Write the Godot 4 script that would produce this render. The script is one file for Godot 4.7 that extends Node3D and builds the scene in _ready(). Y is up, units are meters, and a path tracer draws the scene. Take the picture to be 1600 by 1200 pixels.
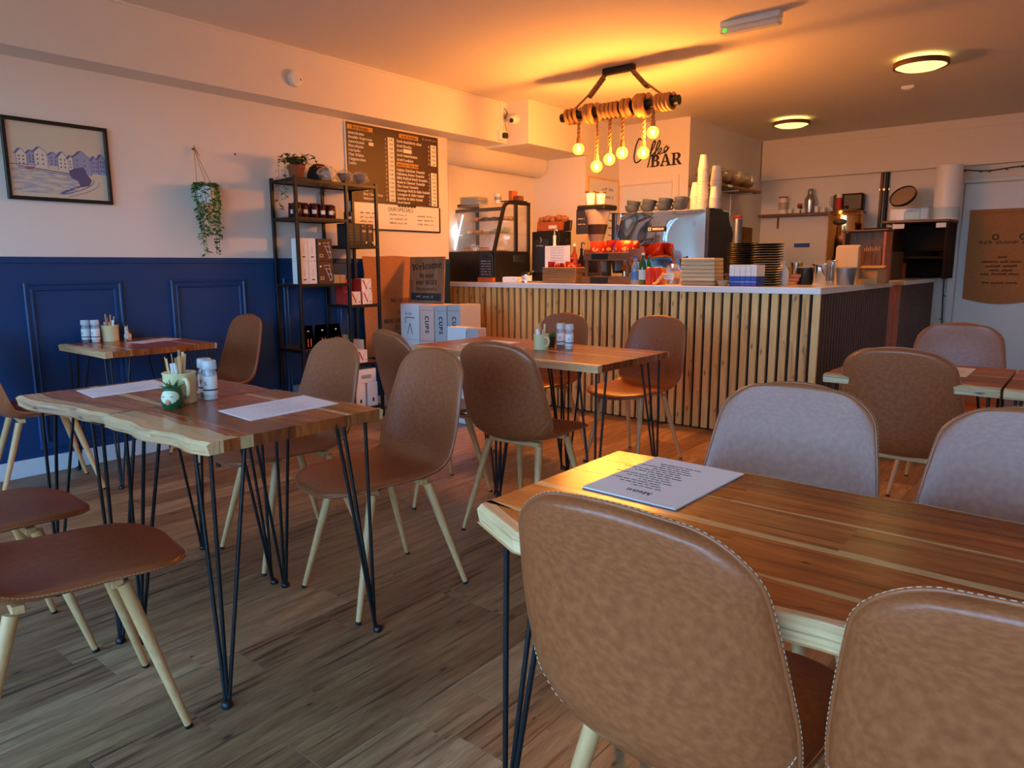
extends Node3D
# A small cafe: live-edge tables with leather shell chairs, a slatted counter at the back, warm rope pendant, daylight from the shop front.

const EYE := Vector3(0, 1.22, 0)
const WX := -4.785            # left wall
const CEIL := 2.73
const CT := 1.063             # counter top
const CZ := -4.95             # counter front
const CXR := -1.425           # counter right side
var cam_basis := Basis(Vector3(0.774995, -0.002976, -0.63196), Vector3(-0.101277, 0.986479, -0.128846), Vector3(0.623799, 0.163859, 0.764215))
var rng := RandomNumberGenerator.new()
var used := {}
var mats := {}

# ---------- pixel of the photograph -> point on a known plane
func ray(u: float, v: float) -> Vector3:
	return cam_basis * Vector3(u - 800.0, 600.0 - v, -1121.0)
func on_y(u: float, v: float, y: float) -> Vector3:
	var d := ray(u, v)
	return EYE + d * ((y - EYE.y) / d.y)
func on_x(u: float, v: float, x: float) -> Vector3:
	var d := ray(u, v)
	return EYE + d * (x / d.x)
func on_z(u: float, v: float, z: float) -> Vector3:
	var d := ray(u, v)
	return EYE + d * (z / d.z)

# ---------- nodes
func numbered(called: String) -> String:
	if not used.has(called):
		used[called] = 0
		return called
	used[called] += 1
	return "%s_%03d" % [called, used[called]]
func thing(called: String, label: String, category: String, at := Vector3.ZERO, turn := 0.0, group := "") -> Node3D:
	var o := Node3D.new()
	o.name = numbered(called)
	add_child(o, true)
	o.position = at
	o.rotation_degrees.y = turn
	tag(o, label, category, group)
	return o
func tag(o: Node3D, label: String, category: String, group := "") -> Node3D:
	o.set_meta("label", label)
	o.set_meta("category", category)
	if group != "":
		o.set_meta("group", group)
	return o
func part(parent: Node3D, called: String, mesh: Mesh, m: Material, at := Vector3.ZERO, rot := Vector3.ZERO) -> MeshInstance3D:
	var o := MeshInstance3D.new()
	o.name = called
	o.mesh = mesh
	o.material_override = m
	o.position = at
	o.rotation_degrees = rot
	parent.add_child(o, true)
	return o
func solo(called: String, label: String, category: String, mesh: Mesh, m: Material, at := Vector3.ZERO, rot := Vector3.ZERO, group := "") -> MeshInstance3D:
	var o := part(self, numbered(called), mesh, m, at, rot)
	tag(o, label, category, group)
	return o
func struct(called: String, mesh: Mesh, m: Material, at := Vector3.ZERO, rot := Vector3.ZERO) -> MeshInstance3D:
	var o := part(self, called, mesh, m, at, rot)
	o.set_meta("kind", "structure")
	return o
func structure_root(called: String, at := Vector3.ZERO) -> Node3D:
	var o := Node3D.new()
	o.name = called
	add_child(o, true)
	o.position = at
	o.set_meta("kind", "structure")
	return o
func copy_of(root: Node3D, called: String, label: String, at: Vector3, turn: float, group := "") -> Node3D:
	var r: Node3D = root.duplicate()
	r.name = numbered(called)
	add_child(r, true)
	r.position = at
	r.rotation_degrees.y = turn
	r.set_meta("label", label)
	if group != "":
		r.set_meta("group", group)
	return r

# ---------- mesh building
class MB:
	var v := PackedVector3Array()
	var n := PackedVector3Array()
	var t := PackedVector2Array()
	func tri(a: Vector3, b: Vector3, c: Vector3, na: Vector3, nb: Vector3, nc: Vector3, ta := Vector2.ZERO, tb := Vector2.ZERO, tc := Vector2.ZERO) -> void:
		if (b - a).cross(c - a).dot(na + nb + nc) > 0.0:
			v.append_array([a, c, b]); n.append_array([na, nc, nb]); t.append_array([ta, tc, tb])
		else:
			v.append_array([a, b, c]); n.append_array([na, nb, nc]); t.append_array([ta, tb, tc])
	func quad(a: Vector3, b: Vector3, c: Vector3, d: Vector3, nn: Vector3, ta := Vector2.ZERO, tb := Vector2(1, 0), tc := Vector2(1, 1), td := Vector2(0, 1)) -> void:
		tri(a, b, c, nn, nn, nn, ta, tb, tc)
		tri(a, c, d, nn, nn, nn, ta, tc, td)
	func quadn(p: Array, q: Array, uvs: Array) -> void:
		tri(p[0], p[1], p[2], q[0], q[1], q[2], uvs[0], uvs[1], uvs[2])
		tri(p[0], p[2], p[3], q[0], q[2], q[3], uvs[0], uvs[2], uvs[3])
	func box(c: Vector3, s: Vector3, bev := 0.0, along := 0, ulen := 1.0, uo := 0.0, bs := Basis()) -> void:
		var h := s * 0.5
		var b: float = min(bev, min(h.x, min(h.y, h.z)) * 0.9)
		var ax := [Vector3(1, 0, 0), Vector3(0, 1, 0), Vector3(0, 0, 1)]
		var uv := func(p: Vector3, face: int) -> Vector2:
			var a2 := along
			var o := 3 - face - along
			if face == along:
				a2 = (face + 1) % 3
				o = (face + 2) % 3
			return Vector2(p[a2] / ulen + uo, p[o] / max(s[o], 1e-5) + 0.5)
		for f in 3:
			var i := (f + 1) % 3
			var j := (f + 2) % 3
			for sg in [-1.0, 1.0]:
				var q := []
				for k in [[-1, -1], [1, -1], [1, 1], [-1, 1]]:
					var p := Vector3.ZERO
					p[f] = sg * h[f]
					p[i] = k[0] * (h[i] - b)
					p[j] = k[1] * (h[j] - b)
					q.append(p)
				var nn: Vector3 = ax[f] * sg
				quad(c + bs * q[0], c + bs * q[1], c + bs * q[2], c + bs * q[3], bs * nn, uv.call(q[0], f), uv.call(q[1], f), uv.call(q[2], f), uv.call(q[3], f))
		if b <= 0.0:
			return
		for f in 3:   # edges run along axis f
			var i := (f + 1) % 3
			var j := (f + 2) % 3
			for si in [-1.0, 1.0]:
				for sj in [-1.0, 1.0]:
					var q := []
					for k in [[0, -1.0], [0, 1.0], [1, 1.0], [1, -1.0]]:
						var p := Vector3.ZERO
						p[f] = k[1] * (h[f] - b)
						p[i] = si * (h[i] - (b if k[0] == 1 else 0.0))
						p[j] = sj * (h[j] - (b if k[0] == 0 else 0.0))
						q.append(p)
					var nn: Vector3 = (ax[i] * si + ax[j] * sj).normalized()
					quad(c + bs * q[0], c + bs * q[1], c + bs * q[2], c + bs * q[3], bs * nn, uv.call(q[0], i), uv.call(q[1], i), uv.call(q[2], i), uv.call(q[3], i))
		for sx in [-1.0, 1.0]:
			for sy in [-1.0, 1.0]:
				for sz in [-1.0, 1.0]:
					var a := Vector3(sx * h.x, sy * (h.y - b), sz * (h.z - b))
					var bb := Vector3(sx * (h.x - b), sy * h.y, sz * (h.z - b))
					var cc := Vector3(sx * (h.x - b), sy * (h.y - b), sz * h.z)
					var nn := bs * Vector3(sx, sy, sz).normalized()
					tri(c + bs * a, c + bs * bb, c + bs * cc, nn, nn, nn)
	func lathe(prof: Array, segs := 20, at := Vector3.ZERO, bs := Basis(), vs := 1.0) -> void:
		# prof: Vector2(radius, height), from one end to the other; sharp corners stay sharp
		var m := prof.size()
		var sn := []
		for i in m - 1:
			var d: Vector2 = prof[i + 1] - prof[i]
			sn.append(Vector2(d.y, -d.x).normalized())
		var total := 0.0
		var outward := 0.0
		for i in m - 1:
			outward += sn[i].x * prof[i].distance_to(prof[i + 1])
		var acc := 0.0
		for i in m - 1:
			total += prof[i].distance_to(prof[i + 1])
		for i in m - 1:
			var n0: Vector2 = sn[i]
			var n1: Vector2 = sn[i]
			if i > 0 and sn[i - 1].dot(sn[i]) > 0.72:
				n0 = (sn[i - 1] + sn[i]).normalized()
			if i < m - 2 and sn[i + 1].dot(sn[i]) > 0.72:
				n1 = (sn[i + 1] + sn[i]).normalized()
			var l: float = prof[i].distance_to(prof[i + 1])
			for k in segs:
				var a0 := TAU * k / segs
				var a1 := TAU * (k + 1) / segs
				var c0 := Vector3(cos(a0), 0, sin(a0))
				var c1 := Vector3(cos(a1), 0, sin(a1))
				var u := Vector3.UP
				var r0: float = prof[i].x
				var r1: float = prof[i + 1].x
				var y0: Vector3 = u * prof[i].y
				var y1: Vector3 = u * prof[i + 1].y
				var p := [at + bs * (c0 * r0 + y0), at + bs * (c1 * r0 + y0), at + bs * (c1 * r1 + y1), at + bs * (c0 * r1 + y1)]
				var q := [bs * (c0 * n0.x + u * n0.y), bs * (c1 * n0.x + u * n0.y), bs * (c1 * n1.x + u * n1.y), bs * (c0 * n1.x + u * n1.y)]
				var w0: float = acc / max(total, 1e-6) * vs
				var w1: float = (acc + l) / max(total, 1e-6) * vs
				var ts := [Vector2(float(k) / segs, w0), Vector2(float(k + 1) / segs, w0), Vector2(float(k + 1) / segs, w1), Vector2(float(k) / segs, w1)]
				if r0 < 1e-6:
					tri(p[0], p[2], p[3], q[0], q[2], q[3], ts[0], ts[2], ts[3])
				elif r1 < 1e-6:
					tri(p[0], p[1], p[2], q[0], q[1], q[2], ts[0], ts[1], ts[2])
				else:
					quadn(p, q, ts)
			acc += l
	func tube(path: Array, r0: float, r1 := -1.0, segs := 8, caps := true) -> void:
		if r1 < 0.0:
			r1 = r0
		var m := path.size()
		var fr := []
		var up := Vector3.UP
		var t0: Vector3 = (path[1] - path[0]).normalized()
		if abs(t0.dot(up)) > 0.95:
			up = Vector3.RIGHT
		var side := t0.cross(up).normalized()
		for i in m:
			var tg: Vector3 = (path[min(i + 1, m - 1)] - path[max(i - 1, 0)]).normalized()
			side = (side - tg * side.dot(tg)).normalized()
			fr.append([side, tg.cross(side).normalized(), tg])
		for i in m - 1:
			var ra: float = lerp(r0, r1, float(i) / (m - 1))
			var rb: float = lerp(r0, r1, float(i + 1) / (m - 1))
			for k in segs:
				var a0 := TAU * k / segs
				var a1 := TAU * (k + 1) / segs
				var d0: Vector3 = fr[i][0] * cos(a0) + fr[i][1] * sin(a0)
				var d1: Vector3 = fr[i][0] * cos(a1) + fr[i][1] * sin(a1)
				var e0: Vector3 = fr[i + 1][0] * cos(a0) + fr[i + 1][1] * sin(a0)
				var e1: Vector3 = fr[i + 1][0] * cos(a1) + fr[i + 1][1] * sin(a1)
				quadn([path[i] + d0 * ra, path[i] + d1 * ra, path[i + 1] + e1 * rb, path[i + 1] + e0 * rb], [d0, d1, e1, e0], [Vector2(float(k) / segs, i), Vector2(float(k + 1) / segs, i), Vector2(float(k + 1) / segs, i + 1), Vector2(float(k) / segs, i + 1)])
		if caps:
			for e in [0, m - 1]:
				var nn: Vector3 = fr[e][2] * (-1.0 if e == 0 else 1.0)
				var r := r0 if e == 0 else r1
				for k in segs:
					var a0 := TAU * k / segs
					var a1 := TAU * (k + 1) / segs
					tri(path[e], path[e] + (fr[e][0] * cos(a0) + fr[e][1] * sin(a0)) * r, path[e] + (fr[e][0] * cos(a1) + fr[e][1] * sin(a1)) * r, nn, nn, nn)
	func grid(p: Array, hint: Vector3 = Vector3.ZERO, us := 1.0, vs := 1.0, flip := false) -> void:
		# smooth surface through rows of points; normals face along hint where given
		var rows := p.size()
		var cols: int = p[0].size()
		var ns := []
		for i in rows:
			var line := []
			for j in cols:
				var du: Vector3 = p[i][min(j + 1, cols - 1)] - p[i][max(j - 1, 0)]
				var dv: Vector3 = p[min(i + 1, rows - 1)][j] - p[max(i - 1, 0)][j]
				var c := du.cross(dv)
				if c.length() < 1e-12:
					c = hint if hint != Vector3.ZERO else Vector3.UP
				c = c.normalized()
				if hint != Vector3.ZERO and c.dot(hint) < 0.0 or flip:
					c = -c
				line.append(c)
			ns.append(line)
		for i in rows - 1:
			for j in cols - 1:
				var u0 := us * j / (cols - 1)
				var u1 := us * (j + 1) / (cols - 1)
				var w0 := vs * i / (rows - 1)
				var w1 := vs * (i + 1) / (rows - 1)
				quadn([p[i][j], p[i][j + 1], p[i + 1][j + 1], p[i + 1][j]], [ns[i][j], ns[i][j + 1], ns[i + 1][j + 1], ns[i + 1][j]], [Vector2(u0, w0), Vector2(u1, w0), Vector2(u1, w1), Vector2(u0, w1)])
	func extrude(poly: PackedVector2Array, z0: float, z1: float, bs := Basis(), at := Vector3.ZERO) -> void:
		# polygon in x, y pulled along z
		var idx := Geometry2D.triangulate_polygon(poly)
		for e in [[z0, -1.0], [z1, 1.0]]:
			var nn: Vector3 = bs * Vector3(0, 0, e[1] * sign(z1 - z0))
			for i in range(0, idx.size(), 3):
				var q := []
				for k in 3:
					var w := poly[idx[i + k]]
					q.append(at + bs * Vector3(w.x, w.y, e[0]))
				tri(q[0], q[1], q[2], nn, nn, nn, poly[idx[i]], poly[idx[i + 1]], poly[idx[i + 2]])
		var cw := Geometry2D.is_polygon_clockwise(poly)
		for i in poly.size():
			var a := poly[i]
			var b := poly[(i + 1) % poly.size()]
			var d := (b - a).normalized()
			var nn: Vector3 = bs * (Vector3(-d.y, d.x, 0) if cw else Vector3(d.y, -d.x, 0))
			quad(at + bs * Vector3(a.x, a.y, z0), at + bs * Vector3(b.x, b.y, z0), at + bs * Vector3(b.x, b.y, z1), at + bs * Vector3(a.x, a.y, z1), nn)
	func ball(c: Vector3, r: Vector3, segs := 12, rings := 8, wob := 0.0, sd := 0) -> void:
		var nz := FastNoiseLite.new()
		nz.seed = sd
		nz.frequency = 1.6
		var rows := []
		for i in rings + 1:
			var line := []
			var th := PI * i / rings
			for k in segs + 1:
				var ph := TAU * (k % segs) / segs
				var d := Vector3(sin(th) * cos(ph), cos(th), sin(th) * sin(ph))
				line.append(c + d * r * (1.0 + wob * nz.get_noise_3dv(d * 1.5)))
			rows.append(line)
		for i in rings:
			for k in segs:
				var q := [rows[i][k], rows[i][k + 1], rows[i + 1][k + 1], rows[i + 1][k]]
				var ns := []
				for x in q:
					ns.append(((x - c) / (r * r)).normalized())
				var u := [Vector2(float(k) / segs, float(i) / rings), Vector2(float(k + 1) / segs, float(i) / rings), Vector2(float(k + 1) / segs, float(i + 1) / rings), Vector2(float(k) / segs, float(i + 1) / rings)]
				if i == 0:
					tri(q[0], q[2], q[3], ns[0], ns[2], ns[3], u[0], u[2], u[3])
				elif i == rings - 1:
					tri(q[0], q[1], q[2], ns[0], ns[1], ns[2], u[0], u[1], u[2])
				else:
					quadn(q, ns, u)
	func done() -> ArrayMesh:
		var a := []
		a.resize(Mesh.ARRAY_MAX)
		a[Mesh.ARRAY_VERTEX] = v
		a[Mesh.ARRAY_NORMAL] = n
		a[Mesh.ARRAY_TEX_UV] = t
		var m := ArrayMesh.new()
		m.add_surface_from_arrays(Mesh.PRIMITIVE_TRIANGLES, a)
		return m

func bx(s: Vector3, bev := 0.0, c := Vector3.ZERO, along := 0, ulen := 1.0, uo := 0.0) -> ArrayMesh:
	var b := MB.new()
	b.box(c, s, bev, along, ulen, uo)
	return b.done()
# a box given by two corners
func span(p: Vector3, q: Vector3, bev := 0.0, along := 0, ulen := 1.0, uo := 0.0) -> ArrayMesh:
	return bx((q - p).abs(), bev, (p + q) * 0.5, along, ulen, uo)
func lathed(prof: Array, segs := 20) -> ArrayMesh:
	var b := MB.new()
	b.lathe(prof, segs)
	return b.done()
func tubed(path: Array, r0: float, r1 := -1.0, segs := 8) -> ArrayMesh:
	var b := MB.new()
	b.tube(path, r0, r1, segs)
	return b.done()
func cyl(r: float, h: float, segs := 20, bev := 0.001) -> ArrayMesh:
	return lathed([Vector2(0, 0), Vector2(r - bev, 0), Vector2(r, bev), Vector2(r, h - bev), Vector2(r - bev, h), Vector2(0, h)], segs)
func smooth_path(p: Array, per := 5) -> Array:
	var out := []
	for i in p.size() - 1:
		var a: Vector3 = p[max(i - 1, 0)]
		var d: Vector3 = p[min(i + 2, p.size() - 1)]
		for k in per:
			out.append(p[i].cubic_interpolate(p[i + 1], a, d, float(k) / per))
	out.append(p[p.size() - 1])
	return out
var fonts := {}
func font(which: String) -> SystemFont:
	if not fonts.has(which):
		var f := SystemFont.new()
		f.font_names = PackedStringArray([which.trim_suffix(" Bold")])
		if which.ends_with(" Bold"):
			f.font_weight = 700
		fonts[which] = f
	return fonts[which]
func words(parent: Node3D, what: String, h: float, m: Material, at: Vector3, rot := Vector3.ZERO, which := "Droid Sans", align := 1, called := "lettering", step := 2.0, depth := 0.0012) -> MeshInstance3D:
	var t := TextMesh.new()
	t.text = what
	t.font = font(which)
	t.font_size = 48
	t.pixel_size = h / 34.0
	t.depth = depth
	t.curve_step = step
	t.horizontal_alignment = [HORIZONTAL_ALIGNMENT_LEFT, HORIZONTAL_ALIGNMENT_CENTER, HORIZONTAL_ALIGNMENT_RIGHT][align] as HorizontalAlignment
	return part(parent, called, t, m, at, rot)

# ---------- materials
func mat(called: String, c: Color, rough := 0.6, metal := 0.0, spec := 0.5) -> StandardMaterial3D:
	if mats.has(called):
		return mats[called]
	var m := StandardMaterial3D.new()
	m.resource_name = called
	m.albedo_color = c
	m.roughness = rough
	m.metallic = metal
	m.metallic_specular = spec
	mats[called] = m
	return m
func c8(r: int, g: int, b: int) -> Color:
	return Color8(r, g, b)
func textured(called: String, tex: Texture2D, rough := 0.6, tint := Color.WHITE, scale := Vector3.ONE, tri := false) -> StandardMaterial3D:
	var m := mat(called, tint, rough)
	m.albedo_texture = tex
	m.uv1_scale = scale
	if tri:
		m.uv1_triplanar = true
	return m
func glass(called: String, c: Color, alpha: float, rough := 0.03) -> StandardMaterial3D:
	var m := mat(called, Color(c.r, c.g, c.b, alpha), rough)
	m.transparency = BaseMaterial3D.TRANSPARENCY_ALPHA
	return m
func glowing(called: String, c: Color, energy: float) -> StandardMaterial3D:
	var m := mat(called, c, 0.6)
	m.emission_enabled = true
	m.emission = c
	m.emission_energy_multiplier = energy
	return m
func noise(sd: int, oct := 3) -> FastNoiseLite:
	var z := FastNoiseLite.new()
	z.seed = sd
	z.frequency = 1.0
	z.noise_type = FastNoiseLite.TYPE_SIMPLEX_SMOOTH
	z.fractal_type = FastNoiseLite.FRACTAL_FBM
	z.fractal_octaves = oct
	return z
# grain runs along the width of the picture
func wood_tex(w: int, h: int, sd: int, light: Color, mid: Color, dark: Color, streak := 0.5, sap_at := -1.0, sap := Color.WHITE, knots := 0) -> ImageTexture:
	var im := Image.create(w, h, false, Image.FORMAT_RGB8)
	var a := noise(sd, 3)
	var b := noise(sd + 7, 2)
	var r := RandomNumberGenerator.new()
	r.seed = sd
	var kn := []
	for k in knots:
		kn.append([r.randf() * w, r.randf_range(0.15, 0.85) * h, r.randf_range(3.0, 7.0)])
	for y in h:
		for x in w:
			var yy := float(y)
			var kd := 0.0
			for k in kn:
				var dx: float = (x - k[0]) / (k[2] * 2.2)
				var dy: float = (y - k[1]) / k[2]
				var e := exp(-(dx * dx + dy * dy) * 0.5)
				yy += e * dy * 7.0
				kd = max(kd, exp(-(dx * dx + dy * dy) * 2.2))
			var broad := a.get_noise_2d(x * 0.0035, yy * 0.028)
			var rings := sin((yy * 0.16 + broad * 9.0) * 2.0)
			var fine := b.get_noise_2d(x * 0.02, yy * 0.55)
			var t := 0.5 + 0.55 * broad + 0.13 * rings + 0.28 * fine
			var c: Color = light.lerp(mid, clampf(t * 1.4, 0.0, 1.0))
			var dk := clampf((a.get_noise_2d(x * 0.0025 + 40.0, yy * 0.06) - 0.22) * 2.6, 0.0, 1.0) * streak + clampf(t - 0.75, 0.0, 1.0) * 0.9 * streak
			c = c.lerp(dark, clampf(dk, 0.0, 0.9))
			if sap_at >= 0.0:
				var edge := sap_at * h + a.get_noise_2d(x * 0.003 + 90.0, 3.0) * h * (0.25 if sap_at < 0.6 else 0.07)
				c = c.lerp(sap.lerp(sap.darkened(0.18), clampf(0.5 + fine, 0.0, 1.0)), clampf((y - edge) / 3.0, 0.0, 1.0))
			c = c.lerp(dark.darkened(0.4), kd * 0.85)
			im.set_pixel(x, y, c)
	return ImageTexture.create_from_image(im)
func mottle_tex(w: int, h: int, sd: int, a: Color, b: Color, scale := 0.03, oct := 4, sx := 1.0) -> ImageTexture:
	var im := Image.create(w, h, false, Image.FORMAT_RGB8)
	var z := noise(sd, oct)
	for y in h:
		for x in w:
			im.set_pixel(x, y, a.lerp(b, clampf(0.5 + 0.75 * z.get_noise_2d(x * scale * sx, y * scale), 0.0, 1.0)))
	return ImageTexture.create_from_image(im)
# rows of tiny dark strokes on paper, as printed lines too small to read
func print_tex(w: int, h: int, sd: int, paper: Color, ink: Color, lines: int, centred := true) -> ImageTexture:
	var im := Image.create(w, h, false, Image.FORMAT_RGB8)
	im.fill(paper)
	var r := RandomNumberGenerator.new()
	r.seed = sd
	for i in lines:
		if r.randf() < 0.16:
			continue
		var y := int(h * (0.14 + 0.76 * i / lines))
		var len_ := r.randf_range(0.25, 0.7) * w
		var x := (w - len_) * 0.5 if centred else w * 0.1
		var stop := x + len_
		while x < stop:
			var l := r.randf_range(3, 11)
			im.fill_rect(Rect2i(int(x), y, int(l), max(1, h / 160)), ink.lerp(paper, r.randf() * 0.4))
			x += l + 3
	return ImageTexture.create_from_image(im)

func _ready() -> void:
	rng.seed = 20
	set_camera()
	set_daylight()
	set_materials()
	build_room()
	build_counter()
	build_furniture()
	build_table_things()
	build_wall_things()
	build_shelf_unit()
	build_pendant()
	build_ceiling_things()
	build_counter_things()
	build_back_things()

func set_camera() -> void:
	var c := Camera3D.new()
	c.name = "camera"
	add_child(c)
	c.transform = Transform3D(cam_basis.orthonormalized(), EYE)
	c.fov = 56.3146
	c.near = 0.05
	c.far = 100.0
	c.current = true

func set_daylight() -> void:
	var sky_look := ProceduralSkyMaterial.new()
	sky_look.sky_top_color = Color(0.42, 0.69, 0.97)
	sky_look.sky_horizon_color = Color(0.66, 0.86, 1.0)
	sky_look.ground_bottom_color = Color(0.34, 0.36, 0.38)
	sky_look.ground_horizon_color = Color(0.52, 0.57, 0.62)
	sky_look.energy_multiplier = 12.5
	var sky := Sky.new()
	sky.sky_material = sky_look
	var env := Environment.new()
	env.background_mode = Environment.BG_SKY
	env.sky = sky
	env.tonemap_mode = Environment.TONE_MAPPER_LINEAR
	env.tonemap_exposure = 1.0
	env.sdfgi_enabled = true
	env.ssao_enabled = true
	env.ssil_enabled = true
	var w := WorldEnvironment.new()
	w.name = "world_environment"
	w.environment = env
	add_child(w)

func set_materials() -> void:
	mat("plaster", c8(233, 226, 216), 0.9)
	mat("ceiling_paint", c8(228, 220, 210), 0.92)
	mat("navy", c8(16, 62, 112), 0.42)
	mat("skirting", c8(222, 228, 230), 0.5)
	mat("black_metal", c8(24, 25, 28), 0.42, 0.3)
	mat("black_plastic", c8(20, 20, 22), 0.4)
	mat("black_matt", c8(18, 18, 19), 0.8)
	mat("white_gloss", c8(236, 236, 234), 0.35)
	mat("white_card", c8(235, 234, 230), 0.75)
	mat("steel", c8(190, 192, 195), 0.22, 1.0)
	mat("chrome", c8(225, 228, 232), 0.05, 1.0)
	mat("dark_ink", c8(28, 26, 28), 0.8)
	mat("white_ink", c8(240, 238, 232), 0.8)
	mat("cream_enamel", c8(226, 214, 160), 0.25)
	mat("kraft", c8(188, 148, 98), 0.85)
	mat("red_print", c8(196, 48, 36), 0.55)
	mat("leaf", c8(66, 112, 52), 0.55)
	mat("terracotta", c8(150, 82, 52), 0.85)
	glass("clear_glass", c8(240, 246, 246), 0.05)
	# leather: mottled tan and brown
	var leather := textured("leather", mottle_tex(512, 512, 5, c8(140, 72, 38), c8(166, 94, 52), 0.05, 5), 0.34)
	leather.metallic_specular = 0.5
	leather.uv1_scale = Vector3(1.0, 1.3, 1)
	mat("stitch", c8(196, 170, 136), 0.8)
	# table wood
	var o1 := c8(190, 108, 50)
	var o2 := c8(150, 74, 34)
	var dk := c8(66, 32, 18)
	var sp := c8(218, 182, 124)
	textured("table_wood_0", wood_tex(768, 112, 31, o1, o2, dk, 0.35, -1.0, sp, 2), 0.24)
	textured("table_wood_1", wood_tex(768, 112, 47, c8(152, 84, 42), c8(116, 58, 30), dk, 0.8, -1.0, sp, 3), 0.24)
	textured("table_wood_2", wood_tex(768, 112, 58, o1, o2, dk, 0.5, 0.90, sp, 1), 0.24)
	textured("table_wood_3", wood_tex(768, 112, 63, c8(184, 116, 62), c8(150, 84, 42), dk, 0.6, 0.84, sp, 2), 0.24)
	textured("live_edge_wood", wood_tex(768, 96, 71, c8(234, 200, 150), c8(216, 172, 120), c8(112, 66, 46), 0.42, -1.0, sp, 4), 0.4)
	textured("table_wood_4", wood_tex(768, 112, 77, o1, o2, dk, 0.4, 0.42, sp, 2), 0.24)
	textured("live_edge_stained", wood_tex(768, 96, 73, c8(222, 186, 136), c8(196, 142, 96), c8(92, 82, 122), 0.9, -1.0, sp, 6), 0.4)
	textured("live_edge_spalted", wood_tex(768, 96, 79, c8(228, 200, 148), c8(190, 150, 104), c8(62, 60, 74), 0.9, -1.0, sp, 7), 0.4)
	# floor planks
	textured("floor_0", wood_tex(768, 112, 81, c8(176, 140, 96), c8(142, 108, 72), c8(74, 52, 34), 0.6, -1.0, sp, 2), 0.42)
	textured("floor_1", wood_tex(768, 112, 92, c8(156, 120, 80), c8(122, 88, 56), c8(62, 44, 30), 0.7, -1.0, sp, 3), 0.42)
	textured("floor_2", wood_tex(768, 112, 99, c8(190, 156, 112), c8(152, 118, 80), c8(80, 58, 40), 0.5, -1.0, sp, 1), 0.42)
	textured("floor_3", wood_tex(768, 112, 107, c8(164, 128, 88), c8(128, 94, 62), c8(60, 42, 28), 0.9, -1.0, sp, 2), 0.42)
	# pine slats, and the same slats stained dark on the counter's side
	textured("pine_0", wood_tex(512, 40, 121, c8(242, 198, 124), c8(226, 174, 98), c8(160, 104, 52), 0.45, -1.0, sp, 2), 0.5)
	textured("pine_1", wood_tex(512, 40, 129, c8(246, 208, 138), c8(232, 184, 108), c8(168, 112, 58), 0.35, -1.0, sp, 1), 0.5)
	textured("pine_2", wood_tex(512, 40, 137, c8(234, 186, 110), c8(214, 158, 84), c8(138, 86, 42), 0.6, -1.0, sp, 4), 0.5)
	textured("stained_slat", wood_tex(512, 40, 143, c8(98, 66, 42), c8(72, 46, 28), c8(34, 22, 15), 0.6), 0.5)
	textured("red_pine", wood_tex(512, 40, 151, c8(204, 112, 56), c8(176, 86, 38), c8(110, 48, 20), 0.4, -1.0, sp, 1), 0.5)
	textured("brown_wood", wood_tex(512, 64, 157, c8(140, 92, 54), c8(108, 66, 36), c8(54, 32, 18), 0.6), 0.5)
	textured("leg_wood", wood_tex(256, 32, 163, c8(226, 180, 124), c8(208, 156, 98), c8(160, 110, 64), 0.3), 0.45)
	# marble worktop
	var mz := noise(171, 4)
	var im := Image.create(768, 256, false, Image.FORMAT_RGB8)
	for y in 256:
		for x in 768:
			var vein := 1.0 - clampf(abs(mz.get_noise_2d(x * 0.006 + y * 0.004, y * 0.009)) * 26.0, 0.0, 1.0)
			var cloud := mz.get_noise_2d(x * 0.004 + 50.0, y * 0.006)
			im.set_pixel(x, y, c8(238, 238, 236).lerp(c8(196, 196, 196), clampf(vein * 0.55 + cloud * 0.25, 0.0, 1.0)))
	textured("marble", ImageTexture.create_from_image(im), 0.18)
	# sacking
	var sz := noise(181, 2)
	im = Image.create(256, 256, false, Image.FORMAT_RGB8)
	for y in 256:
		for x in 256:
			var k := 0.5 + 0.28 * sin(x * TAU / 4.0) * sin(y * TAU / 4.0) + 0.4 * sz.get_noise_2d(x * 0.2, y * 0.02) + 0.4 * sz.get_noise_2d(x * 0.02 + 9.0, y * 0.2)
			im.set_pixel(x, y, c8(150, 98, 56).lerp(c8(196, 140, 90), clampf(k, 0.0, 1.0)))
	textured("sacking", ImageTexture.create_from_image(im), 0.95).uv1_scale = Vector3(2, 2, 1)
	# rope, twisted strands
	textured("rope", mottle_tex(128, 128, 191, c8(138, 96, 54), c8(192, 146, 92), 0.08, 3), 0.95)

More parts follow.
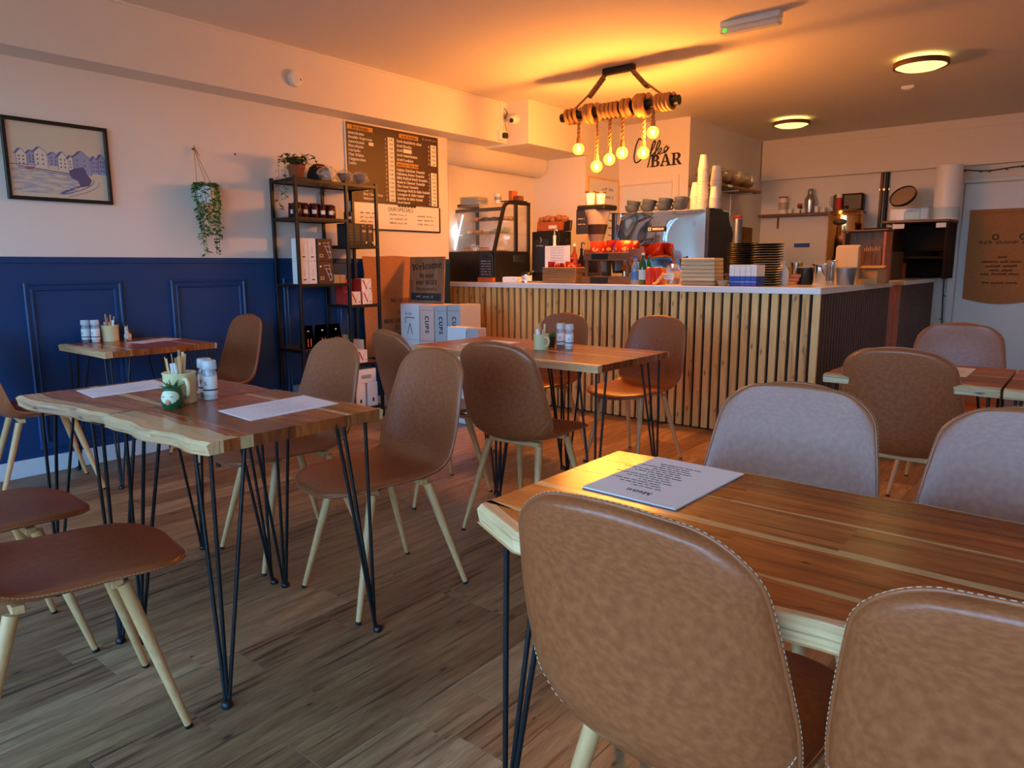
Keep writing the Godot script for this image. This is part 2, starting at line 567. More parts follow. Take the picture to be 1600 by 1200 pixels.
# a picture-frame moulding round a rectangle in the wall's plane (u along the wall, v up), standing out along +x
func moulding(u0: float, u1: float, v0: float, v1: float, prof: Array) -> ArrayMesh:
	var b := MB.new()
	for i in prof.size() - 1:
		var p: Vector2 = prof[i]
		var q: Vector2 = prof[i + 1]
		var ca := [Vector2(u0 + p.x, v0 + p.x), Vector2(u1 - p.x, v0 + p.x), Vector2(u1 - p.x, v1 - p.x), Vector2(u0 + p.x, v1 - p.x)]
		var cb := [Vector2(u0 + q.x, v0 + q.x), Vector2(u1 - q.x, v0 + q.x), Vector2(u1 - q.x, v1 - q.x), Vector2(u0 + q.x, v1 - q.x)]
		var d := (q - p).normalized()
		for k in 4:
			var l := (k + 1) % 4
			var inward: Vector2 = [Vector2(0, 1), Vector2(-1, 0), Vector2(0, -1), Vector2(1, 0)][k]
			# profile runs (inwards, out of the wall); its outer normal
			var nn := Vector3(d.x, -d.y * inward.y, -d.y * inward.x).normalized()
			b.quad(Vector3(p.y, ca[k].y, ca[k].x), Vector3(p.y, ca[l].y, ca[l].x), Vector3(q.y, cb[l].y, cb[l].x), Vector3(q.y, cb[k].y, cb[k].x), nn)
	return b.done()

func build_room() -> void:
	var wall: Material = mats["plaster"]
	var XR := 1.75
	var ZF := 1.9
	var ZB := -9.3
	# floor: a screed with planks of its own on all of the floor in view
	var floor_root := structure_root("floor")
	part(floor_root, "screed", span(Vector3(WX - 0.35, -0.15, ZF + 0.1), Vector3(XR + 0.1, -0.008, ZB - 0.1), 0.0, 2, 1.2), mats["floor_1"])
	var pw := 0.166
	var col := 0
	var x := -1.695 - pw * 19.0
	while x < XR:
		var xa: float = max(x, WX)
		var xb: float = min(x + pw, XR)
		var z: float = ZF - [0.25, 0.86, 0.55, 1.12, 0.05][col % 5] - (0.14 if col % 2 == 0 else 0.0)
		var z_from := ZF
		while z_from > -5.0:
			if xb - xa > 0.02:
				var m: Material = mats["floor_%d" % rng.randi_range(0, 3)]
				var seen_here: bool = z < 0.2 and xa < 0.6
				if seen_here:
					part(floor_root, "plank", span(Vector3(xa + 0.0004, -0.008, z + 0.0004), Vector3(xb - 0.0004, 0, z_from - 0.0004), 0.0009, 2, 1.22, rng.randf()), m)
				else:
					part(floor_root, "plank", span(Vector3(xa, -0.008, z), Vector3(xb, 0, z_from), 0.0, 2, 1.22, rng.randf()), m)
			z_from = z
			z -= 1.22
		x += pw
		col += 1
	part(floor_root, "vinyl_sheet", span(Vector3(-5.0, -0.008, -5.0 + 0.0), Vector3(XR, -0.001, ZB), 0.0, 2, 1.2), mats["floor_3"])
	# ceiling, walls
	struct("ceiling", span(Vector3(WX - 0.35, CEIL, ZF + 0.1), Vector3(XR + 0.1, CEIL + 0.12, ZB - 0.1)), mats["ceiling_paint"])
	struct("wall_left", span(Vector3(WX - 0.35, -0.15, ZF + 0.1), Vector3(WX, CEIL, -4.93)), wall)
	struct("wall_alcove", span(Vector3(WX - 0.35, -0.15, -4.93), Vector3(-5.0, CEIL, ZB - 0.1)), wall)
	struct("wall_right", span(Vector3(XR, -0.15, ZF + 0.1), Vector3(XR + 0.1, CEIL, ZB - 0.1)), wall)
	struct("wall_back", span(Vector3(-5.0, -0.15, ZB), Vector3(XR, CEIL, ZB - 0.1)), wall)
	struct("wall_back_bulkhead", span(Vector3(-3.46, 2.25, ZB + 0.1), Vector3(XR, CEIL, ZB)), wall)
	struct("trim_1", span(Vector3(-3.46, 2.632, ZB + 0.112), Vector3(XR, 2.64, ZB + 0.1)), wall)
	struct("wall_corner", span(Vector3(-5.0, -0.0, -6.52), Vector3(-4.318, CEIL, -7.19)), wall)
	struct("wall_chimney", span(Vector3(-5.0, -0.0, -7.19), Vector3(-3.475, CEIL, ZB)), wall)
	# bulkhead along the left wall and the boxing at its end
	struct("wall_left_bulkhead", span(Vector3(-5.0, 2.362, ZF), Vector3(-4.553, CEIL, -5.5)), wall)
	struct("wall_left_boxing", span(Vector3(-5.0, 2.338, -5.5), Vector3(-4.285, CEIL, -6.52)), wall)
	var bead := MB.new()
	bead.tube([Vector3(-4.55, CEIL - 0.008, ZF), Vector3(-4.55, CEIL - 0.008, -5.5)], 0.011, -1.0, 8)
	struct("trim_2", bead.done(), wall)
	# rounded pipe boxing below the bulkhead, and the upright one beside the menu board
	var duct := MB.new()
	duct.tube([Vector3(-4.93, 2.29, -4.94), Vector3(-4.93, 2.29, -6.50)], 0.125, -1.0, 28)
	struct("trim_3", duct.done(), wall)
	struct("trim_4", span(Vector3(-5.0, 1.065, -5.06), Vector3(-4.93, 2.337, -5.24), 0.03), wall)
	# panelling below the dado rail
	var dado := structure_root("wall_left_panelling")
	part(dado, "backing_board", span(Vector3(WX, 0.1, ZF), Vector3(WX + 0.008, 1.238, -4.93)), mats["navy"])
	part(dado, "top_rail", span(Vector3(WX, 1.236, ZF), Vector3(WX + 0.016, 1.274, -4.93), 0.003), mats["navy"])
	var prof := [Vector2(0, 0), Vector2(0.001, 0.013), Vector2(0.006, 0.018), Vector2(0.014, 0.017), Vector2(0.02, 0.010), Vector2(0.034, 0.009), Vector2(0.038, 0.014), Vector2(0.046, 0.013), Vector2(0.05, 0.005), Vector2(0.05, 0.0)]
	for k in range(-3, 4):
		var za := -1.434 - 0.845 * k
		if za - 0.54 < -4.9:
			continue
		var m := part(dado, "panel_moulding", moulding(za - 0.538, za, 0.145, 1.128, prof), mats["navy"], Vector3(WX + 0.008, 0, 0))
		m.name = "panel_moulding" if k == -3 else "panel_moulding_%03d" % (k + 3)
	struct("baseboard_left", span(Vector3(WX, 0, ZF), Vector3(WX + 0.02, 0.103, -4.93), 0.004), mats["skirting"])
	struct("baseboard_right", span(Vector3(XR - 0.02, 0, ZF), Vector3(XR, 0.103, ZB), 0.004), mats["skirting"])
	# shop front behind the camera: piers, stall riser, fascia, glazing with frames
	var front := structure_root("wall_front")
	part(front, "stall_riser", span(Vector3(WX, -0.15, ZF), Vector3(XR, 0.42, ZF + 0.1)), wall)
	part(front, "fascia", span(Vector3(WX, 2.45, ZF), Vector3(XR, CEIL, ZF + 0.1)), wall)
	var edges := [WX, -4.45, -2.95, -1.45, 0.05, 1.5, XR]
	part(front, "pier", span(Vector3(WX, 0.42, ZF), Vector3(-4.45, 2.45, ZF + 0.1)), wall)
	part(front, "pier", span(Vector3(1.5, 0.42, ZF), Vector3(XR, 2.45, ZF + 0.1)), wall)
	for i in range(1, 5):
		var w := structure_root("window_%d" % i)
		var a: float = edges[i]
		var b: float = edges[i + 1]
		var fr := MB.new()
		for q in [[Vector3(a, 0.42, ZF), Vector3(a + 0.03, 2.45, ZF + 0.07)], [Vector3(b - 0.03, 0.42, ZF), Vector3(b, 2.45, ZF + 0.07)], [Vector3(a + 0.03, 0.42, ZF), Vector3(b - 0.03, 0.46, ZF + 0.07)], [Vector3(a + 0.03, 2.41, ZF), Vector3(b - 0.03, 2.45, ZF + 0.07)]]:
			fr.box((q[0] + q[1]) * 0.5, (q[1] - q[0]).abs(), 0.003)
		part(w, "window_frame", fr.done(), mats["black_metal"])
		part(w, "pane", span(Vector3(a + 0.03, 0.46, ZF + 0.03), Vector3(b - 0.03, 2.41, ZF + 0.036)), glass("window_glass", c8(245, 250, 250), 0.05))
	# door in the chimney wall
	var d1 := structure_root("door_1")
	var zc := -7.19
	part(d1, "door_leaf", span(Vector3(-4.26, 0, zc + 0.012), Vector3(-3.655, 2.075, zc + 0.001), 0.003), mats["skirting"])
	part(d1, "architrave", span(Vector3(-3.645, 0, zc + 0.02), Vector3(-3.575, 2.16, zc + 0.001), 0.003), wall)
	part(d1, "architrave", span(Vector3(-4.3, 2.085, zc + 0.02), Vector3(-3.645, 2.16, zc + 0.001), 0.003), wall)
	# door at the back right
	var d2 := structure_root("door_2")
	var zb := ZB
	part(d2, "door_frame", span(Vector3(-1.335, 0, zb + 0.05), Vector3(-1.26, 2.115, zb), 0.004), mats["skirting"])
	part(d2, "door_frame", span(Vector3(-1.26, 2.07, zb + 0.05), Vector3(-0.3, 2.115, zb), 0.004), mats["skirting"])
	part(d2, "door_frame", span(Vector3(-0.3, 0, zb + 0.05), Vector3(-0.225, 2.115, zb), 0.004), mats["skirting"])
	part(d2, "door_leaf", span(Vector3(-1.25, 0.005, zb + 0.03), Vector3(-0.31, 2.06, zb), 0.004), mats["skirting"])

func build_counter() -> void:
	var c := thing("service_counter", "long service counter clad in upright pine slats under a marble top", "counter", Vector3((WX + CXR) * 0.5, 0, CZ - 0.35))
	var o := c.position
	part(c, "carcass", span(Vector3(-4.98, 0.0, CZ - 0.045) - o, Vector3(CXR - 0.045, 1.02, CZ - 1.05) - o), mats["black_matt"])
	part(c, "side_carcass", span((Vector3(-2.05, 0.0, CZ - 1.05) - o), (Vector3(CXR - 0.045, 1.02, -7.02) - o)), mats["black_matt"])
	var pitch := 0.0686
	var x := CXR - 0.006 - 0.047
	var k := 0
	while x > -4.96:
		part(c, "slat", span((Vector3(x, 0.012, CZ - 0.045) - o), (Vector3(x + 0.047, 1.02, CZ - 0.02) - o), 0.0015, 1, 0.9, rng.randf()), mats["pine_%d" % (rng.randi() % 3)])
		x -= pitch
		k += 1
	var z := CZ - 0.05
	while z > -7.0:
		part(c, "side_slat", span((Vector3(CXR - 0.045, 0.012, z) - o), (Vector3(CXR - 0.02, 1.02, z - 0.047) - o), 0.0015, 1, 0.9, rng.randf()), mats["stained_slat"])
		z -= pitch
	var w := thing("worktop", "white marble worktop on the long slatted counter", "worktop", Vector3((WX + CXR) * 0.5, 1.02, CZ - 0.35))
	o = w.position
	part(w, "front_slab", span((Vector3(-4.999, 1.0201, CZ) - o), (Vector3(CXR, CT, CZ - 1.1) - o), 0.003, 0, 1.7), mats["marble"])
	part(w, "return_slab", span((Vector3(-2.08, 1.0201, CZ - 1.1005) - o), (Vector3(CXR, CT, -7.03) - o), 0.003, 2, 1.7), mats["marble"])
	# the gap with the gate: two pine boards, then a second stained section towards the back wall
	var g := thing("counter_gate", "narrow gate of two orange pine boards beside the counter end", "gate", Vector3(CXR - 0.04, 0, -7.3))
	part(g, "board", span(Vector3(-0.012, 0.01, 0.26), Vector3(0.012, 1.03, 0.03), 0.002, 1, 0.9), mats["red_pine"])
	part(g, "board", span(Vector3(-0.012, 0.01, -0.05), Vector3(0.012, 1.03, -0.24), 0.002, 1, 0.9, 0.4), mats["red_pine"])
	part(g, "gate_top", span(Vector3(-0.05, 1.03, 0.27), Vector3(0.03, 1.066, -0.26), 0.002, 2, 0.9, 0.4), mats["pine_1"])
	part(g, "rail", span(Vector3(-0.04, 0.3, 0.26), Vector3(-0.012, 0.38, -0.24), 0.002, 2, 0.9, 0.4), mats["black_matt"])
	var s := thing("side_counter", "short counter section of dark stained slats by the back door", "counter", Vector3(CXR - 0.03, 0, -8.4))
	part(s, "carcass", span(Vector3(-0.5, 0, 0.82), Vector3(-0.026, 1.02, -0.86)), mats["black_matt"])
	part(s, "slab", span(Vector3(-0.5, 1.021, 0.835), Vector3(0.03, CT, -0.87), 0.003, 2, 1.5), mats["marble"])
	var zz := 0.82
	while zz > -0.8:
		part(s, "slat", span(Vector3(-0.026, 0.012, zz), Vector3(0, 1.02, zz - 0.047), 0.0015, 1, 0.9, rng.randf()), mats["stained_slat"])
		zz -= pitch
	var p := thing("slatted_screen", "tall dark slatted screen with an orange pine end post", "screen", Vector3(-1.62, CT + 0.001, -7.78))
	part(p, "end_post", span(Vector3(-0.05, 0, 0.16), Vector3(0.035, 0.275, 0.10), 0.002, 1, 0.9), mats["red_pine"])
	part(p, "backing", span(Vector3(-0.03, 0, 0.10), Vector3(0.0, 0.27, -0.52)), mats["black_matt"])
	zz = 0.1
	while zz > -0.48:
		part(p, "slat", span(Vector3(0.0, 0.001, zz), Vector3(0.022, 0.27, zz - 0.045), 0.0015, 1, 0.9, rng.randf()), mats["stained_slat"])
		zz -= pitch

# ---------- chairs
var chair_meshes := {}
func make_chair_meshes() -> void:
	# side profile of the shell: z forward, y up, half width, how far the edges curl in
	var pr := [
		[0.292, 0.432, 0.205, 0.000], [0.278, 0.447, 0.206, 0.003], [0.210, 0.459, 0.210, 0.007], [0.100, 0.461, 0.215, 0.012], [-0.020, 0.455, 0.215, 0.020],
		[-0.110, 0.451, 0.211, 0.036], [-0.168, 0.468, 0.218, 0.052], [-0.200, 0.515, 0.228, 0.056], [-0.216, 0.590, 0.231, 0.048], [-0.232, 0.680, 0.222, 0.036], [-0.252, 0.785, 0.206, 0.026], [-0.270, 0.868, 0.190, 0.018], [-0.276, 0.897, 0.187, 0.014]]
	var rows := []
	var per := 5
	for i in pr.size() - 1:
		per = 9 if i < 3 or i > 9 else 5
		for k in per:
			var t := float(k) / per
			var r := []
			for c in 4:
				r.append(cubic_interpolate(pr[i][c], pr[i + 1][c], pr[max(i - 1, 0)][c], pr[min(i + 2, pr.size() - 1)][c], t))
			rows.append(r)
	rows.append(pr[pr.size() - 1])
	# finer rows at the top end
	var arc := [0.0]
	for i in range(1, rows.size()):
		arc.append(arc[i - 1] + Vector2(rows[i][0] - rows[i - 1][0], rows[i][1] - rows[i - 1][1]).length())
	var total: float = arc[arc.size() - 1]
	var us := []
	for k in 27:
		us.append(sin((float(k) / 26 - 0.5) * PI))
	var inner := []
	var outer := []
	var rim_l := []
	var rim_r := []
	for i in rows.size():
		var a: Array = rows[max(i - 1, 0)]
		var b: Array = rows[min(i + 1, rows.size() - 1)]
		var tg := Vector2(b[0] - a[0], b[1] - a[1]).normalized()
		var nn := Vector3(0, -tg.x, tg.y)
		var w: float = rows[i][2]
		var d_top: float = total - arc[i]
		var r_top := 0.095
		if d_top < r_top:
			w -= r_top - sqrt(max(0.0, r_top * r_top - (r_top - d_top) * (r_top - d_top)))
		var d_fr: float = arc[i]
		var r_fr := 0.15
		if d_fr < r_fr:
			w *= pow(max(0.0, 1.0 - pow((r_fr - d_fr) / r_fr, 2.6)), 0.42)
		var e: float = min(1.0, min(d_top, d_fr) / 0.016)
		var endk := sqrt(max(0.0, 1.0 - (1.0 - e) * (1.0 - e)))
		var li := []
		var lo := []
		for u in us:
			var p: Vector3 = Vector3(u * w, rows[i][1], rows[i][0]) + nn * (rows[i][3] * pow(abs(u), 2.2))
			# the top edge and the front edge bow slightly
			p += Vector3(0, tg.y, tg.x) * (-0.014 * u * u * smoothstep(0.12, 0.0, d_top))
			var th: float = 0.026 * sqrt(max(0.0, 1.0 - pow(abs(u), 9.0))) * endk
			var back: float = 0.55 + 0.2 * smoothstep(0.25, 0.5, arc[i])
			li.append(p + nn * th * 0.5)
			lo.append(p - nn * th * back)
		inner.append(li)
		outer.append(lo)
		rim_l.append(li[0])
		rim_r.append(li[li.size() - 1])
	var mb := MB.new()
	mb.grid(inner, Vector3.ZERO, 1.0, 2.0)
	mb.grid(outer, Vector3.ZERO, 1.0, 2.0, true)
	chair_meshes["shell"] = mb.done()
	# piping round the rim
	var loop := rim_l.duplicate()
	var top_row: Array = inner[inner.size() - 1]
	for k in range(1, top_row.size() - 1):
		loop.append(top_row[k])
	for i in range(rim_r.size() - 1, -1, -1):
		loop.append(rim_r[i])
	var fr_row: Array = inner[0]
	for k in range(fr_row.size() - 2, -1, -1):
		loop.append(fr_row[k])
	var clean := [loop[0]]
	for q in loop:
		if q.distance_to(clean[clean.size() - 1]) > 0.006:
			clean.append(q)
	clean.append(clean[0])
	var pb := MB.new()
	pb.tube(clean, 0.0042, -1.0, 6, false)
	chair_meshes["piping"] = pb.done()
	# dashes of thread just outside the piping
	var sb := MB.new()
	var travelled := 0.0
	var next := 0.0
	for i in clean.size() - 1:
		var a: Vector3 = clean[i]
		var b: Vector3 = clean[i + 1]
		var l := a.distance_to(b)
		while next < travelled + l:
			var f := (next - travelled) / l
			var p := a.lerp(b, f)
			var dir := (b - a).normalized()
			var out := (p - Vector3(0, 0.52, -0.1)) * Vector3(1, 0.4, 0.4)
			out = (out - dir * out.dot(dir)).normalized()
			var lift := out * 0.0042
			sb.tube([p + lift - dir * 0.0027, p + lift + dir * 0.0027], 0.0007, -1.0, 4, false)
			next += 0.0095
		travelled += l
	# and the seam where back and seat panels meet, on the outside
	var seam := 50
	for k in range(1, us.size() - 1):
		for h in 2:
			var dip := 14.0
			var ra := seam - int(round(dip * (1.0 - us[k] * us[k])))
			var rb := seam - int(round(dip * (1.0 - us[k + 1] * us[k + 1])))
			var a: Vector3 = outer[ra][k]
			var b: Vector3 = outer[rb][k + 1]
			var p := a.lerp(b, 0.25 + 0.5 * h)
			var dir := (b - a).normalized()
			var off := Vector3(0, 0.2, -1).normalized() * 0.0015
			sb.tube([p + off - dir * 0.0028, p + off + dir * 0.0028], 0.0009, -1.0, 4, false)
	chair_meshes["stitching"] = sb.done()
	var lb := MB.new()
	lb.lathe([Vector2(0.0, 0.0), Vector2(0.0095, 0.0), Vector2(0.0155, 0.30), Vector2(0.0175, 0.438), Vector2(0.0, 0.44)], 12)
	chair_meshes["leg"] = lb.done()
	chair_meshes["foot"] = lathed([Vector2(0, 0), Vector2(0.0095, 0), Vector2(0.0105, 0.002), Vector2(0.0105, 0.01), Vector2(0, 0.0105)], 12)
	var ub := MB.new()
	ub.box(Vector3(0, 0.425, 0.115), Vector3(0.28, 0.022, 0.03), 0.003)
	ub.box(Vector3(0, 0.425, -0.095), Vector3(0.28, 0.022, 0.03), 0.003)
	ub.box(Vector3(0, 0.428, 0.01), Vector3(0.05, 0.016, 0.21), 0.003)
	chair_meshes["frame"] = ub.done()

var chair_first: Node3D
func chair(x: float, z: float, turn: float, label: String, group: String) -> Node3D:
	if chair_first:
		return copy_of(chair_first, "dining_chair", label, Vector3(x, 0, z), turn, group)
	make_chair_meshes()
	var c := thing("dining_chair", label, "chair", Vector3(x, 0, z), turn, group)
	chair_first = c
	var shell := part(c, "seat_shell", chair_meshes["shell"], mats["leather"])
	part(shell, "piping", chair_meshes["piping"], mats["leather"])
	part(shell, "stitching", chair_meshes["stitching"], mats["stitch"])
	for s in [Vector2(-1, 1), Vector2(1, 1), Vector2(-1, -1), Vector2(1, -1)]:
		var top := Vector3(s.x * 0.135, 0.435, 0.01 + s.y * 0.115)
		var bot := Vector3(s.x * 0.198, 0.004, s.y * 0.238)
		var leg := part(c, "leg", chair_meshes["leg"], mats["leg_wood"], bot)
		var up := (top - bot).normalized()
		var sx := up.cross(Vector3(0, 0, 1)).normalized()
		leg.basis = Basis(sx, up, sx.cross(up).normalized()) 
		var ft := part(leg, "foot_cap", chair_meshes["foot"], mats["black_plastic"], Vector3(0, -0.004, 0))
		ft.rotation_degrees = Vector3.ZERO
	part(c, "under_frame", chair_meshes["frame"], mats["leg_wood"])
	return c

# ---------- tables
# one board: a slab along x whose two long sides may follow a wavy line
func board_mesh(x0: float, x1: float, za: Callable, zb: Callable, y0: float, y1: float, uo: float, bev_a := 0.0, bev_b := 0.0) -> ArrayMesh:
	var b := MB.new()
	var n := 18
	var rows := []
	for i in n + 1:
		var x: float = lerp(x0, x1, float(i) / n)
		rows.append([x, za.call(x), zb.call(x)])
	for i in n:
		var p: Array = rows[i]
		var q: Array = rows[i + 1]
		var ua: float = p[0] / 1.2 + uo
		var ub: float = q[0] / 1.2 + uo
		var e := 0.0008
		# top, with a hair of a chamfer against the next board
		b.quad(Vector3(p[0], y1, p[1] - e - bev_a), Vector3(q[0], y1, q[1] - e - bev_a), Vector3(q[0], y1, q[2] + e + bev_b), Vector3(p[0], y1, p[2] + e + bev_b), Vector3.UP, Vector2(ua, 1), Vector2(ub, 1), Vector2(ub, 0), Vector2(ua, 0))
		b.quad(Vector3(p[0], y0, p[1]), Vector3(q[0], y0, q[1]), Vector3(q[0], y0, q[2]), Vector3(p[0], y0, p[2]), Vector3.DOWN, Vector2(ua, 1), Vector2(ub, 1), Vector2(ub, 0), Vector2(ua, 0))
		for s in [[1, 1.0, bev_a], [2, -1.0, bev_b]]:
			var k: int = s[0]
			var sg: float = s[1]
			var ins: float = (e + s[2]) * sg
			var mid: float = y1 - max(0.0008, s[2] * 0.55)
			var nn := Vector3(-(q[k] - p[k]), 0, (q[0] - p[0])).normalized() * sg
			var n2 := (nn + Vector3.UP * 0.9).normalized()
			b.quad(Vector3(p[0], y1, p[k] - ins), Vector3(q[0], y1, q[k] - ins), Vector3(q[0], mid, q[k]), Vector3(p[0], mid, p[k]), n2, Vector2(ua, 0.9), Vector2(ub, 0.9), Vector2(ub, 1.0), Vector2(ua, 1.0))
			b.quad(Vector3(p[0], mid, p[k]), Vector3(q[0], mid, q[k]), Vector3(q[0], y0, q[k] - s[2] * 0.6 * sg), Vector3(p[0], y0, p[k] - s[2] * 0.6 * sg), nn, Vector2(ua, 0), Vector2(ub, 0), Vector2(ub, 0.35), Vector2(ua, 0.35))
	for e2 in [[0, -1.0], [n, 1.0]]:
		var p: Array = rows[e2[0]]
		var ring := [Vector3(p[0], y0, p[1] - bev_a * 0.6), Vector3(p[0], y1 - max(0.0008, bev_a * 0.55), p[1]), Vector3(p[0], y1, p[1] - bev_a), Vector3(p[0], y1, p[2] + bev_b), Vector3(p[0], y1 - max(0.0008, bev_b * 0.55), p[2]), Vector3(p[0], y0, p[2] + bev_b * 0.6)]
		var nn := Vector3(e2[1], 0, 0)
		var uvs := [Vector2(0.1, 0), Vector2(0.12, 0.0), Vector2(0.13, 0.03), Vector2(0.13, 0.87), Vector2(0.12, 0.9), Vector2(0.1, 0.9)]
		for k in range(1, 5):
			b.tri(ring[0], ring[k], ring[k + 1], nn, nn, nn, uvs[0], uvs[k], uvs[k + 1])
	return b.done()

# hairpin leg of three rods; the foot stands at the origin, the rods open towards (sx, sz)
func hairpin(sx: float, sz: float, h: float) -> Array:
	var rods := MB.new()
	for t in [Vector2(0.012, 0.012), Vector2(0.118, 0.022), Vector2(0.022, 0.118)]:
		var d := Vector2(t.x, t.y).normalized() * 0.0095
		rods.tube(smooth_path([Vector3(0.002 * sx, 0.014, 0.002 * sz), Vector3(d.x * sx, 0.022, d.y * sz), Vector3((d.x + (t.x - d.x) * 0.08) * sx, 0.08, (d.y + (t.y - d.y) * 0.08) * sz), Vector3(t.x * sx, h, t.y * sz)], 3), 0.0058, -1.0, 8)
	var plate := MB.new()
	plate.box(Vector3(0.07 * sx, h - 0.002, 0.02 * sz), Vector3(0.15, 0.004, 0.04), 0.0)
	plate.box(Vector3(0.02 * sx, h - 0.0025, 0.08 * sz), Vector3(0.04, 0.004, 0.09), 0.0)
	return [rods.done(), plate.done(), lathed([Vector2(0, 0), Vector2(0.014, 0), Vector2(0.0165, 0.006), Vector2(0.014, 0.016), Vector2(0.006, 0.022), Vector2(0, 0.023)], 12)]

func make_table(label: String, x0: float, x1: float, z0: float, z1: float, top: float, sd: int, group := "", boards := 4, wave := 0.014, slope := 0.0, cut := 0.0, front_wood := "", edge_wood := "live_edge_wood") -> Node3D:
	# z0 is the side towards the shop front (larger z)
	var cx := (x0 + x1) * 0.5
	var cz := (z0 + z1) * 0.5
	var t := thing("cafe_table", label, "table", Vector3(cx, 0, cz), 0.0, group)
	var w := (x1 - x0) * 0.5
	var d := (z0 - z1) * 0.5
	var nz := noise(sd, 2)
	var r := RandomNumberGenerator.new()
	r.seed = sd
	var th := 0.034
	var y0 := top - th
	var front := func(x: float) -> float: return d + wave * nz.get_noise_2d(x * 2.6, 1.0) * 1.6 - slope * x - cut * pow(clampf(1.0 - (x + w) / 0.16, 0.0, 1.0), 1.4)
	var rear := func(x: float) -> float: return -d - wave * nz.get_noise_2d(x * 2.6, 9.0) * 1.2
	# live edge boards at the two long sides, plain boards between
	var cuts := [1.0]
	var left := 1.0
	for k in range(1, boards):
		left = 1.0 - float(k) / boards + r.randf_range(-0.05, 0.05)
		cuts.append(left)
	cuts.append(0.0)
	var edge_w := 0.028
	var zf := func(x: float) -> float: return front.call(x) - edge_w - 0.02 * (0.5 + nz.get_noise_2d(x * 1.7, 20.0))
	var zr := func(x: float) -> float: return rear.call(x) + 0.012
	part(t, "live_edge", board_mesh(-w, w, front, zf, y0, top, r.randf(), 0.012, 0.0), mats[edge_wood])
	for k in boards:
		var a: float = cuts[k]
		var b: float = cuts[k + 1]
		var za := func(_x: float) -> float: return lerp(-d, d, a)
		var zb := func(_x: float) -> float: return lerp(-d, d, b)
		if k == 0:
			za = zf
		if k == boards - 1:
			zb = zr
		var wood := "table_wood_%d" % ((sd + k * 3 + r.randi() % 2) % 4)
		if cut > 0.0:
			wood = "table_wood_%d" % [0, 2, 3, 2, 1][k]
		if k == 0 and front_wood != "":
			wood = front_wood
		part(t, "board", board_mesh(-w, w, za, zb, y0, top, r.randf(), 0.0, 0.0), mats[wood])
	part(t, "live_edge", board_mesh(-w, w, zr, rear, y0, top, r.randf(), 0.0, 0.01), mats["live_edge_wood"])
	for s in [Vector2(-1, 1), Vector2(1, 1), Vector2(-1, -1), Vector2(1, -1)]:
		var hp := hairpin(-s.x, -s.y, y0)
		var leg := part(t, "hairpin_leg", hp[0], mats["black_metal"], Vector3(s.x * (w - 0.025), 0, s.y * (d - 0.03) - (cut if s.x < 0.0 and s.y > 0.0 else 0.0)))
		part(leg, "mounting_plate", hp[1], mats["black_metal"])
		part(leg, "foot", hp[2], mats["black_plastic"])
	return t

const TT := 0.766
func build_furniture() -> void:
	# long table beside the camera
	make_table("long live edge wooden table with the titled Menu card on its corner", -0.885, 0.42, -0.905, -1.52, TT, 12, "", 5, 0.012, 0.0, 0.075)
	# pair by the navy wall
	var pair := "pairs of square tables pushed together"
	make_table("square table with pale cream live edge holding a menu near the avocado pot", -2.345, -1.755, -0.885, -1.49, TT, 5, pair, 4, 0.022, 0.05, 0.0, "table_wood_4")
	make_table("square table with purple-marked live edge, pushed against the pale-edged table by the navy wall", -2.95, -2.355, -0.85, -1.48, TT, 7, pair, 3, 0.016, 0.10, 0.0, "", "live_edge_stained")
	# the small table against the panelling
	make_table("small square wooden table standing against the navy panelled wall", -4.73, -4.08, -1.57, -2.20, TT, 22, "", 4, 0.006)
	# pair in the middle of the room
	make_table("square live edge table holding the mug and grinders before the counter", -2.385, -1.735, -2.745, -3.44, TT, 29, pair, 4, 0.01)
	make_table("square live edge table beside the boxes, joined to the middle table", -3.05, -2.395, -2.80, -3.48, TT, 34, pair, 4, 0.014)
	# pair at the right
	make_table("square live edge table with spalted edge near the dark counter side", -0.87, -0.25, -3.13, -3.77, TT, 41, pair, 4, 0.008, 0.0, 0.0, "", "live_edge_spalted")
	make_table("square table at the far end of the pair near the back door", -0.24, 0.38, -3.13, -3.77, TT, 46, pair, 4, 0.008)
	var g := "brown leather shell chairs with pale tapered legs"
	chair(-0.478, -1.09, 178, "tan brown leather chair tucked under the long table, back to the window", g)
	chair(0.015, -1.085, 180, "brown leather chair tucked under the long table beside the tan chair", g)
	chair(-0.605, -1.73, 2, "brown leather chair facing the window across the long table, beside the menu", g)
	chair(-0.075, -1.71, -2, "second brown leather chair facing the window across the long table", g)
	chair(-2.01, -0.60, 171, "brown leather chair facing the cream edged table from the window side", g)
	chair(-2.59, -0.575, 178, "brown leather chair facing the purple-marked table from the window side", g)
	chair(-2.03, -1.71, -8, "brown leather chair turned out beside the cream edged table, seat fully in view", g)
	chair(-2.645, -1.72, -6, "brown leather chair pushed under the table with the avocado pot, on its shelf side", g)
	chair(-4.40, -1.33, 172, "brown leather chair before the small wall table, on the window side", g)
	chair(-4.43, -2.36, -2, "brown leather chair behind the small wall table, near the black shelf", g)
	chair(-2.015, -2.58, 184, "brown leather chair with its back to the window at the middle table", g)
	chair(-2.72, -2.66, 166, "brown leather chair half hidden beside the stacked boxes at the middle tables", g)
	chair(-2.80, -3.73, -4, "brown leather chair behind the mug on the middle table, against the slats", g)
	chair(-2.19, -3.89, -6, "brown leather chair with orange lit seat in front of the slatted counter", g)
	chair(-0.59, -3.37, 180, "brown leather chair with its back to the window at the spalted table", g)
	chair(-0.575, -4.34, 0, "brown leather chair behind the spalted table, facing the window", g)

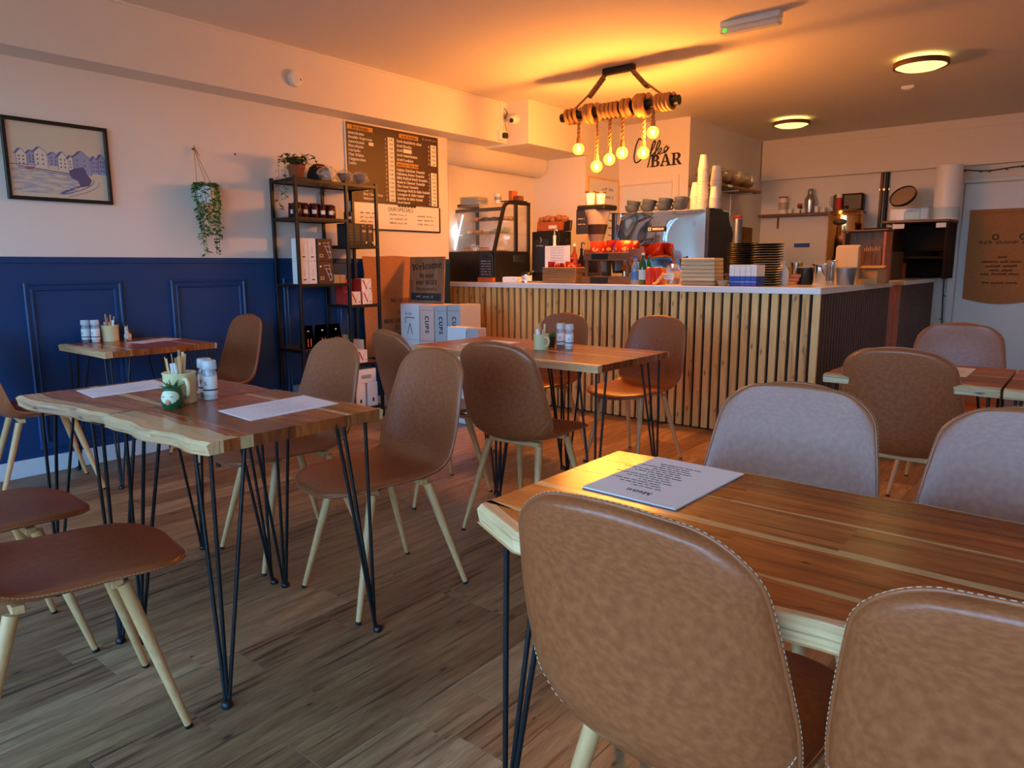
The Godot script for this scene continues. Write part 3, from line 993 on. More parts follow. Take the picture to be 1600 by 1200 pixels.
# a line of writing too small to read: wavering strokes in word lengths, starting at the origin and running along +x
func scribble(parent: Node3D, w: float, h: float, m: Material, at: Vector3, rot: Vector3, sd: int, r := 0.0007) -> void:
	var g := RandomNumberGenerator.new()
	g.seed = sd
	var b := MB.new()
	var x := 0.0
	while x < w:
		var stop: float = min(w, x + h * g.randf_range(2.0, 5.5))
		var path := []
		var up := false
		while x < stop:
			path.append(Vector3(x, (g.randf_range(0.45, 1.0) if up else g.randf_range(0.0, 0.25)) * h, 0.0))
			up = not up
			x += h * g.randf_range(0.18, 0.36)
		if path.size() > 1:
			b.tube(path, r, -1.0, 4, false)
		x += h * 0.6
	part(parent, "handwriting", b.done(), m, at, rot)

# ---------- small things on the tables
func sheet(called: String, label: String, cat: String, corners: Array, y: float, m: Material, group := "") -> MeshInstance3D:
	# corners in plan, in order round the sheet
	var c := Vector3.ZERO
	for q in corners:
		c += Vector3(q.x, y, q.y) * 0.25
	var b := MB.new()
	var top := []
	for q in corners:
		top.append(Vector3(q.x - c.x, 0.0012, q.y - c.z))
	b.quad(top[0], top[1], top[2], top[3], Vector3.UP, Vector2(0, 0), Vector2(0, 1), Vector2(1, 1), Vector2(1, 0))
	for k in 4:
		var a: Vector3 = top[k]
		var d: Vector3 = top[(k + 1) % 4]
		b.quad(a, d, d - Vector3.UP * 0.0011, a - Vector3.UP * 0.0011, (Vector3(a.x + d.x, 0, a.z + d.z)).normalized(), Vector2.ZERO, Vector2(0.01, 0), Vector2(0.01, 0.01), Vector2(0, 0.01))
	return solo(called, label, cat, b.done(), m, c, Vector3.ZERO, group)

func mug_of(label: String, at: Vector3, turn: float, group: String, sticks: int, called := "enamel_mug") -> Node3D:
	var t := thing(called, label, "mug", at, turn, group)
	part(t, "cup", lathed([Vector2(0, 0), Vector2(0.038, 0), Vector2(0.041, 0.003), Vector2(0.042, 0.08), Vector2(0.0445, 0.083), Vector2(0.0435, 0.085), Vector2(0.041, 0.082), Vector2(0.040, 0.006), Vector2(0, 0.005)], 28), mats["cream_enamel"])
	part(t, "handle", tubed(smooth_path([Vector3(0.04, 0.068, 0), Vector3(0.062, 0.07, 0), Vector3(0.074, 0.052, 0), Vector3(0.066, 0.03, 0), Vector3(0.041, 0.022, 0)], 5), 0.0055, -1.0, 8), mats["cream_enamel"])
	for k in sticks:   # stirrers and sugar sticks stand in the mug
		var a := rng.randf() * TAU
		var r0 := rng.randf() * 0.02
		var lean := rng.randf_range(0.004, 0.016)
		var h := rng.randf_range(0.125, 0.145) if k % 3 != 2 else rng.randf_range(0.10, 0.112)
		var p0 := Vector3(cos(a) * r0, 0.008, sin(a) * r0)
		var p1 := Vector3(cos(a) * (r0 + lean), h, sin(a) * (r0 + lean))
		var up := (p1 - p0).normalized()
		var sx := up.cross(Vector3(sin(a * 3.0), 0, cos(a * 3.0))).normalized()
		var b := MB.new()
		if k % 3 == 2:
			b.box((p0 + p1) * 0.5, Vector3(0.016, (p1 - p0).length(), 0.004), 0.001, 1, 1.0, 0.0, Basis(sx, up, sx.cross(up)))
			part(t, "sugar_stick", b.done(), mats["white_card"])
		else:
			b.box((p0 + p1) * 0.5, Vector3(0.006, (p1 - p0).length(), 0.0016), 0.0004, 1, 1.0, 0.0, Basis(sx, up, sx.cross(up)))
			part(t, "wooden_stirrer", b.done(), mats["leg_wood"])
	return t

var grinder_first: Node3D
func grinder_of(label: String, at: Vector3, group: String, salt: bool) -> Node3D:
	var t := thing("spice_grinder", label, "grinder", at, 40.0, group)
	part(t, "jar", lathed([Vector2(0, 0), Vector2(0.021, 0), Vector2(0.023, 0.003), Vector2(0.023, 0.092), Vector2(0.019, 0.1), Vector2(0.019, 0.106), Vector2(0, 0.106)], 22), glass("jar_glass", c8(225, 238, 240), 0.25))
	part(t, "contents", lathed([Vector2(0, 0.003), Vector2(0.0205, 0.003), Vector2(0.0205, 0.07), Vector2(0, 0.072)], 16), mat("salt", c8(225, 225, 220), 0.9) if salt else mat("peppercorns", c8(52, 44, 38), 0.9))
	part(t, "label", lathed([Vector2(0.0232, 0.02), Vector2(0.0236, 0.0205), Vector2(0.0236, 0.082), Vector2(0.0232, 0.0825)], 22), mats["white_card"])
	part(t, "label_band", lathed([Vector2(0.0237, 0.034), Vector2(0.0239, 0.0342), Vector2(0.0239, 0.039), Vector2(0.0237, 0.0392)], 22), mat("navy_ink", c8(36, 52, 82), 0.7))
	words(t, "S" if salt else "P", 0.013, mats["dark_ink"], Vector3(-0.006, 0.058, 0.0237), Vector3.ZERO, "Droid Serif", 1, "letter", 1.0, 0.0006)
	part(t, "grinding_cap", lathed([Vector2(0, 0.106), Vector2(0.0235, 0.106), Vector2(0.0245, 0.108), Vector2(0.0235, 0.134), Vector2(0.021, 0.137), Vector2(0, 0.137)], 22), glass("cap_plastic", c8(222, 232, 235), 0.55, 0.2))
	return t

func succulent(parent: Node3D, at: Vector3, r: float, n: int) -> void:
	for k in n:
		var a := TAU * k / n + (0.3 if k % 2 == 0 else 0.0)
		var up := 0.5 if k % 2 == 0 else 1.1
		var d := Vector3(cos(a), up, sin(a)).normalized()
		var b := MB.new()
		b.tube([at, at + d * r * 0.5, at + d * r], r * 0.16, r * 0.015, 6)
		part(parent, "leaf", b.done(), mats["leaf"])

func build_table_things() -> void:
	var paper := textured("menu_print", print_tex(256, 360, 3, c8(238, 240, 242), c8(70, 72, 80), 30), 0.35)
	var gm := "printed menus lying on the tables"
	sheet("menu_sheet", "white printed menu lying on the purple-marked table behind the mug", "menu", [Vector2(-2.90, -1.005), Vector2(-2.69, -0.985), Vector2(-2.715, -1.28), Vector2(-2.925, -1.30)], TT, paper, gm)
	sheet("menu_sheet", "white printed menu lying on the cream edged table by the orange end", "menu", [Vector2(-2.131, -1.137), Vector2(-1.915, -1.122), Vector2(-1.93, -1.452), Vector2(-2.150, -1.468)], TT, paper, gm)
	sheet("menu_sheet", "white printed menu lying on the small wall table beside the llama pot", "menu", [Vector2(-4.50, -1.86), Vector2(-4.38, -1.90), Vector2(-4.46, -2.17), Vector2(-4.60, -2.13)], TT, paper, gm)
	sheet("menu_sheet", "white printed menu lying near the boxes on the middle table", "menu", [Vector2(-2.85, -3.02), Vector2(-2.64, -3.02), Vector2(-2.64, -3.31), Vector2(-2.85, -3.31)], TT, paper, gm)
	sheet("menu_sheet", "white printed menu lying on the spalted table by the back door", "menu", [Vector2(-0.60, -3.38), Vector2(-0.39, -3.38), Vector2(-0.39, -3.68), Vector2(-0.60, -3.68)], TT, paper, gm)
	var mt := thing("menu_sheet", "thick white menu card titled Menu on the corner of the long table", "menu", Vector3(-0.676, TT, -1.342), -2.0, gm)
	var mb := MB.new()
	mb.box(Vector3(0, 0.0022, 0), Vector3(0.215, 0.003, 0.305), 0.0004, 2, 0.305, 0.5)
	part(mt, "card", mb.done(), mats["white_card"])
	for i in 13:
		scribble(mt, 0.07 + 0.07 * fmod(i * 0.37, 1.0), 0.0045, mats["dark_ink"], Vector3(0.03 - 0.01 * (i % 3), 0.0042, 0.072 - i * 0.0145), Vector3(-90, 180, 0), 400 + i, 0.0005)
	words(mt, "Menu", 0.015, mats["dark_ink"], Vector3(0, 0.0042, 0.108), Vector3(-90, 180, 0), "Droid Serif", 1, "print_line", 4.0, 0.0004)
	var gmg := "cream enamel mugs of stirrers"
	mug_of("cream enamel mug of stirrers beside the avocado pot", Vector3(-2.365, TT, -1.135), -10, gmg, 16).scale = Vector3.ONE * 1.22
	var m2z := on_x(172, 530, -4.68).z
	mug_of("cream enamel mug of stirrers on the small table against the navy wall", Vector3(-4.67, TT, m2z), 170, gmg, 9).scale = Vector3.ONE * 1.15
	mug_of("cream enamel mug of stirrers on the middle table before the counter", Vector3(-2.325, TT, -3.10), -20, gmg, 11)
	var gg := "salt and pepper grinders"
	grinder_of("salt grinder with white label and S behind the avocado pot", Vector3(-2.335, TT, -1.225), gg, true)
	grinder_of("pepper grinder half hidden behind the salt grinder by the avocado pot", Vector3(-2.395, TT, -1.24), gg, false)
	grinder_of("pepper grinder at the wall end of the small navy wall table", Vector3(-4.69, TT, on_x(135, 530, -4.69).z), gg, false)
	grinder_of("salt grinder beside the mug on the small navy wall table", Vector3(-4.65, TT, on_x(149, 530, -4.66).z), gg, true)
	grinder_of("pepper grinder next to the mug on the middle table", Vector3(-2.285, TT, -3.225), gg, false)
	grinder_of("salt grinder at the open side of the middle table group", Vector3(-2.21, TT, -3.20), gg, true)
	# avocado pot
	var av := thing("avocado_planter", "little avocado shaped planter with a smiling face and succulent", "planter", Vector3(-2.295, TT, -1.075), 40)
	var ab := MB.new()
	ab.lathe([Vector2(0, 0), Vector2(0.026, 0), Vector2(0.034, 0.012), Vector2(0.036, 0.028), Vector2(0.030, 0.05), Vector2(0.026, 0.068), Vector2(0.023, 0.07), Vector2(0.022, 0.06), Vector2(0, 0.058)], 24)
	part(av, "pot", ab.done(), mat("avocado_green", c8(32, 82, 48), 0.35))
	var ff := MB.new()
	ff.ball(Vector3(0, 0.034, 0.012), Vector3(0.030, 0.033, 0.026), 18, 12)
	part(av, "pale_face", ff.done(), mat("avocado_flesh", c8(226, 228, 190), 0.4))
	var st := MB.new()
	st.ball(Vector3(0, 0.024, 0.036), Vector3(0.009, 0.010, 0.005), 12, 8)
	part(av, "stone_nose", st.done(), mat("avocado_stone", c8(206, 142, 96), 0.4))
	for s in [-1.0, 1.0]:
		part(av, "eye", tubed([Vector3(0.009 * s, 0.043, 0.0365), Vector3(0.013 * s, 0.041, 0.036), Vector3(0.017 * s, 0.043, 0.034)], 0.0011, -1.0, 5), mats["dark_ink"])
	succulent(av, Vector3(0, 0.058, 0), 0.042, 11)
	# llama planter
	var ll := thing("llama_planter", "small white llama planter with a succulent on the wall table", "planter", Vector3(-4.66, TT, on_x(200, 530, -4.66).z), 150)
	var body := MB.new()
	body.ball(Vector3(0, 0.024, 0), Vector3(0.036, 0.024, 0.022), 16, 10)
	body.tube([Vector3(-0.026, 0.03, 0), Vector3(-0.032, 0.055, 0), Vector3(-0.034, 0.072, 0)], 0.012, 0.010, 10)
	body.ball(Vector3(-0.04, 0.076, 0), Vector3(0.016, 0.010, 0.010), 12, 8)
	part(ll, "body", body.done(), mat("llama_white", c8(228, 216, 200), 0.6))
	for s in [-1.0, 1.0]:
		part(ll, "ear", tubed([Vector3(-0.03, 0.08, 0.005 * s), Vector3(-0.028, 0.094, 0.007 * s)], 0.004, 0.001, 6), mats["llama_white"])
		part(ll, "foot", tubed([Vector3(-0.02, 0.004, 0.012 * s), Vector3(0.03, 0.004, 0.014 * s)], 0.006, -1.0, 6), mat("llama_tan", c8(206, 160, 116), 0.6))
	succulent(ll, Vector3(0.012, 0.04, 0), 0.032, 9)
	# green pot plant behind the middle mug
	var gp := thing("mini_potted_plant", "tiny green plant in a dark pot behind the middle table's mug", "plant", Vector3(-2.365, TT, -3.235))
	part(gp, "pot", lathed([Vector2(0, 0), Vector2(0.028, 0), Vector2(0.034, 0.06), Vector2(0.03, 0.06), Vector2(0.028, 0.05), Vector2(0, 0.05)], 18), mat("dark_green_pot", c8(28, 48, 40), 0.4))
	succulent(gp, Vector3(0, 0.05, 0), 0.05, 14)

# ---------- things on the left wall and the other walls
func fill_poly(im: Image, pts: Array, c: Color) -> void:
	var poly := PackedVector2Array(pts)
	var r := Rect2(poly[0], Vector2.ZERO)
	for p in poly:
		r = r.expand(p)
	for y in range(max(0, int(r.position.y)), min(im.get_height(), int(r.end.y) + 1)):
		for x in range(max(0, int(r.position.x)), min(im.get_width(), int(r.end.x) + 1)):
			if Geometry2D.is_point_in_polygon(Vector2(x + 0.5, y + 0.5), poly):
				im.set_pixel(x, y, c)
func ink_line(im: Image, a: Vector2, b: Vector2, c: Color, w := 1.0) -> void:
	var n := int(a.distance_to(b)) + 1
	for i in n + 1:
		var p := a.lerp(b, float(i) / n)
		im.fill_rect(Rect2i(int(p.x - w * 0.5), int(p.y - w * 0.5), int(max(1.0, w)), int(max(1.0, w))), c)
func harbour_print() -> ImageTexture:
	var im := Image.create(440, 330, false, Image.FORMAT_RGB8)
	var paper := c8(226, 216, 190)
	var ink := c8(40, 56, 140)
	im.fill(paper)
	var wash := noise(201, 3)
	for y in range(190, 310):   # pale brushed water
		for x in range(10, 330):
			var edge := 196.0 + 0.03 * x + 10.0 * sin(x * 0.01)
			if y > edge and x < 330 - (y - 190) * 0.45:
				im.set_pixel(x, y, paper.lerp(c8(120, 148, 206), clampf(0.25 + 0.7 * wash.get_noise_2d(x * 0.012, y * 0.06), 0.0, 0.7)))
	var houses := [[36, 118, 44, 52, 24, 0], [84, 122, 34, 44, 16, 1], [112, 104, 58, 66, 26, 0], [176, 122, 44, 46, 16, 1], [216, 116, 46, 58, 26, 0], [262, 128, 34, 46, 18, 0], [284, 104, 84, 76, 34, 1], [372, 122, 30, 60, 22, 1], [404, 110, 34, 70, 26, 1]]
	for h in houses:
		var x: float = h[0]
		var y: float = h[1]
		var w: float = h[2]
		var d: float = h[3]
		var wall := paper.lightened(0.3) if h[5] == 0 else c8(150, 164, 206)
		fill_poly(im, [Vector2(x, y + h[4]), Vector2(x + w * 0.5, y), Vector2(x + w, y + h[4]), Vector2(x + w, y + h[4] + d), Vector2(x, y + h[4] + d)], wall)
		fill_poly(im, [Vector2(x - 12, y + h[4] + 2), Vector2(x + w * 0.5 - 14, y + 1), Vector2(x + w * 0.5, y), Vector2(x, y + h[4])], c8(70, 86, 160))
		for e in [[Vector2(x, y + h[4]), Vector2(x + w * 0.5, y)], [Vector2(x + w * 0.5, y), Vector2(x + w, y + h[4])], [Vector2(x + w, y + h[4]), Vector2(x + w, y + h[4] + d)], [Vector2(x, y + h[4]), Vector2(x, y + h[4] + d)]]:
			ink_line(im, e[0], e[1], ink, 2.0)
		for r in 3:
			for k in 2:
				im.fill_rect(Rect2i(int(x + w * (0.22 + 0.4 * k)), int(y + h[4] + 6 + r * d * 0.3), 6, 8), [ink, c8(150, 60, 60), ink][(r + k) % 3])
	ink_line(im, Vector2(6, 190), Vector2(120, 186), ink, 3.0)
	ink_line(im, Vector2(40, 196), Vector2(280, 216), ink, 4.0)
	ink_line(im, Vector2(40, 204), Vector2(280, 224), c8(90, 104, 170), 3.0)
	fill_poly(im, [Vector2(66, 196), Vector2(112, 194), Vector2(104, 206), Vector2(74, 206)], c8(160, 70, 80))
	fill_poly(im, [Vector2(262, 200), Vector2(290, 186), Vector2(330, 176), Vector2(346, 210), Vector2(366, 236), Vector2(352, 262), Vector2(310, 272), Vector2(300, 244), Vector2(270, 232)], c8(36, 48, 124))
	var last := Vector2(376, 236)
	for i in 24:
		var f := i / 23.0
		var p := Vector2(376 - 150 * f * f, 236 + 74 * f)
		ink_line(im, last, p, ink, 3.0)
		ink_line(im, last + Vector2(24, 10), p + Vector2(24, 10), ink, 2.0)
		last = p
	for i in 60:
		var p := Vector2(rng.randf_range(225, 350), 0)
		p.y = 250 + (350 - p.x) * 0.42 + rng.randf_range(-4, 4)
		ink_line(im, p, p + Vector2(-12, 5), ink, 2.0)
	return ImageTexture.create_from_image(im)

func leaf_strand(b: MB, path: Array, r: RandomNumberGenerator, size: float, gap: float) -> void:
	var acc := 0.0
	for i in path.size() - 1:
		acc += path[i].distance_to(path[i + 1])
		if acc < gap:
			continue
		acc = 0.0
		var a := r.randf() * TAU
		var d := Vector3(cos(a), r.randf_range(-0.5, 0.3), sin(a)).normalized()
		var n := d.cross(Vector3(r.randf() - 0.5, 1, r.randf() - 0.5)).normalized()
		var up := n.cross(d).normalized()
		var s := size * r.randf_range(0.7, 1.2)
		var p: Vector3 = path[i]
		var tip := p + d * s - Vector3.UP * s * 0.25
		var m1 := p + d * s * 0.5 + n * s * 0.38
		var m2 := p + d * s * 0.5 - n * s * 0.38
		var ridge := p + d * s * 0.5 - up * s * 0.08
		b.tri(p, m1, ridge, up, up, up); b.tri(ridge, m1, tip, up, up, up)
		b.tri(p, ridge, m2, up, up, up); b.tri(ridge, tip, m2, up, up, up)

func build_wall_things() -> void:
	# framed harbour print
	var pf := thing("framed_print", "black framed blue ink print of harbour houses on the left wall", "picture", Vector3(WX, 1.592, -1.69), 0)
	var frame_prof := [Vector2(0, 0), Vector2(0, 0.024), Vector2(0.002, 0.026), Vector2(0.018, 0.026), Vector2(0.02, 0.024), Vector2(0.02, 0.006)]
	part(pf, "frame", moulding(-0.275, 0.275, 0.0, 0.448, frame_prof), mats["black_plastic"])
	var art := MB.new()
	art.quad(Vector3(0.008, 0.018, 0.257), Vector3(0.008, 0.018, -0.257), Vector3(0.008, 0.43, -0.257), Vector3(0.008, 0.43, 0.257), Vector3(1, 0, 0), Vector2(0, 1), Vector2(1, 1), Vector2(1, 0), Vector2(0, 0))
	part(pf, "print", art.done(), textured("harbour_print", harbour_print(), 0.7))
	part(pf, "backboard", span(Vector3(0.001, 0.005, -0.27), Vector3(0.007, 0.443, 0.27)), mats["black_matt"])
	part(pf, "pane", span(Vector3(0.011, 0.018, -0.257), Vector3(0.013, 0.43, 0.257)), glass("picture_glass", c8(250, 250, 250), 0.04))
	# hanging plant
	var hp := thing("hanging_plant", "trailing green plant in a white pot hung from a string on the wall", "plant", Vector3(WX + 0.085, 1.63, -2.535))
	part(hp, "peg", tubed([Vector3(-0.083, 0.355, 0.03), Vector3(-0.06, 0.355, 0.03)], 0.006), mats["brown_wood"])
	part(hp, "pot", lathed([Vector2(0, 0), Vector2(0.04, 0.002), Vector2(0.056, 0.03), Vector2(0.06, 0.11), Vector2(0.054, 0.11), Vector2(0.05, 0.09), Vector2(0, 0.088)], 20), mats["white_gloss"])
	for s in [Vector3(0.05, 0.108, 0.02), Vector3(-0.03, 0.108, 0.045), Vector3(-0.01, 0.108, -0.055)]:
		part(hp, "string", tubed([Vector3(-0.062, 0.353, 0.03), s], 0.0018, -1.0, 5), mats["rope"])
	part(hp, "string_knot", tubed(smooth_path([Vector3(-0.062, 0.37, 0.03), Vector3(-0.055, 0.345, 0.022), Vector3(-0.05, 0.31, 0.0)], 4), 0.006, 0.002, 6), mats["rope"])
	var r := RandomNumberGenerator.new()
	r.seed = 77
	for k in 18:
		var a := TAU * k / 18 + r.randf() * 0.3
		var out := Vector3(cos(a) * 0.055, 0.105, sin(a) * 0.055)
		out.x = max(out.x, -0.05)
		var drop: float = [0.16, 0.30, 0.22, 0.43, 0.26, 0.36, 0.2, 0.44, 0.3][k % 9]
		var path := smooth_path([Vector3(0, 0.09, 0), out + Vector3(0, 0.025, 0), out * 1.25 + Vector3(0, -0.03, 0), Vector3(out.x * 1.2, 0.1 - drop * 0.6, out.z * 1.2 - 0.01), Vector3(out.x * 1.1, 0.1 - drop, out.z * 0.9 - 0.015)], 10)
		for i in path.size():
			path[i].x = max(path[i].x, -0.078)
		var b := MB.new()
		b.tube(path, 0.0014, -1.0, 4)
		leaf_strand(b, path, r, 0.034, 0.005)
		part(hp, "trailing_stem", b.done(), mat("leaf_%d" % (k % 2), c8(52, 110, 44) if k % 2 == 0 else c8(90, 146, 62), 0.5))
	solo("wall_plug", "small black screw left in the white wall beside the hanging plant", "screw", lathed([Vector2(0, 0), Vector2(0.006, 0), Vector2(0.007, 0.004), Vector2(0.003, 0.008), Vector2(0, 0.008)], 10), mats["black_plastic"], on_x(367, 241, WX), Vector3(0, 0, -90))
	# smoke alarm on the bulkhead
	var sp := on_x(459, 124, -4.553)
	var sa := thing("smoke_alarm", "white round smoke alarm on the bulkhead face", "smoke alarm", Vector3(-4.553, sp.y, sp.z))
	var sab := MB.new()
	sab.lathe([Vector2(0, 0.0), Vector2(0.052, 0.0), Vector2(0.054, 0.004), Vector2(0.054, 0.026), Vector2(0.048, 0.036), Vector2(0.03, 0.04), Vector2(0, 0.04)], 28)
	part(sa, "body", sab.done(), mats["white_gloss"], Vector3.ZERO, Vector3(0, 0, -90))
	part(sa, "vent", span(Vector3(0.0385, -0.01, -0.032), Vector3(0.0415, 0.006, -0.026)), mats["black_plastic"])
	part(sa, "test_button", lathed([Vector2(0, 0.04), Vector2(0.014, 0.04), Vector2(0.014, 0.042), Vector2(0, 0.042)], 16), mats["white_card"], Vector3.ZERO, Vector3(0, 0, -90))
	# cctv on the boxing
	var cc := on_z(806, 187, -5.5)
	var cv := thing("security_camera", "white dome security camera on the boxing corner", "camera", Vector3(cc.x, cc.y, -5.499))
	part(cv, "base", lathed([Vector2(0, 0), Vector2(0.045, 0), Vector2(0.045, 0.012), Vector2(0.03, 0.02), Vector2(0, 0.02)], 20), mats["white_gloss"], Vector3.ZERO, Vector3(90, 0, 0))
	var dm := MB.new()
	dm.ball(Vector3(0, -0.006, 0.045), Vector3(0.04, 0.038, 0.04), 18, 12)
	part(cv, "head", dm.done(), mats["white_gloss"])
	var ln := MB.new()
	ln.ball(Vector3(0.006, -0.016, 0.07), Vector3(0.024, 0.022, 0.02), 14, 10)
	part(cv, "lens", ln.done(), mats["black_plastic"])
	var pc := on_z(789, 214, -5.5)
	var jb := thing("junction_box", "white junction box with black plug under the bulkhead conduit", "junction box", Vector3(-4.553, 2.362, -5.42))
	var jy := pc.y - 2.362
	part(jb, "box", span(Vector3(0, jy - 0.045, -0.05), Vector3(0.035, jy + 0.045, 0.05), 0.004), mats["white_gloss"])
	part(jb, "plug", span(Vector3(0.035, jy - 0.03, -0.03), Vector3(0.075, jy + 0.02, 0.022), 0.008), mats["black_plastic"])
	part(jb, "conduit", span(Vector3(0, jy + 0.045, -0.012), Vector3(0.02, CEIL - 2.362, 0.012), 0.003), mats["white_gloss"])
	part(jb, "cable", tubed(smooth_path([Vector3(0.03, 0.31, -0.02), Vector3(0.04, 0.27, -0.05), Vector3(0.03, 0.22, -0.03), Vector3(0.04, 0.25, -0.01), Vector3(0.03, 0.17, -0.03), Vector3(0.04, 0.1, -0.04)], 6), 0.0035, -1.0, 6), mats["black_plastic"])
	# menu board: brown board with price strips, and a white specials board below
	var mb := thing("menu_board", "large brown wall menu with white lettering and price strips", "menu board", Vector3(WX, 1.735, -4.285))
	var L := 0.515
	part(mb, "board", span(Vector3(0, 0, -L), Vector3(0.012, 0.612, L), 0.001), mat("menu_brown", c8(64, 34, 22), 0.5))
	part(mb, "edge_strip", span(Vector3(0, -0.0, L), Vector3(0.014, 0.612, L + 0.008), 0.001), mats["white_gloss"])
	var face := Vector3(0, 90, 0)
	var gold := mat("gold_strip", c8(206, 150, 62), 0.5)
	var put := func(txt: String, h: float, z: float, y: float, al: int, m: Material, f: String) -> void:
		words(mb, txt, h, m, Vector3(0.0135, y, z), face, f, al, "lettering", 5.0)
	for h in [["Hot Drinks", 0.40, 0.575, 0.26], ["Iced Drinks", -0.13, 0.572, 0.22], ["Food For The Soul", -0.11, 0.335, 0.26]]:
		part(mb, "heading_strip", span(Vector3(0.012, h[2] - 0.016, h[1] - h[3] * 0.5 - 0.03), Vector3(0.0135, h[2] + 0.018, h[1] + h[3] * 0.5 - 0.03)), gold)
		words(mb, h[0], 0.022, mats["dark_ink"], Vector3(0.0142, h[2], h[1] - 0.03), face, "Droid Serif Bold", 1, "heading", 5.0)
	var hot := ["Americano", "Double Espresso", "Americano", "Macchiato", "Cortado", "Flat White", "Cappuccino", "Latte", "", "", "", "", "", "Tea", "Hot Chocolate", "Babyccino"]
	for i in hot.size():
		if hot[i] == "":
			continue
		put.call(hot[i], 0.021, 0.495 if i < 12 else 0.36, 0.532 - i * 0.0335, 0, mats["white_ink"], "Droid Serif Bold")
	var iced := ["Iced chai/dirty chai", "Iced Mocha", "Iced Latte", "Iced Americano", "Iced Cookies"]
	for i in iced.size():
		put.call(iced[i], 0.021, -0.02, 0.528 - i * 0.038, 0, mats["white_ink"], "Droid Serif Bold")
	var food := ["Cajun Chicken Toastie", "Chicken Pesto Toastie", "BBQ Pulled Pork Toastie", "Ham & Cheese Toastie", "The Goat Toastie", "Sausage Roll & Side Salad", "Lasagne & Side Salad", "Quiche & Side Salad", "Acai Bowl"]
	for i in food.size():
		put.call(food[i], 0.021, -0.01, 0.292 - i * 0.034, 0, mats["white_ink"], "Droid Serif Bold")
	for s in [[0.075, 0.545, 0.02, 15], [-0.425, 0.54, 0.36, 5], [-0.425, 0.30, 0.01, 9]]:
		part(mb, "price_strip", span(Vector3(0.012, s[2], s[0] - 0.065), Vector3(0.0132, s[1], s[0] + 0.005)), mats["white_card"])
		for i in s[3]:
			var y: float = lerp(s[1] - 0.02, s[2] + 0.015, float(i) / (s[3] - 1))
			words(mb, "%d.%d0" % [2 + (i * 7) % 5, (i * 3 + 4) % 10], 0.015, mats["dark_ink"], Vector3(0.0138, y, s[0] - 0.01), face, "Droid Sans", 0, "price", 6.0)
			words(mb, "£", 0.018, mats["white_ink"], Vector3(0.0135, y, s[0] + 0.035), face, "Droid Sans", 0, "pound_sign", 6.0)
	scribble(mb, 0.17, 0.012, mats["white_ink"], Vector3(0.013, 0.573, -0.32), face, 470, 0.001)
	part(mb, "paper_patch", span(Vector3(0.012, 0.438, -0.19), Vector3(0.0133, 0.47, -0.095)), mats["white_card"])
	part(mb, "paper_patch", span(Vector3(0.012, 0.452, 0.235), Vector3(0.0133, 0.478, 0.285)), mats["white_card"])
	for i in 6:
		part(mb, "round_icon", lathed([Vector2(0, 0), Vector2(0.016, 0), Vector2(0.016, 0.003), Vector2(0, 0.003)], 14), mats["black_plastic"], Vector3(0.012, -0.004, -0.03 - i * 0.036), Vector3(0, 0, -90))
	var sb := thing("specials_board", "white OUR SPECIALS board hung under the brown menu", "whiteboard", Vector3(WX, 1.522, -4.285))
	part(sb, "panel", span(Vector3(0, 0, -L), Vector3(0.010, 0.205, L), 0.001), mats["white_gloss"])
	part(sb, "frame", span(Vector3(0, -0.012, -L), Vector3(0.016, 0.0, L), 0.001), mats["black_plastic"])
	part(sb, "frame", span(Vector3(0, -0.012, -L - 0.012), Vector3(0.016, 0.21, -L), 0.001), mats["black_plastic"])
	words(sb, "OUR SPECIALS", 0.032, mats["dark_ink"], Vector3(0.011, 0.17, -0.05), face, "Droid Sans", 1, "heading", 4.0)
	for i in 9:
		scribble(sb, 0.2, 0.018, mats["dark_ink"], Vector3(0.0112, 0.118 - 0.035 * (i / 3), 0.40 - 0.32 * (i % 3)), face, 430 + i, 0.0012)
	# lettering on the chimney wall: a script word built of strokes and BAR in bold capitals
	var zc := -7.189
	var la := thing("wall_lettering", "black Coffee BAR lettering fixed to the chimney wall", "lettering", on_z(1024, 240, zc))
	var o := la.position
	var stroke := func(px: Array, r: float) -> void:
		var path := []
		for q in px:
			path.append(on_z(q.x, q.y, zc) - o + Vector3(0, 0, 0.004))
		part(la, "script_stroke", tubed(smooth_path(path, 5), r, -1.0, 6), mats["black_plastic"])
	stroke.call([Vector2(1003, 219), Vector2(999, 217), Vector2(994, 228), Vector2(991, 245), Vector2(993, 254), Vector2(999, 252), Vector2(1003, 247)], 0.0075)
	stroke.call([Vector2(1003, 247), Vector2(1005, 238), Vector2(1010, 236), Vector2(1011, 243), Vector2(1007, 248), Vector2(1004, 245)], 0.006)
	stroke.call([Vector2(1010, 244), Vector2(1018, 236), Vector2(1024, 224), Vector2(1023, 220), Vector2(1019, 228), Vector2(1016, 246), Vector2(1012, 262)], 0.0075)
	stroke.call([Vector2(1018, 244), Vector2(1027, 234), Vector2(1032, 223), Vector2(1030, 220), Vector2(1026, 230), Vector2(1023, 246), Vector2(1019, 261)], 0.0075)
	stroke.call([Vector2(1026, 242), Vector2(1033, 236), Vector2(1033, 231), Vector2(1029, 236), Vector2(1030, 241), Vector2(1037, 238)], 0.006)
	stroke.call([Vector2(1037, 238), Vector2(1043, 233), Vector2(1042, 228), Vector2(1038, 233), Vector2(1039, 239), Vector2(1046, 230)], 0.006)
	words(la, "BAR", 0.125, mats["black_plastic"], on_z(1040, 250, zc) - o, Vector3.ZERO, "Droid Serif Bold", 1, "capitals", 1.5, 0.008)
	# whiteboard on the return wall
	var wb := thing("notice_whiteboard", "wood framed whiteboard with handwriting on the return wall behind the grinder", "whiteboard", Vector3(-4.318, 1.25, -6.865))
	part(wb, "panel", span(Vector3(0, 0, -0.30), Vector3(0.01, 0.88, 0.30)), mats["white_gloss"])
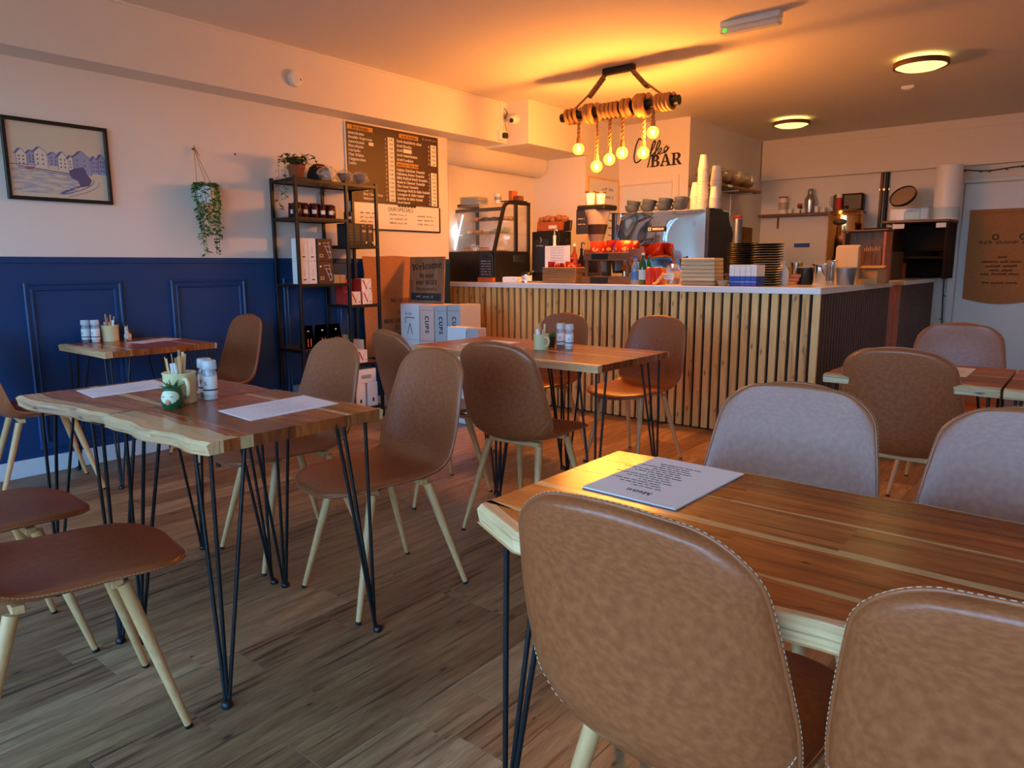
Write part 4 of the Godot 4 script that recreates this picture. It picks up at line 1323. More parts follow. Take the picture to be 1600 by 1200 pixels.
	part(wb, "frame", moulding(-0.315, 0.315, -0.01, 0.895, [Vector2(0, 0), Vector2(0, 0.018), Vector2(0.022, 0.018), Vector2(0.022, 0.008)]), mats["pine_1"])
	for i in 9:
		scribble(wb, 0.24 if i < 2 else 0.14, 0.04 if i < 2 else 0.025, mats["dark_ink"], Vector3(0.0112, 0.76 - i * 0.08, 0.04 if i < 2 else -0.10), face, 450 + i, 0.0018)
	# sack pinned to the panelling
	var sk := thing("coffee_sack", "brown hessian coffee sack with black stencilling hung on the navy panelling", "sack", Vector3(WX + 0.032, 0.45, -4.22))
	var nz := noise(301, 2)
	var rows := []
	for i in 19:
		var line := []
		for j in 15:
			var u := j / 14.0
			var v := i / 18.0
			var z := 0.35 - 0.64 * u + 0.008 * nz.get_noise_2d(v * 3.0, 5.0)
			var y: float = 0.845 * v - 0.004 * sin(u * 9.0) * v
			line.append(Vector3(0.012 + 0.010 * nz.get_noise_2d(u * 3.0, v * 2.0) + 0.006 * sin(u * 17.0 + v * 2.0) * v, y, z))
		rows.append(line)
	var skb := MB.new()
	skb.grid(rows, Vector3(1, 0, 0), 2.0, 2.0)
	var rear := []
	for line in rows:
		var l2 := []
		for p in line:
			l2.append(p - Vector3(0.006, 0, 0))
		rear.append(l2)
	skb.grid(rear, Vector3(-1, 0, 0), 2.0, 2.0)
	part(sk, "cloth", skb.done(), mats["sacking"])
	var lines := [["NO HOOKS", 0.47, -0.02], ["SHB EP", 0.37, -0.05], ["NEW ORIENTE", 0.295, 0.03], ["EL DUKE", 0.235, -0.03], ["PRODUCT OF", 0.175, 0.0], ["ESPECIALLY PREPARED", 0.105, 0.03]]
	for l in lines:
		words(sk, l[0], 0.036, mats["dark_ink"], Vector3(0.031, l[1], l[2] - 0.03), face, "Droid Sans", 1, "stencil", 3.0)

# ---------- black metal shelf unit and what stands on it
const SX0 := -4.76
const SX1 := -4.47
func carton(called: String, label: String, size: Vector3, at: Vector3, m: Material, group: String, turn := 0.0, cat := "box") -> Node3D:
	var t := thing(called, label, cat, at, turn, group)
	part(t, "carton", bx(size, 0.0015, Vector3(0, size.y * 0.5, 0)), m)
	var lid := MB.new()
	lid.box(Vector3(0, size.y + 0.0006, 0), Vector3(size.x * 0.96, 0.001, size.z * 0.46), 0.0)
	part(t, "flap", lid.done(), m)
	return t
func v_box(label: String, at: Vector3, w: float, turn := 0.0) -> void:
	# white carton with a red V on the face towards +x
	var t := carton("dripper_box", label, Vector3(w, w, w), at, mats["white_card"], "red and white dripper boxes", turn)
	part(t, "red_side", span(Vector3(-w * 0.5, 0.001, w * 0.5), Vector3(w * 0.5, w, w * 0.5 + 0.001)), mats["red_print"])
	var b := MB.new()
	var bs := Basis(Vector3.UP, PI / 2)
	b.extrude(PackedVector2Array([Vector2(-0.40 * w, 0.9 * w), Vector2(-0.26 * w, 0.9 * w), Vector2(0.08 * w, 0.16 * w), Vector2(-0.02 * w, 0.12 * w)]), 0.0, 0.0008, bs, Vector3(w * 0.5, 0, 0))
	part(t, "printed_mark", b.done(), mats["red_print"])
	part(t, "printed_stroke", tubed(smooth_path([Vector3(w * 0.5, w * 0.15, -0.02 * w), Vector3(w * 0.5, w * 0.6, -0.14 * w), Vector3(w * 0.5, w * 0.9, -0.38 * w)], 4), 0.002, -1.0, 4), mat("gold_print", c8(202, 164, 92), 0.5))
	part(t, "printed_cup", bx(Vector3(0.001, w * 0.12, w * 0.1), 0.0, Vector3(w * 0.5, w * 0.2, -0.34 * w)), mat("maroon_print", c8(96, 30, 26), 0.6))

func jar_of(label: String, at: Vector3, m: Material) -> void:
	var t := thing("preserve_jar", label, "jar", at, rng.randf_range(50, 80), "dark preserve jars on the black shelf")
	part(t, "jar", lathed([Vector2(0, 0), Vector2(0.029, 0), Vector2(0.032, 0.004), Vector2(0.032, 0.078), Vector2(0.026, 0.088), Vector2(0, 0.088)], 18), m)
	part(t, "lid", lathed([Vector2(0, 0.088), Vector2(0.029, 0.088), Vector2(0.03, 0.09), Vector2(0.03, 0.101), Vector2(0.028, 0.103), Vector2(0, 0.103)], 18), mat("jar_lid", c8(72, 26, 26), 0.35, 0.4))
	var lb := MB.new()
	lb.box(Vector3(0, 0.042, 0.0322), Vector3(0.03, 0.028, 0.0016), 0.0)
	part(t, "label", lb.done(), mats["white_card"])

func build_shelf_unit() -> void:
	var z0 := -3.07
	var z1 := -3.51
	var z2 := -3.80
	var u := thing("metal_shelf_unit", "tall black metal shelf unit with staggered shelves against the wall", "shelf unit", Vector3((SX0 + SX1) * 0.5, 0, -3.435))
	var o := u.position
	for z in [z0, z1, z2]:
		for x in [SX0, SX1]:
			part(u, "post", span(Vector3(x - 0.011, 0, z - 0.011) - o, Vector3(x + 0.011, 1.845, z + 0.011) - o, 0.0015), mats["black_metal"])
	var levels := [[z0, z2, 1.83, true], [z0, z1, 1.563, false], [z0, z1, 1.087, false], [z0, z1, 0.609, false], [z0, z1, 0.13, false], [z1, z2, 1.372, false], [z1, z2, 0.918, false], [z1, z2, 0.459, true], [z1, z2, 0.10, true]]
	for l in levels:
		var y: float = l[2]
		part(u, "shelf_board", span(Vector3(SX0 - 0.008, y - 0.016, l[0] - 0.012) - o, Vector3(SX1 + 0.004, y, l[1] + 0.012) - o, 0.0015, 2, 0.9), mats["brown_wood"])
		var fr := MB.new()
		for x in [SX0, SX1]:
			fr.box(Vector3(x, y - 0.012, (l[0] + l[1]) * 0.5) - o, Vector3(0.02, 0.022, abs(l[0] - l[1]) - 0.022), 0.0015)
		for z in [l[0], l[1]]:
			fr.box(Vector3((SX0 + SX1) * 0.5, y - 0.012, z) - o, Vector3(abs(SX0 - SX1) - 0.022, 0.022, 0.02), 0.0015)
		part(u, "shelf_frame", fr.done(), mats["black_metal"])
	# --- top shelf
	var ty := 1.8305
	var pl := thing("potted_plant", "trailing plant in a terracotta pot on the top of the black shelf", "plant", Vector3(-4.62, ty, -3.19))
	part(pl, "saucer", lathed([Vector2(0, 0), Vector2(0.055, 0), Vector2(0.085, 0.014), Vector2(0.08, 0.015), Vector2(0.05, 0.004), Vector2(0, 0.004)], 22), mat("blue_saucer", c8(104, 130, 150), 0.4))
	part(pl, "pot", lathed([Vector2(0, 0.005), Vector2(0.045, 0.005), Vector2(0.06, 0.085), Vector2(0.064, 0.085), Vector2(0.064, 0.105), Vector2(0.056, 0.105), Vector2(0.054, 0.09), Vector2(0, 0.09)], 22), mats["terracotta"])
	var r := RandomNumberGenerator.new()
	r.seed = 91
	for k in 26:
		var a := TAU * k / 26.0 + r.randf() * 0.3
		var reach := r.randf_range(0.05, 0.12)
		var tall := r.randf_range(0.03, 0.085)
		var drop := 0.0
		if k % 9 == 4:
			drop = r.randf_range(0.12, 0.30)
		var d := Vector3(cos(a), 0, sin(a))
		if drop > 0.0:
			d = [Vector3(0.5, 0, 0.9), Vector3(0.95, 0, -0.45), Vector3(0.2, 0, 1.0)][(k / 9) % 3]
			reach = 0.15
		var pts := [Vector3(0, 0.09, 0) + d * 0.02, Vector3(0, 0.1 + tall, 0) + d * reach * 0.5, Vector3(0, 0.09 + tall * 0.6, 0) + d * reach]
		if drop > 0.0:
			pts.append(Vector3(0, 0.05 - drop * 0.5, 0) + d * (reach + 0.03))
			pts.append(Vector3(0, 0.05 - drop, 0) + d * (reach + 0.03))
		var path := smooth_path(pts, 7)
		for i in path.size():
			path[i].x = max(path[i].x, -0.14)
		var b := MB.new()
		b.tube(path, 0.0013, -1.0, 4)
		leaf_strand(b, path, r, 0.034, 0.007)
		part(pl, "stem", b.done(), mat("dusty_leaf", c8(74, 88, 52), 0.6))
	# black cap on the top shelf
	var cp := thing("baseball_cap", "black cap with an orange patch standing on the top shelf", "cap", Vector3(-4.665, ty, -3.42), 65)
	cp.scale = Vector3.ONE * 0.9
	var cb := MB.new()
	cb.lathe([Vector2(0.098, 0.0), Vector2(0.1, 0.03), Vector2(0.095, 0.08), Vector2(0.078, 0.125), Vector2(0.045, 0.152), Vector2(0, 0.16)], 26)
	part(cp, "crown", cb.done(), mat("cap_cloth", c8(20, 20, 23), 0.85))
	var brim := []
	for i in 7:
		var line := []
		for j in 13:
			var a := lerpf(-1.15, 1.15, j / 12.0)
			line.append(Vector3(sin(a) * (0.098 + 0.01 * i * cos(a)), 0.006 - 0.016 * pow(abs(a), 2.0) * 0.3 + 0.004, cos(a) * (0.098 + 0.011 * i)))
		brim.append(line)
	var bb := MB.new()
	bb.grid(brim, Vector3.UP)
	part(cp, "brim", bb.done(), mats["cap_cloth"])
	part(cp, "patch", bx(Vector3(0.06, 0.024, 0.004), 0.001, Vector3(0, 0.118, 0.082)), mat("orange_patch", c8(206, 84, 48), 0.6), Vector3.ZERO, Vector3(-4, 0, 0))
	# wrapped cup, two metal drippers in clear wraps
	var bag_mat := glass("clear_wrap", c8(245, 245, 242), 0.14, 0.12)
	var wraps := [["wrapped_server", "glass server in a clear wrap before the black cap", -3.36, -4.485, 0], ["coffee_dripper", "metal cone dripper in a clear wrap next to the black cap", -3.575, -4.56, 1], ["coffee_dripper", "metal cone dripper in a clear wrap at the shelf end by the menu", -3.715, -4.55, 1]]
	for w in wraps:
		var t := thing(w[0], w[1], "dripper", Vector3(w[3], ty, w[2]))
		if w[4] == 0:
			part(t, "vessel", lathed([Vector2(0, 0.0), Vector2(0.035, 0), Vector2(0.045, 0.02), Vector2(0.04, 0.06), Vector2(0.03, 0.075), Vector2(0.028, 0.075), Vector2(0.036, 0.058), Vector2(0, 0.01)], 20), mats["clear_glass"])
		else:
			part(t, "cone", lathed([Vector2(0.018, 0.0), Vector2(0.02, 0.004), Vector2(0.058, 0.072), Vector2(0.06, 0.076), Vector2(0.056, 0.074), Vector2(0.016, 0.004), Vector2(0.018, 0.0)], 22), mats["steel"])
			part(t, "base_ring", lathed([Vector2(0.02, 0), Vector2(0.04, 0), Vector2(0.04, 0.004), Vector2(0.02, 0.004)], 20), mats["steel"])
		var wr := MB.new()
		wr.ball(Vector3(0, 0.052, 0), Vector3(0.068, 0.052, 0.066), 18, 12, 0.32, 31 + int(w[2] * 100))
		part(t, "wrap", wr.done(), bag_mat)
	# --- jars on the second shelf
	var jam := mat("dark_jam", c8(66, 18, 20), 0.12)
	var k := 0
	for q in [[-3.12, -4.53], [-3.19, -4.55], [-3.26, -4.53], [-3.335, -4.54], [-3.41, -4.545], [-3.47, -4.60], [-3.15, -4.63], [-3.23, -4.64], [-3.31, -4.64]]:
		jar_of("dark preserve jar in the crowded row on the second shelf", Vector3(q[1], 1.5635, q[0]), jam)
		k += 1
	# black tin beside them, on the wall of boxes below
	var tin := thing("coffee_tin", "single dark coffee tin on top of the black boxes", "tin", Vector3(-4.555, 1.5635 - 0.0, -3.475 - 0.0), 60)
	tin.position = Vector3(-4.53, 1.537, -3.575)
	part(tin, "tin", cyl(0.036, 0.085, 20, 0.003), mats["black_plastic"])
	part(tin, "label", bx(Vector3(0.034, 0.02, 0.002), 0.0, Vector3(0, 0.04, 0.0365)), mats["white_card"])
	# --- right bay, black cafetiere boxes
	for i in 4:
		var zz := -3.555 - i * 0.064
		var t := carton("cafetiere_box", ["tall black box with teal print, at the post end of the row", "tall black box with teal print, beside the cafetiere pictures", "tall black box picturing a cafetiere, red logo, inner one", "tall black box picturing a cafetiere, red logo, at the menu end"][i], Vector3(0.13, 0.164, 0.06), Vector3(-4.55, 1.3725, zz), mat("box_black", c8(24, 24, 27), 0.4), "black cafetiere boxes on the shelf")
		if i > 1:
			part(t, "red_logo", bx(Vector3(0.001, 0.01, 0.024), 0.0, Vector3(0.0655, 0.148, 0.008)), mats["red_print"])
			part(t, "printed_cafetiere", bx(Vector3(0.001, 0.075, 0.034), 0.0, Vector3(0.0655, 0.062, 0)), mat("coffee_print", c8(72, 36, 22), 0.4))
			part(t, "printed_rim", bx(Vector3(0.001, 0.016, 0.034), 0.0, Vector3(0.0655, 0.108, 0)), mat("tan_print", c8(196, 170, 140), 0.5))
			part(t, "sticker", bx(Vector3(0.001, 0.014, 0.013), 0.0, Vector3(0.066, 0.022, -0.02)), mats["white_card"])
		else:
			for j in 4:
				part(t, "printed_line", bx(Vector3(0.001, 0.006, 0.03), 0.0, Vector3(0.0655, 0.04 + j * 0.022, 0)), mat("teal_print", c8(70, 96, 110), 0.5))
	# --- third shelf: white tall boxes and brown boxes with line drawings
	for row in 2:
		for i in 2:
			var t := carton("filter_box", "tall white box, %s row, %s the shelf's end post" % [["lower", "upper"][row], ["next to", "one away from"][i]], Vector3(0.10, 0.162, 0.068), Vector3(-4.535, 1.0875 + row * 0.1635, -3.125 - i * 0.072), mats["white_card"], "tall white boxes on the shelf")
			part(t, "printed_mark", bx(Vector3(0.001, 0.008, 0.024), 0.0, Vector3(0.0505, 0.03, 0)), mats["dark_ink"])
			part(t, "printed_line", bx(Vector3(0.001, 0.05, 0.002), 0.0, Vector3(0.0505, 0.08, 0)), mat("grey_ink", c8(150, 154, 158), 0.7))
		var b := carton("brewer_box", "dark brown box with a white line drawing, %s one" % ["lower", "upper"][row], Vector3(0.17, 0.162, 0.13), Vector3(-4.56, 1.0875 + row * 0.1635, -3.303), mat("box_brown", c8(74, 42, 28), 0.55), "brown brewer boxes")
		for ln in [[Vector2(0.02, 0.13), Vector2(-0.045, 0.135)], [Vector2(-0.03, 0.135), Vector2(-0.055, 0.03)], [Vector2(-0.0, 0.11), Vector2(-0.04, 0.02)], [Vector2(0.01, 0.11), Vector2(-0.045, 0.105)], [Vector2(-0.02, 0.07), Vector2(-0.055, 0.065)], [Vector2(-0.03, 0.02), Vector2(-0.055, 0.03)]]:
			part(b, "line_drawing", tubed([Vector3(0.0855, ln[0].y, ln[0].x), Vector3(0.0855, ln[1].y, ln[1].x)], 0.0018, -1.0, 4), mats["white_ink"])
		part(b, "sticker", bx(Vector3(0.001, 0.013, 0.014), 0.0, Vector3(0.0855, 0.125, 0.045)), mats["white_card"])
		part(b, "printed_icon", moulding(0.018, 0.05, 0.028, 0.052, [Vector2(0, 0), Vector2(0, 0.001), Vector2(0.006, 0.001), Vector2(0.006, 0)]), mats["tan_print"], Vector3(0.085, 0, 0))
	for i in 4:
		carton("kraft_box", "flat kraft box in the short stack by the brown boxes, %s" % ["lower near", "upper near", "lower far", "upper far"][i], Vector3(0.12, 0.03, 0.05), Vector3(-4.53, 1.0875 + 0.0315 * (i % 2), -3.398 - 0.055 * (i / 2)), mats["kraft"], "flat kraft boxes")
	# --- dripper boxes
	var w := 0.098
	v_box("red and white V box on the lower row beside the centre post", Vector3(-4.53, 0.9185, -3.575), w)
	v_box("red and white V box on the lower row at the open end", Vector3(-4.53, 0.9185, -3.69), w)
	v_box("red and white V box stacked on top of another", Vector3(-4.53, 0.9185 + w + 0.002, -3.685), w)
	v_box("red and white V box alone on the low wooden shelf", Vector3(-4.53, 0.4595, -3.62), w)
	var rb := carton("orange_box", "plain red box on the wall side of the V boxes", Vector3(0.09, 0.19, 0.1), Vector3(-4.65, 0.9185, -3.6), mats["red_print"], "")
	rb.name = "red_box"
	carton("patterned_carton", "blue and white carton behind the single V box", Vector3(0.1, 0.165, 0.13), Vector3(-4.66, 0.4595, -3.68), mat("pale_blue_card", c8(176, 196, 214), 0.7), "")
	# --- fourth shelf: coffee bags
	for i in 3:
		var t := thing("coffee_bag", ["black coffee bag with orange stripes by the end post", "black coffee bag with orange stripes in the middle of the row", "black coffee bag at the centre post"][i], "bag", Vector3(-4.54, 0.6095, -3.155 - i * 0.125), 82, "black coffee bags")
		var b := MB.new()
		var rows := []
		for a in 9:
			var v := a / 8.0
			var line := []
			for c in 17:
				var th := TAU * (c % 16) / 16.0
				var sq := pow(max(abs(cos(th)), abs(sin(th))), -0.55)
				var dz := 0.036 * (1.0 - v * v) + 0.003
				line.append(Vector3(cos(th) * sq * 0.05 * (1.0 - 0.08 * v), 0.17 * v, sin(th) * sq * dz))
			rows.append(line)
		b.grid(rows)
		for i2 in b.v.size():
			var out := Vector3(b.v[i2].x, 0, b.v[i2].z)
			if b.n[i2].dot(out) < 0.0:
				b.n[i2] = -b.n[i2]
		part(t, "pouch", b.done(), mats["box_black"])
		part(t, "valve", bx(Vector3(0.014, 0.01, 0.003), 0.001, Vector3(0, 0.13, 0.022)), mats["white_card"])
		for s in [-0.012, 0.012]:
			part(t, "orange_stripe", bx(Vector3(0.009, 0.06, 0.002), 0.0, Vector3(s, 0.045, 0.0395)), mats["orange_patch"])
	carton("small_kraft_box", "little kraft carton beside the black coffee bags", Vector3(0.05, 0.08, 0.04), Vector3(-4.52, 0.6095, -3.478), mats["kraft"], "")
	# --- bottom
	carton("teal_carton", "teal patterned carton on the bottom shelf", Vector3(0.2, 0.19, 0.26), Vector3(-4.6, 0.1305, -3.25), textured("teal_pattern", mottle_tex(64, 64, 221, c8(36, 74, 92), c8(190, 214, 220), 0.25, 1), 0.7, Color.WHITE, Vector3(3, 3, 1)), "")
	for i in 2:
		var t := carton("cup_carton", ["tall white carton at the bottom, beside the centre post", "tall white carton at the bottom, beside the far post"][i], Vector3(0.13, 0.19, 0.095), Vector3(-4.54, 0.1005, -3.585 - i * 0.125), mats["white_card"], "white cartons on the bottom shelf")
		part(t, "printed_mark", bx(Vector3(0.001, 0.03, 0.018), 0.0, Vector3(0.0655, 0.05, 0)), mats["dark_ink"])
	var tc := carton("cup_carton", "white carton with drawings lying across the two bottom cartons", Vector3(0.16, 0.11, 0.2), Vector3(-4.56, 0.2925, -3.65), mats["white_card"], "white cartons on the bottom shelf")
	part(tc, "printed_mark", bx(Vector3(0.001, 0.03, 0.1), 0.0, Vector3(0.0805, 0.05, 0)), mats["grey_ink"])
	# --- stacked drink cartons on the floor before the counter, and the sign on them
	var zf := -4.16
	var cols := [[600, 626], [626, 655], [656, 678], [679, 698], [699, 720]]
	var names := ["", "white oat drink carton with a walking figure drawing", "pink cup drink carton", "grey cup drink carton next to the pink one", "grey cup drink carton by the counter slats"]
	var tints := [c8(226, 228, 228), c8(226, 230, 232), c8(232, 194, 180), c8(184, 186, 188), c8(178, 178, 180)]
	var STK := on_z(645, 475, zf).y
	var tops := [0.0, STK, STK, STK, STK + 0.008]
	for i in range(1, 5):
		var xa := on_z(cols[i][0], 500, zf).x
		var xb := on_z(cols[i][1], 500, zf).x
		var m := mat("drink_card_%d" % i, tints[i], 0.7)
		for lv in 3:
			var h: float = tops[i] / 3.0
			var t := carton("drink_carton", "%s, %s of its stack" % [names[i], ["bottom", "middle", "top"][lv]], Vector3(xb - xa - 0.004, h - 0.002, 0.24), Vector3((xa + xb) * 0.5, lv * h + 0.0005, zf - 0.12), m, "drink cartons stacked before the counter")
			if i == 1:
				scribble(t, 0.10, 0.03, mats["dark_ink"], Vector3(-0.05, h * 0.68, 0.121), Vector3.ZERO, 500 + lv, 0.0016)
				part(t, "drawn_leg", tubed([Vector3(-0.0, h * 0.45, 0.1205), Vector3(-0.03, h * 0.15, 0.1205)], 0.003, -1.0, 4), mats["dark_ink"])
				part(t, "drawn_leg", tubed([Vector3(0.0, h * 0.45, 0.1205), Vector3(0.03, h * 0.15, 0.1205)], 0.003, -1.0, 4), mats["dark_ink"])
				part(t, "drawn_arm", tubed(smooth_path([Vector3(-0.05, h * 0.45, 0.1205), Vector3(-0.055, h * 0.6, 0.1205), Vector3(0.0, h * 0.62, 0.1205), Vector3(0.06, h * 0.6, 0.1205)], 3), 0.003, -1.0, 4), mats["dark_ink"])
			else:
				words(t, "CUPS", 0.042, mats["dark_ink"], Vector3(0.0, h * 0.45, 0.1205), Vector3(0, 0, -90), "Droid Sans Bold", 1, "printed_word", 3.0)
				part(t, "printed_line", bx(Vector3((xb - xa) * 0.8, 0.002, 0.001), 0.0, Vector3(0, h * 0.84, 0.1205)), mats["dark_ink"])
	# lower cartons standing in front of the stack's counter end
	for i in 2:
		var q: Array = [[702, 731], [732, 750]][i]
		var z3 := -4.02
		var xa := on_z(q[0], 520, z3).x
		var xb := on_z(q[1], 520, z3).x
		var h := on_z(720, 511, z3).y
		for lv in 2:
			var t := carton("drink_carton", ["white drink carton with line drawings", "grey drink carton"][i] + [", under the low pair", ", on top of the low pair by the slats"][lv], Vector3(xb - xa - 0.004, h * 0.5 - 0.002, 0.05 + 0.05), Vector3((xa + xb) * 0.5, lv * h * 0.5 + 0.0005, z3 - 0.025), mat("drink_card_%d" % (1 if i == 0 else 4), Color.WHITE), "drink cartons stacked before the counter")
			scribble(t, 0.08, 0.03, mats["dark_ink"], Vector3(-0.05, h * 0.25, 0.0515), Vector3.ZERO, 520 + lv, 0.0018)
	var zs := -4.31
	var sa := on_z(638, 437, zs)
	var sb := on_z(692, 437, zs)
	var sg := thing("wifi_sign", "brown wooden Welcome sign for WIFI standing on the drink cartons", "sign", Vector3((sa.x + sb.x) * 0.5, STK, zs), 0)
	var sw := sb.x - sa.x
	var sh := on_z(665, 401, zs).y - STK
	sg.rotation_degrees.x = -4
	part(sg, "panel", span(Vector3(-sw * 0.5, 0, -0.014), Vector3(sw * 0.5, sh, 0), 0.002, 1, 0.7), textured("sign_wood", wood_tex(256, 128, 231, c8(158, 116, 80), c8(134, 94, 62), c8(90, 60, 38), 0.3), 0.7))
	part(sg, "chalk_panel", span(Vector3(-sw * 0.43, sh * 0.06, 0), Vector3(sw * 0.43, sh * 0.22, 0.002)), mat("chalkboard", c8(40, 46, 54), 0.8))
	words(sg, "Welcome", sh * 0.14, mats["dark_ink"], Vector3(0, sh * 0.80, 0.0008), Vector3(0, 0, 4), "Droid Serif Bold", 1, "lettering", 2.0)
	words(sg, "to use", sh * 0.105, mats["dark_ink"], Vector3(0, sh * 0.60, 0.0008), Vector3.ZERO, "Droid Serif Bold", 1, "lettering", 2.0)
	words(sg, "our WIFI", sh * 0.1, mats["dark_ink"], Vector3(0, sh * 0.45, 0.0008), Vector3.ZERO, "Droid Serif Bold", 1, "lettering", 2.0)
	words(sg, "Our password is", sh * 0.06, mats["dark_ink"], Vector3(0, sh * 0.31, 0.0008), Vector3.ZERO, "Droid Serif", 1, "lettering", 2.0)
	scribble(sg, sw * 0.5, sh * 0.07, mats["white_ink"], Vector3(-sw * 0.28, sh * 0.11, 0.003), Vector3.ZERO, 540, 0.0012)

# ---------- rope pendant over the counter
func build_pendant() -> void:
	var c := Vector3(-3.07, CEIL, -5.08)
	var p := thing("rope_pendant_light", "rope wound black beam pendant with six hanging globe bulbs", "pendant light", c)
	var at := func(x: float, y: float, z := 0.0) -> Vector3: return Vector3(x - c.x, y - c.y, z)
	part(p, "ceiling_plate", span(Vector3(-0.135, -0.045, -0.03), Vector3(0.135, 0, 0.03), 0.004), mats["black_metal"])
	var by := 2.415
	part(p, "beam", tubed([at.call(-3.585, by + 0.004), at.call(-2.57, by - 0.004)], 0.031, -1.0, 16), mats["black_metal"])
	for e in [-3.585, -2.57]:
		part(p, "end_collar", tubed([at.call(e - 0.02, by), at.call(e + 0.02, by)], 0.036, -1.0, 16), mats["black_metal"])
	# windings
	var spots := [[-3.55, -3.42, 3, 0.016, 0.05], [-3.36, -3.27, 2, 0.022, 0.06], [-3.23, -3.04, 5, 0.016, 0.05], [-3.02, -2.93, 2, 0.02, 0.056], [-2.89, -2.81, 2, 0.026, 0.066], [-2.73, -2.60, 4, 0.016, 0.052]]
	for s in spots:
		var path := []
		var turns: int = s[2]
		for i in turns * 14 + 1:
			var a := TAU * i / 14.0
			path.append(at.call(lerp(s[0], s[1], float(i) / (turns * 14)), by + cos(a) * s[4], sin(a) * s[4]))
		part(p, "rope_winding", tubed(path, s[3], -1.0, 8), mats["rope"])
	# hanging cords from the plate to the beam, with their knots
	for q in [[-3.175, -3.50], [-2.965, -2.67]]:
		var x0: float = q[0]
		var x1: float = q[1]
		part(p, "hanger_cord", tubed(smooth_path([at.call(x0, 2.69), at.call(lerp(x0, x1, 0.35), 2.60), at.call(x1, by + 0.04)], 6), 0.008), mats["rope"])
		var kb := MB.new()
		var path := []
		for i in 71:
			var f := i / 70.0
			var m: Vector3 = at.call(lerp(x0, x1, 0.08 + 0.42 * f), lerp(2.675, 2.545, f))
			path.append(m + Vector3(cos(i * 0.9) * 0.017, sin(i * 0.9) * 0.008, sin(i * 0.9) * 0.017))
		kb.tube(path, 0.008, -1.0, 6)
		part(p, "rope_knot", kb.done(), mats["rope"])
	# bulbs
	var bulbs := [[904, 233, 893], [932, 260, 0], [952, 249, 0], [972, 239, 0], [1005, 239, 0], [1020, 207, 0]]
	var globe := glass("amber_glass", c8(255, 190, 70), 0.22, 0.02)
	globe.emission_enabled = true
	globe.emission = Color(1.0, 0.62, 0.12)
	globe.emission_energy_multiplier = 0.32
	var hot := glowing("filament_glow", Color(1.0, 0.80, 0.42), 16.0)
	var gm := MB.new()
	gm.ball(Vector3.ZERO, Vector3(0.046, 0.046, 0.046), 20, 14)
	var gmesh := gm.done()
	var fm := MB.new()
	for k in 6:
		var a := TAU * k / 6
		fm.tube([Vector3(cos(a) * 0.010, -0.022, sin(a) * 0.010), Vector3(cos(a) * 0.012, 0.020, sin(a) * 0.012)], 0.0022, -1.0, 5)
	var fmesh := fm.done()
	var sock := lathed([Vector2(0, 0.095), Vector2(0.012, 0.094), Vector2(0.017, 0.085), Vector2(0.019, 0.05), Vector2(0.022, 0.044), Vector2(0.022, 0.04), Vector2(0, 0.039)], 16)
	for b in bulbs:
		var w := on_z(b[0], b[1], c.z)
		var lp := w - c
		var top: Vector3 = Vector3(lp.x, by - c.y - 0.045, 0)
		# two strands twisted
		var rb := MB.new()
		var len_ := top.y - (lp.y + 0.09)
		for s in 2:
			var path := []
			var n := int(len_ / 0.008) + 2
			for i in n + 1:
				var a := i * 0.75 + s * PI
				path.append(Vector3(lp.x + cos(a) * 0.0065, top.y - len_ * i / n, sin(a) * 0.0065))
			rb.tube(path, 0.008, -1.0, 6)
		part(p, "hanging_rope", rb.done(), mats["rope"])
		var s := part(p, "bulb_socket", sock, mats["rope"], lp)
		s.name = "bulb_socket"
		var g := part(p, "bulb", gmesh, globe, lp)
		part(g, "filament", fmesh, hot)
		var l := OmniLight3D.new()
		l.name = "bulb_light"
		l.light_color = Color(1.0, 0.60, 0.23)
		l.light_energy = 0.54
		l.light_size = 0.012
		l.omni_range = 16.0
		l.omni_attenuation = 2.0
		l.shadow_enabled = true
		g.add_child(l, true)

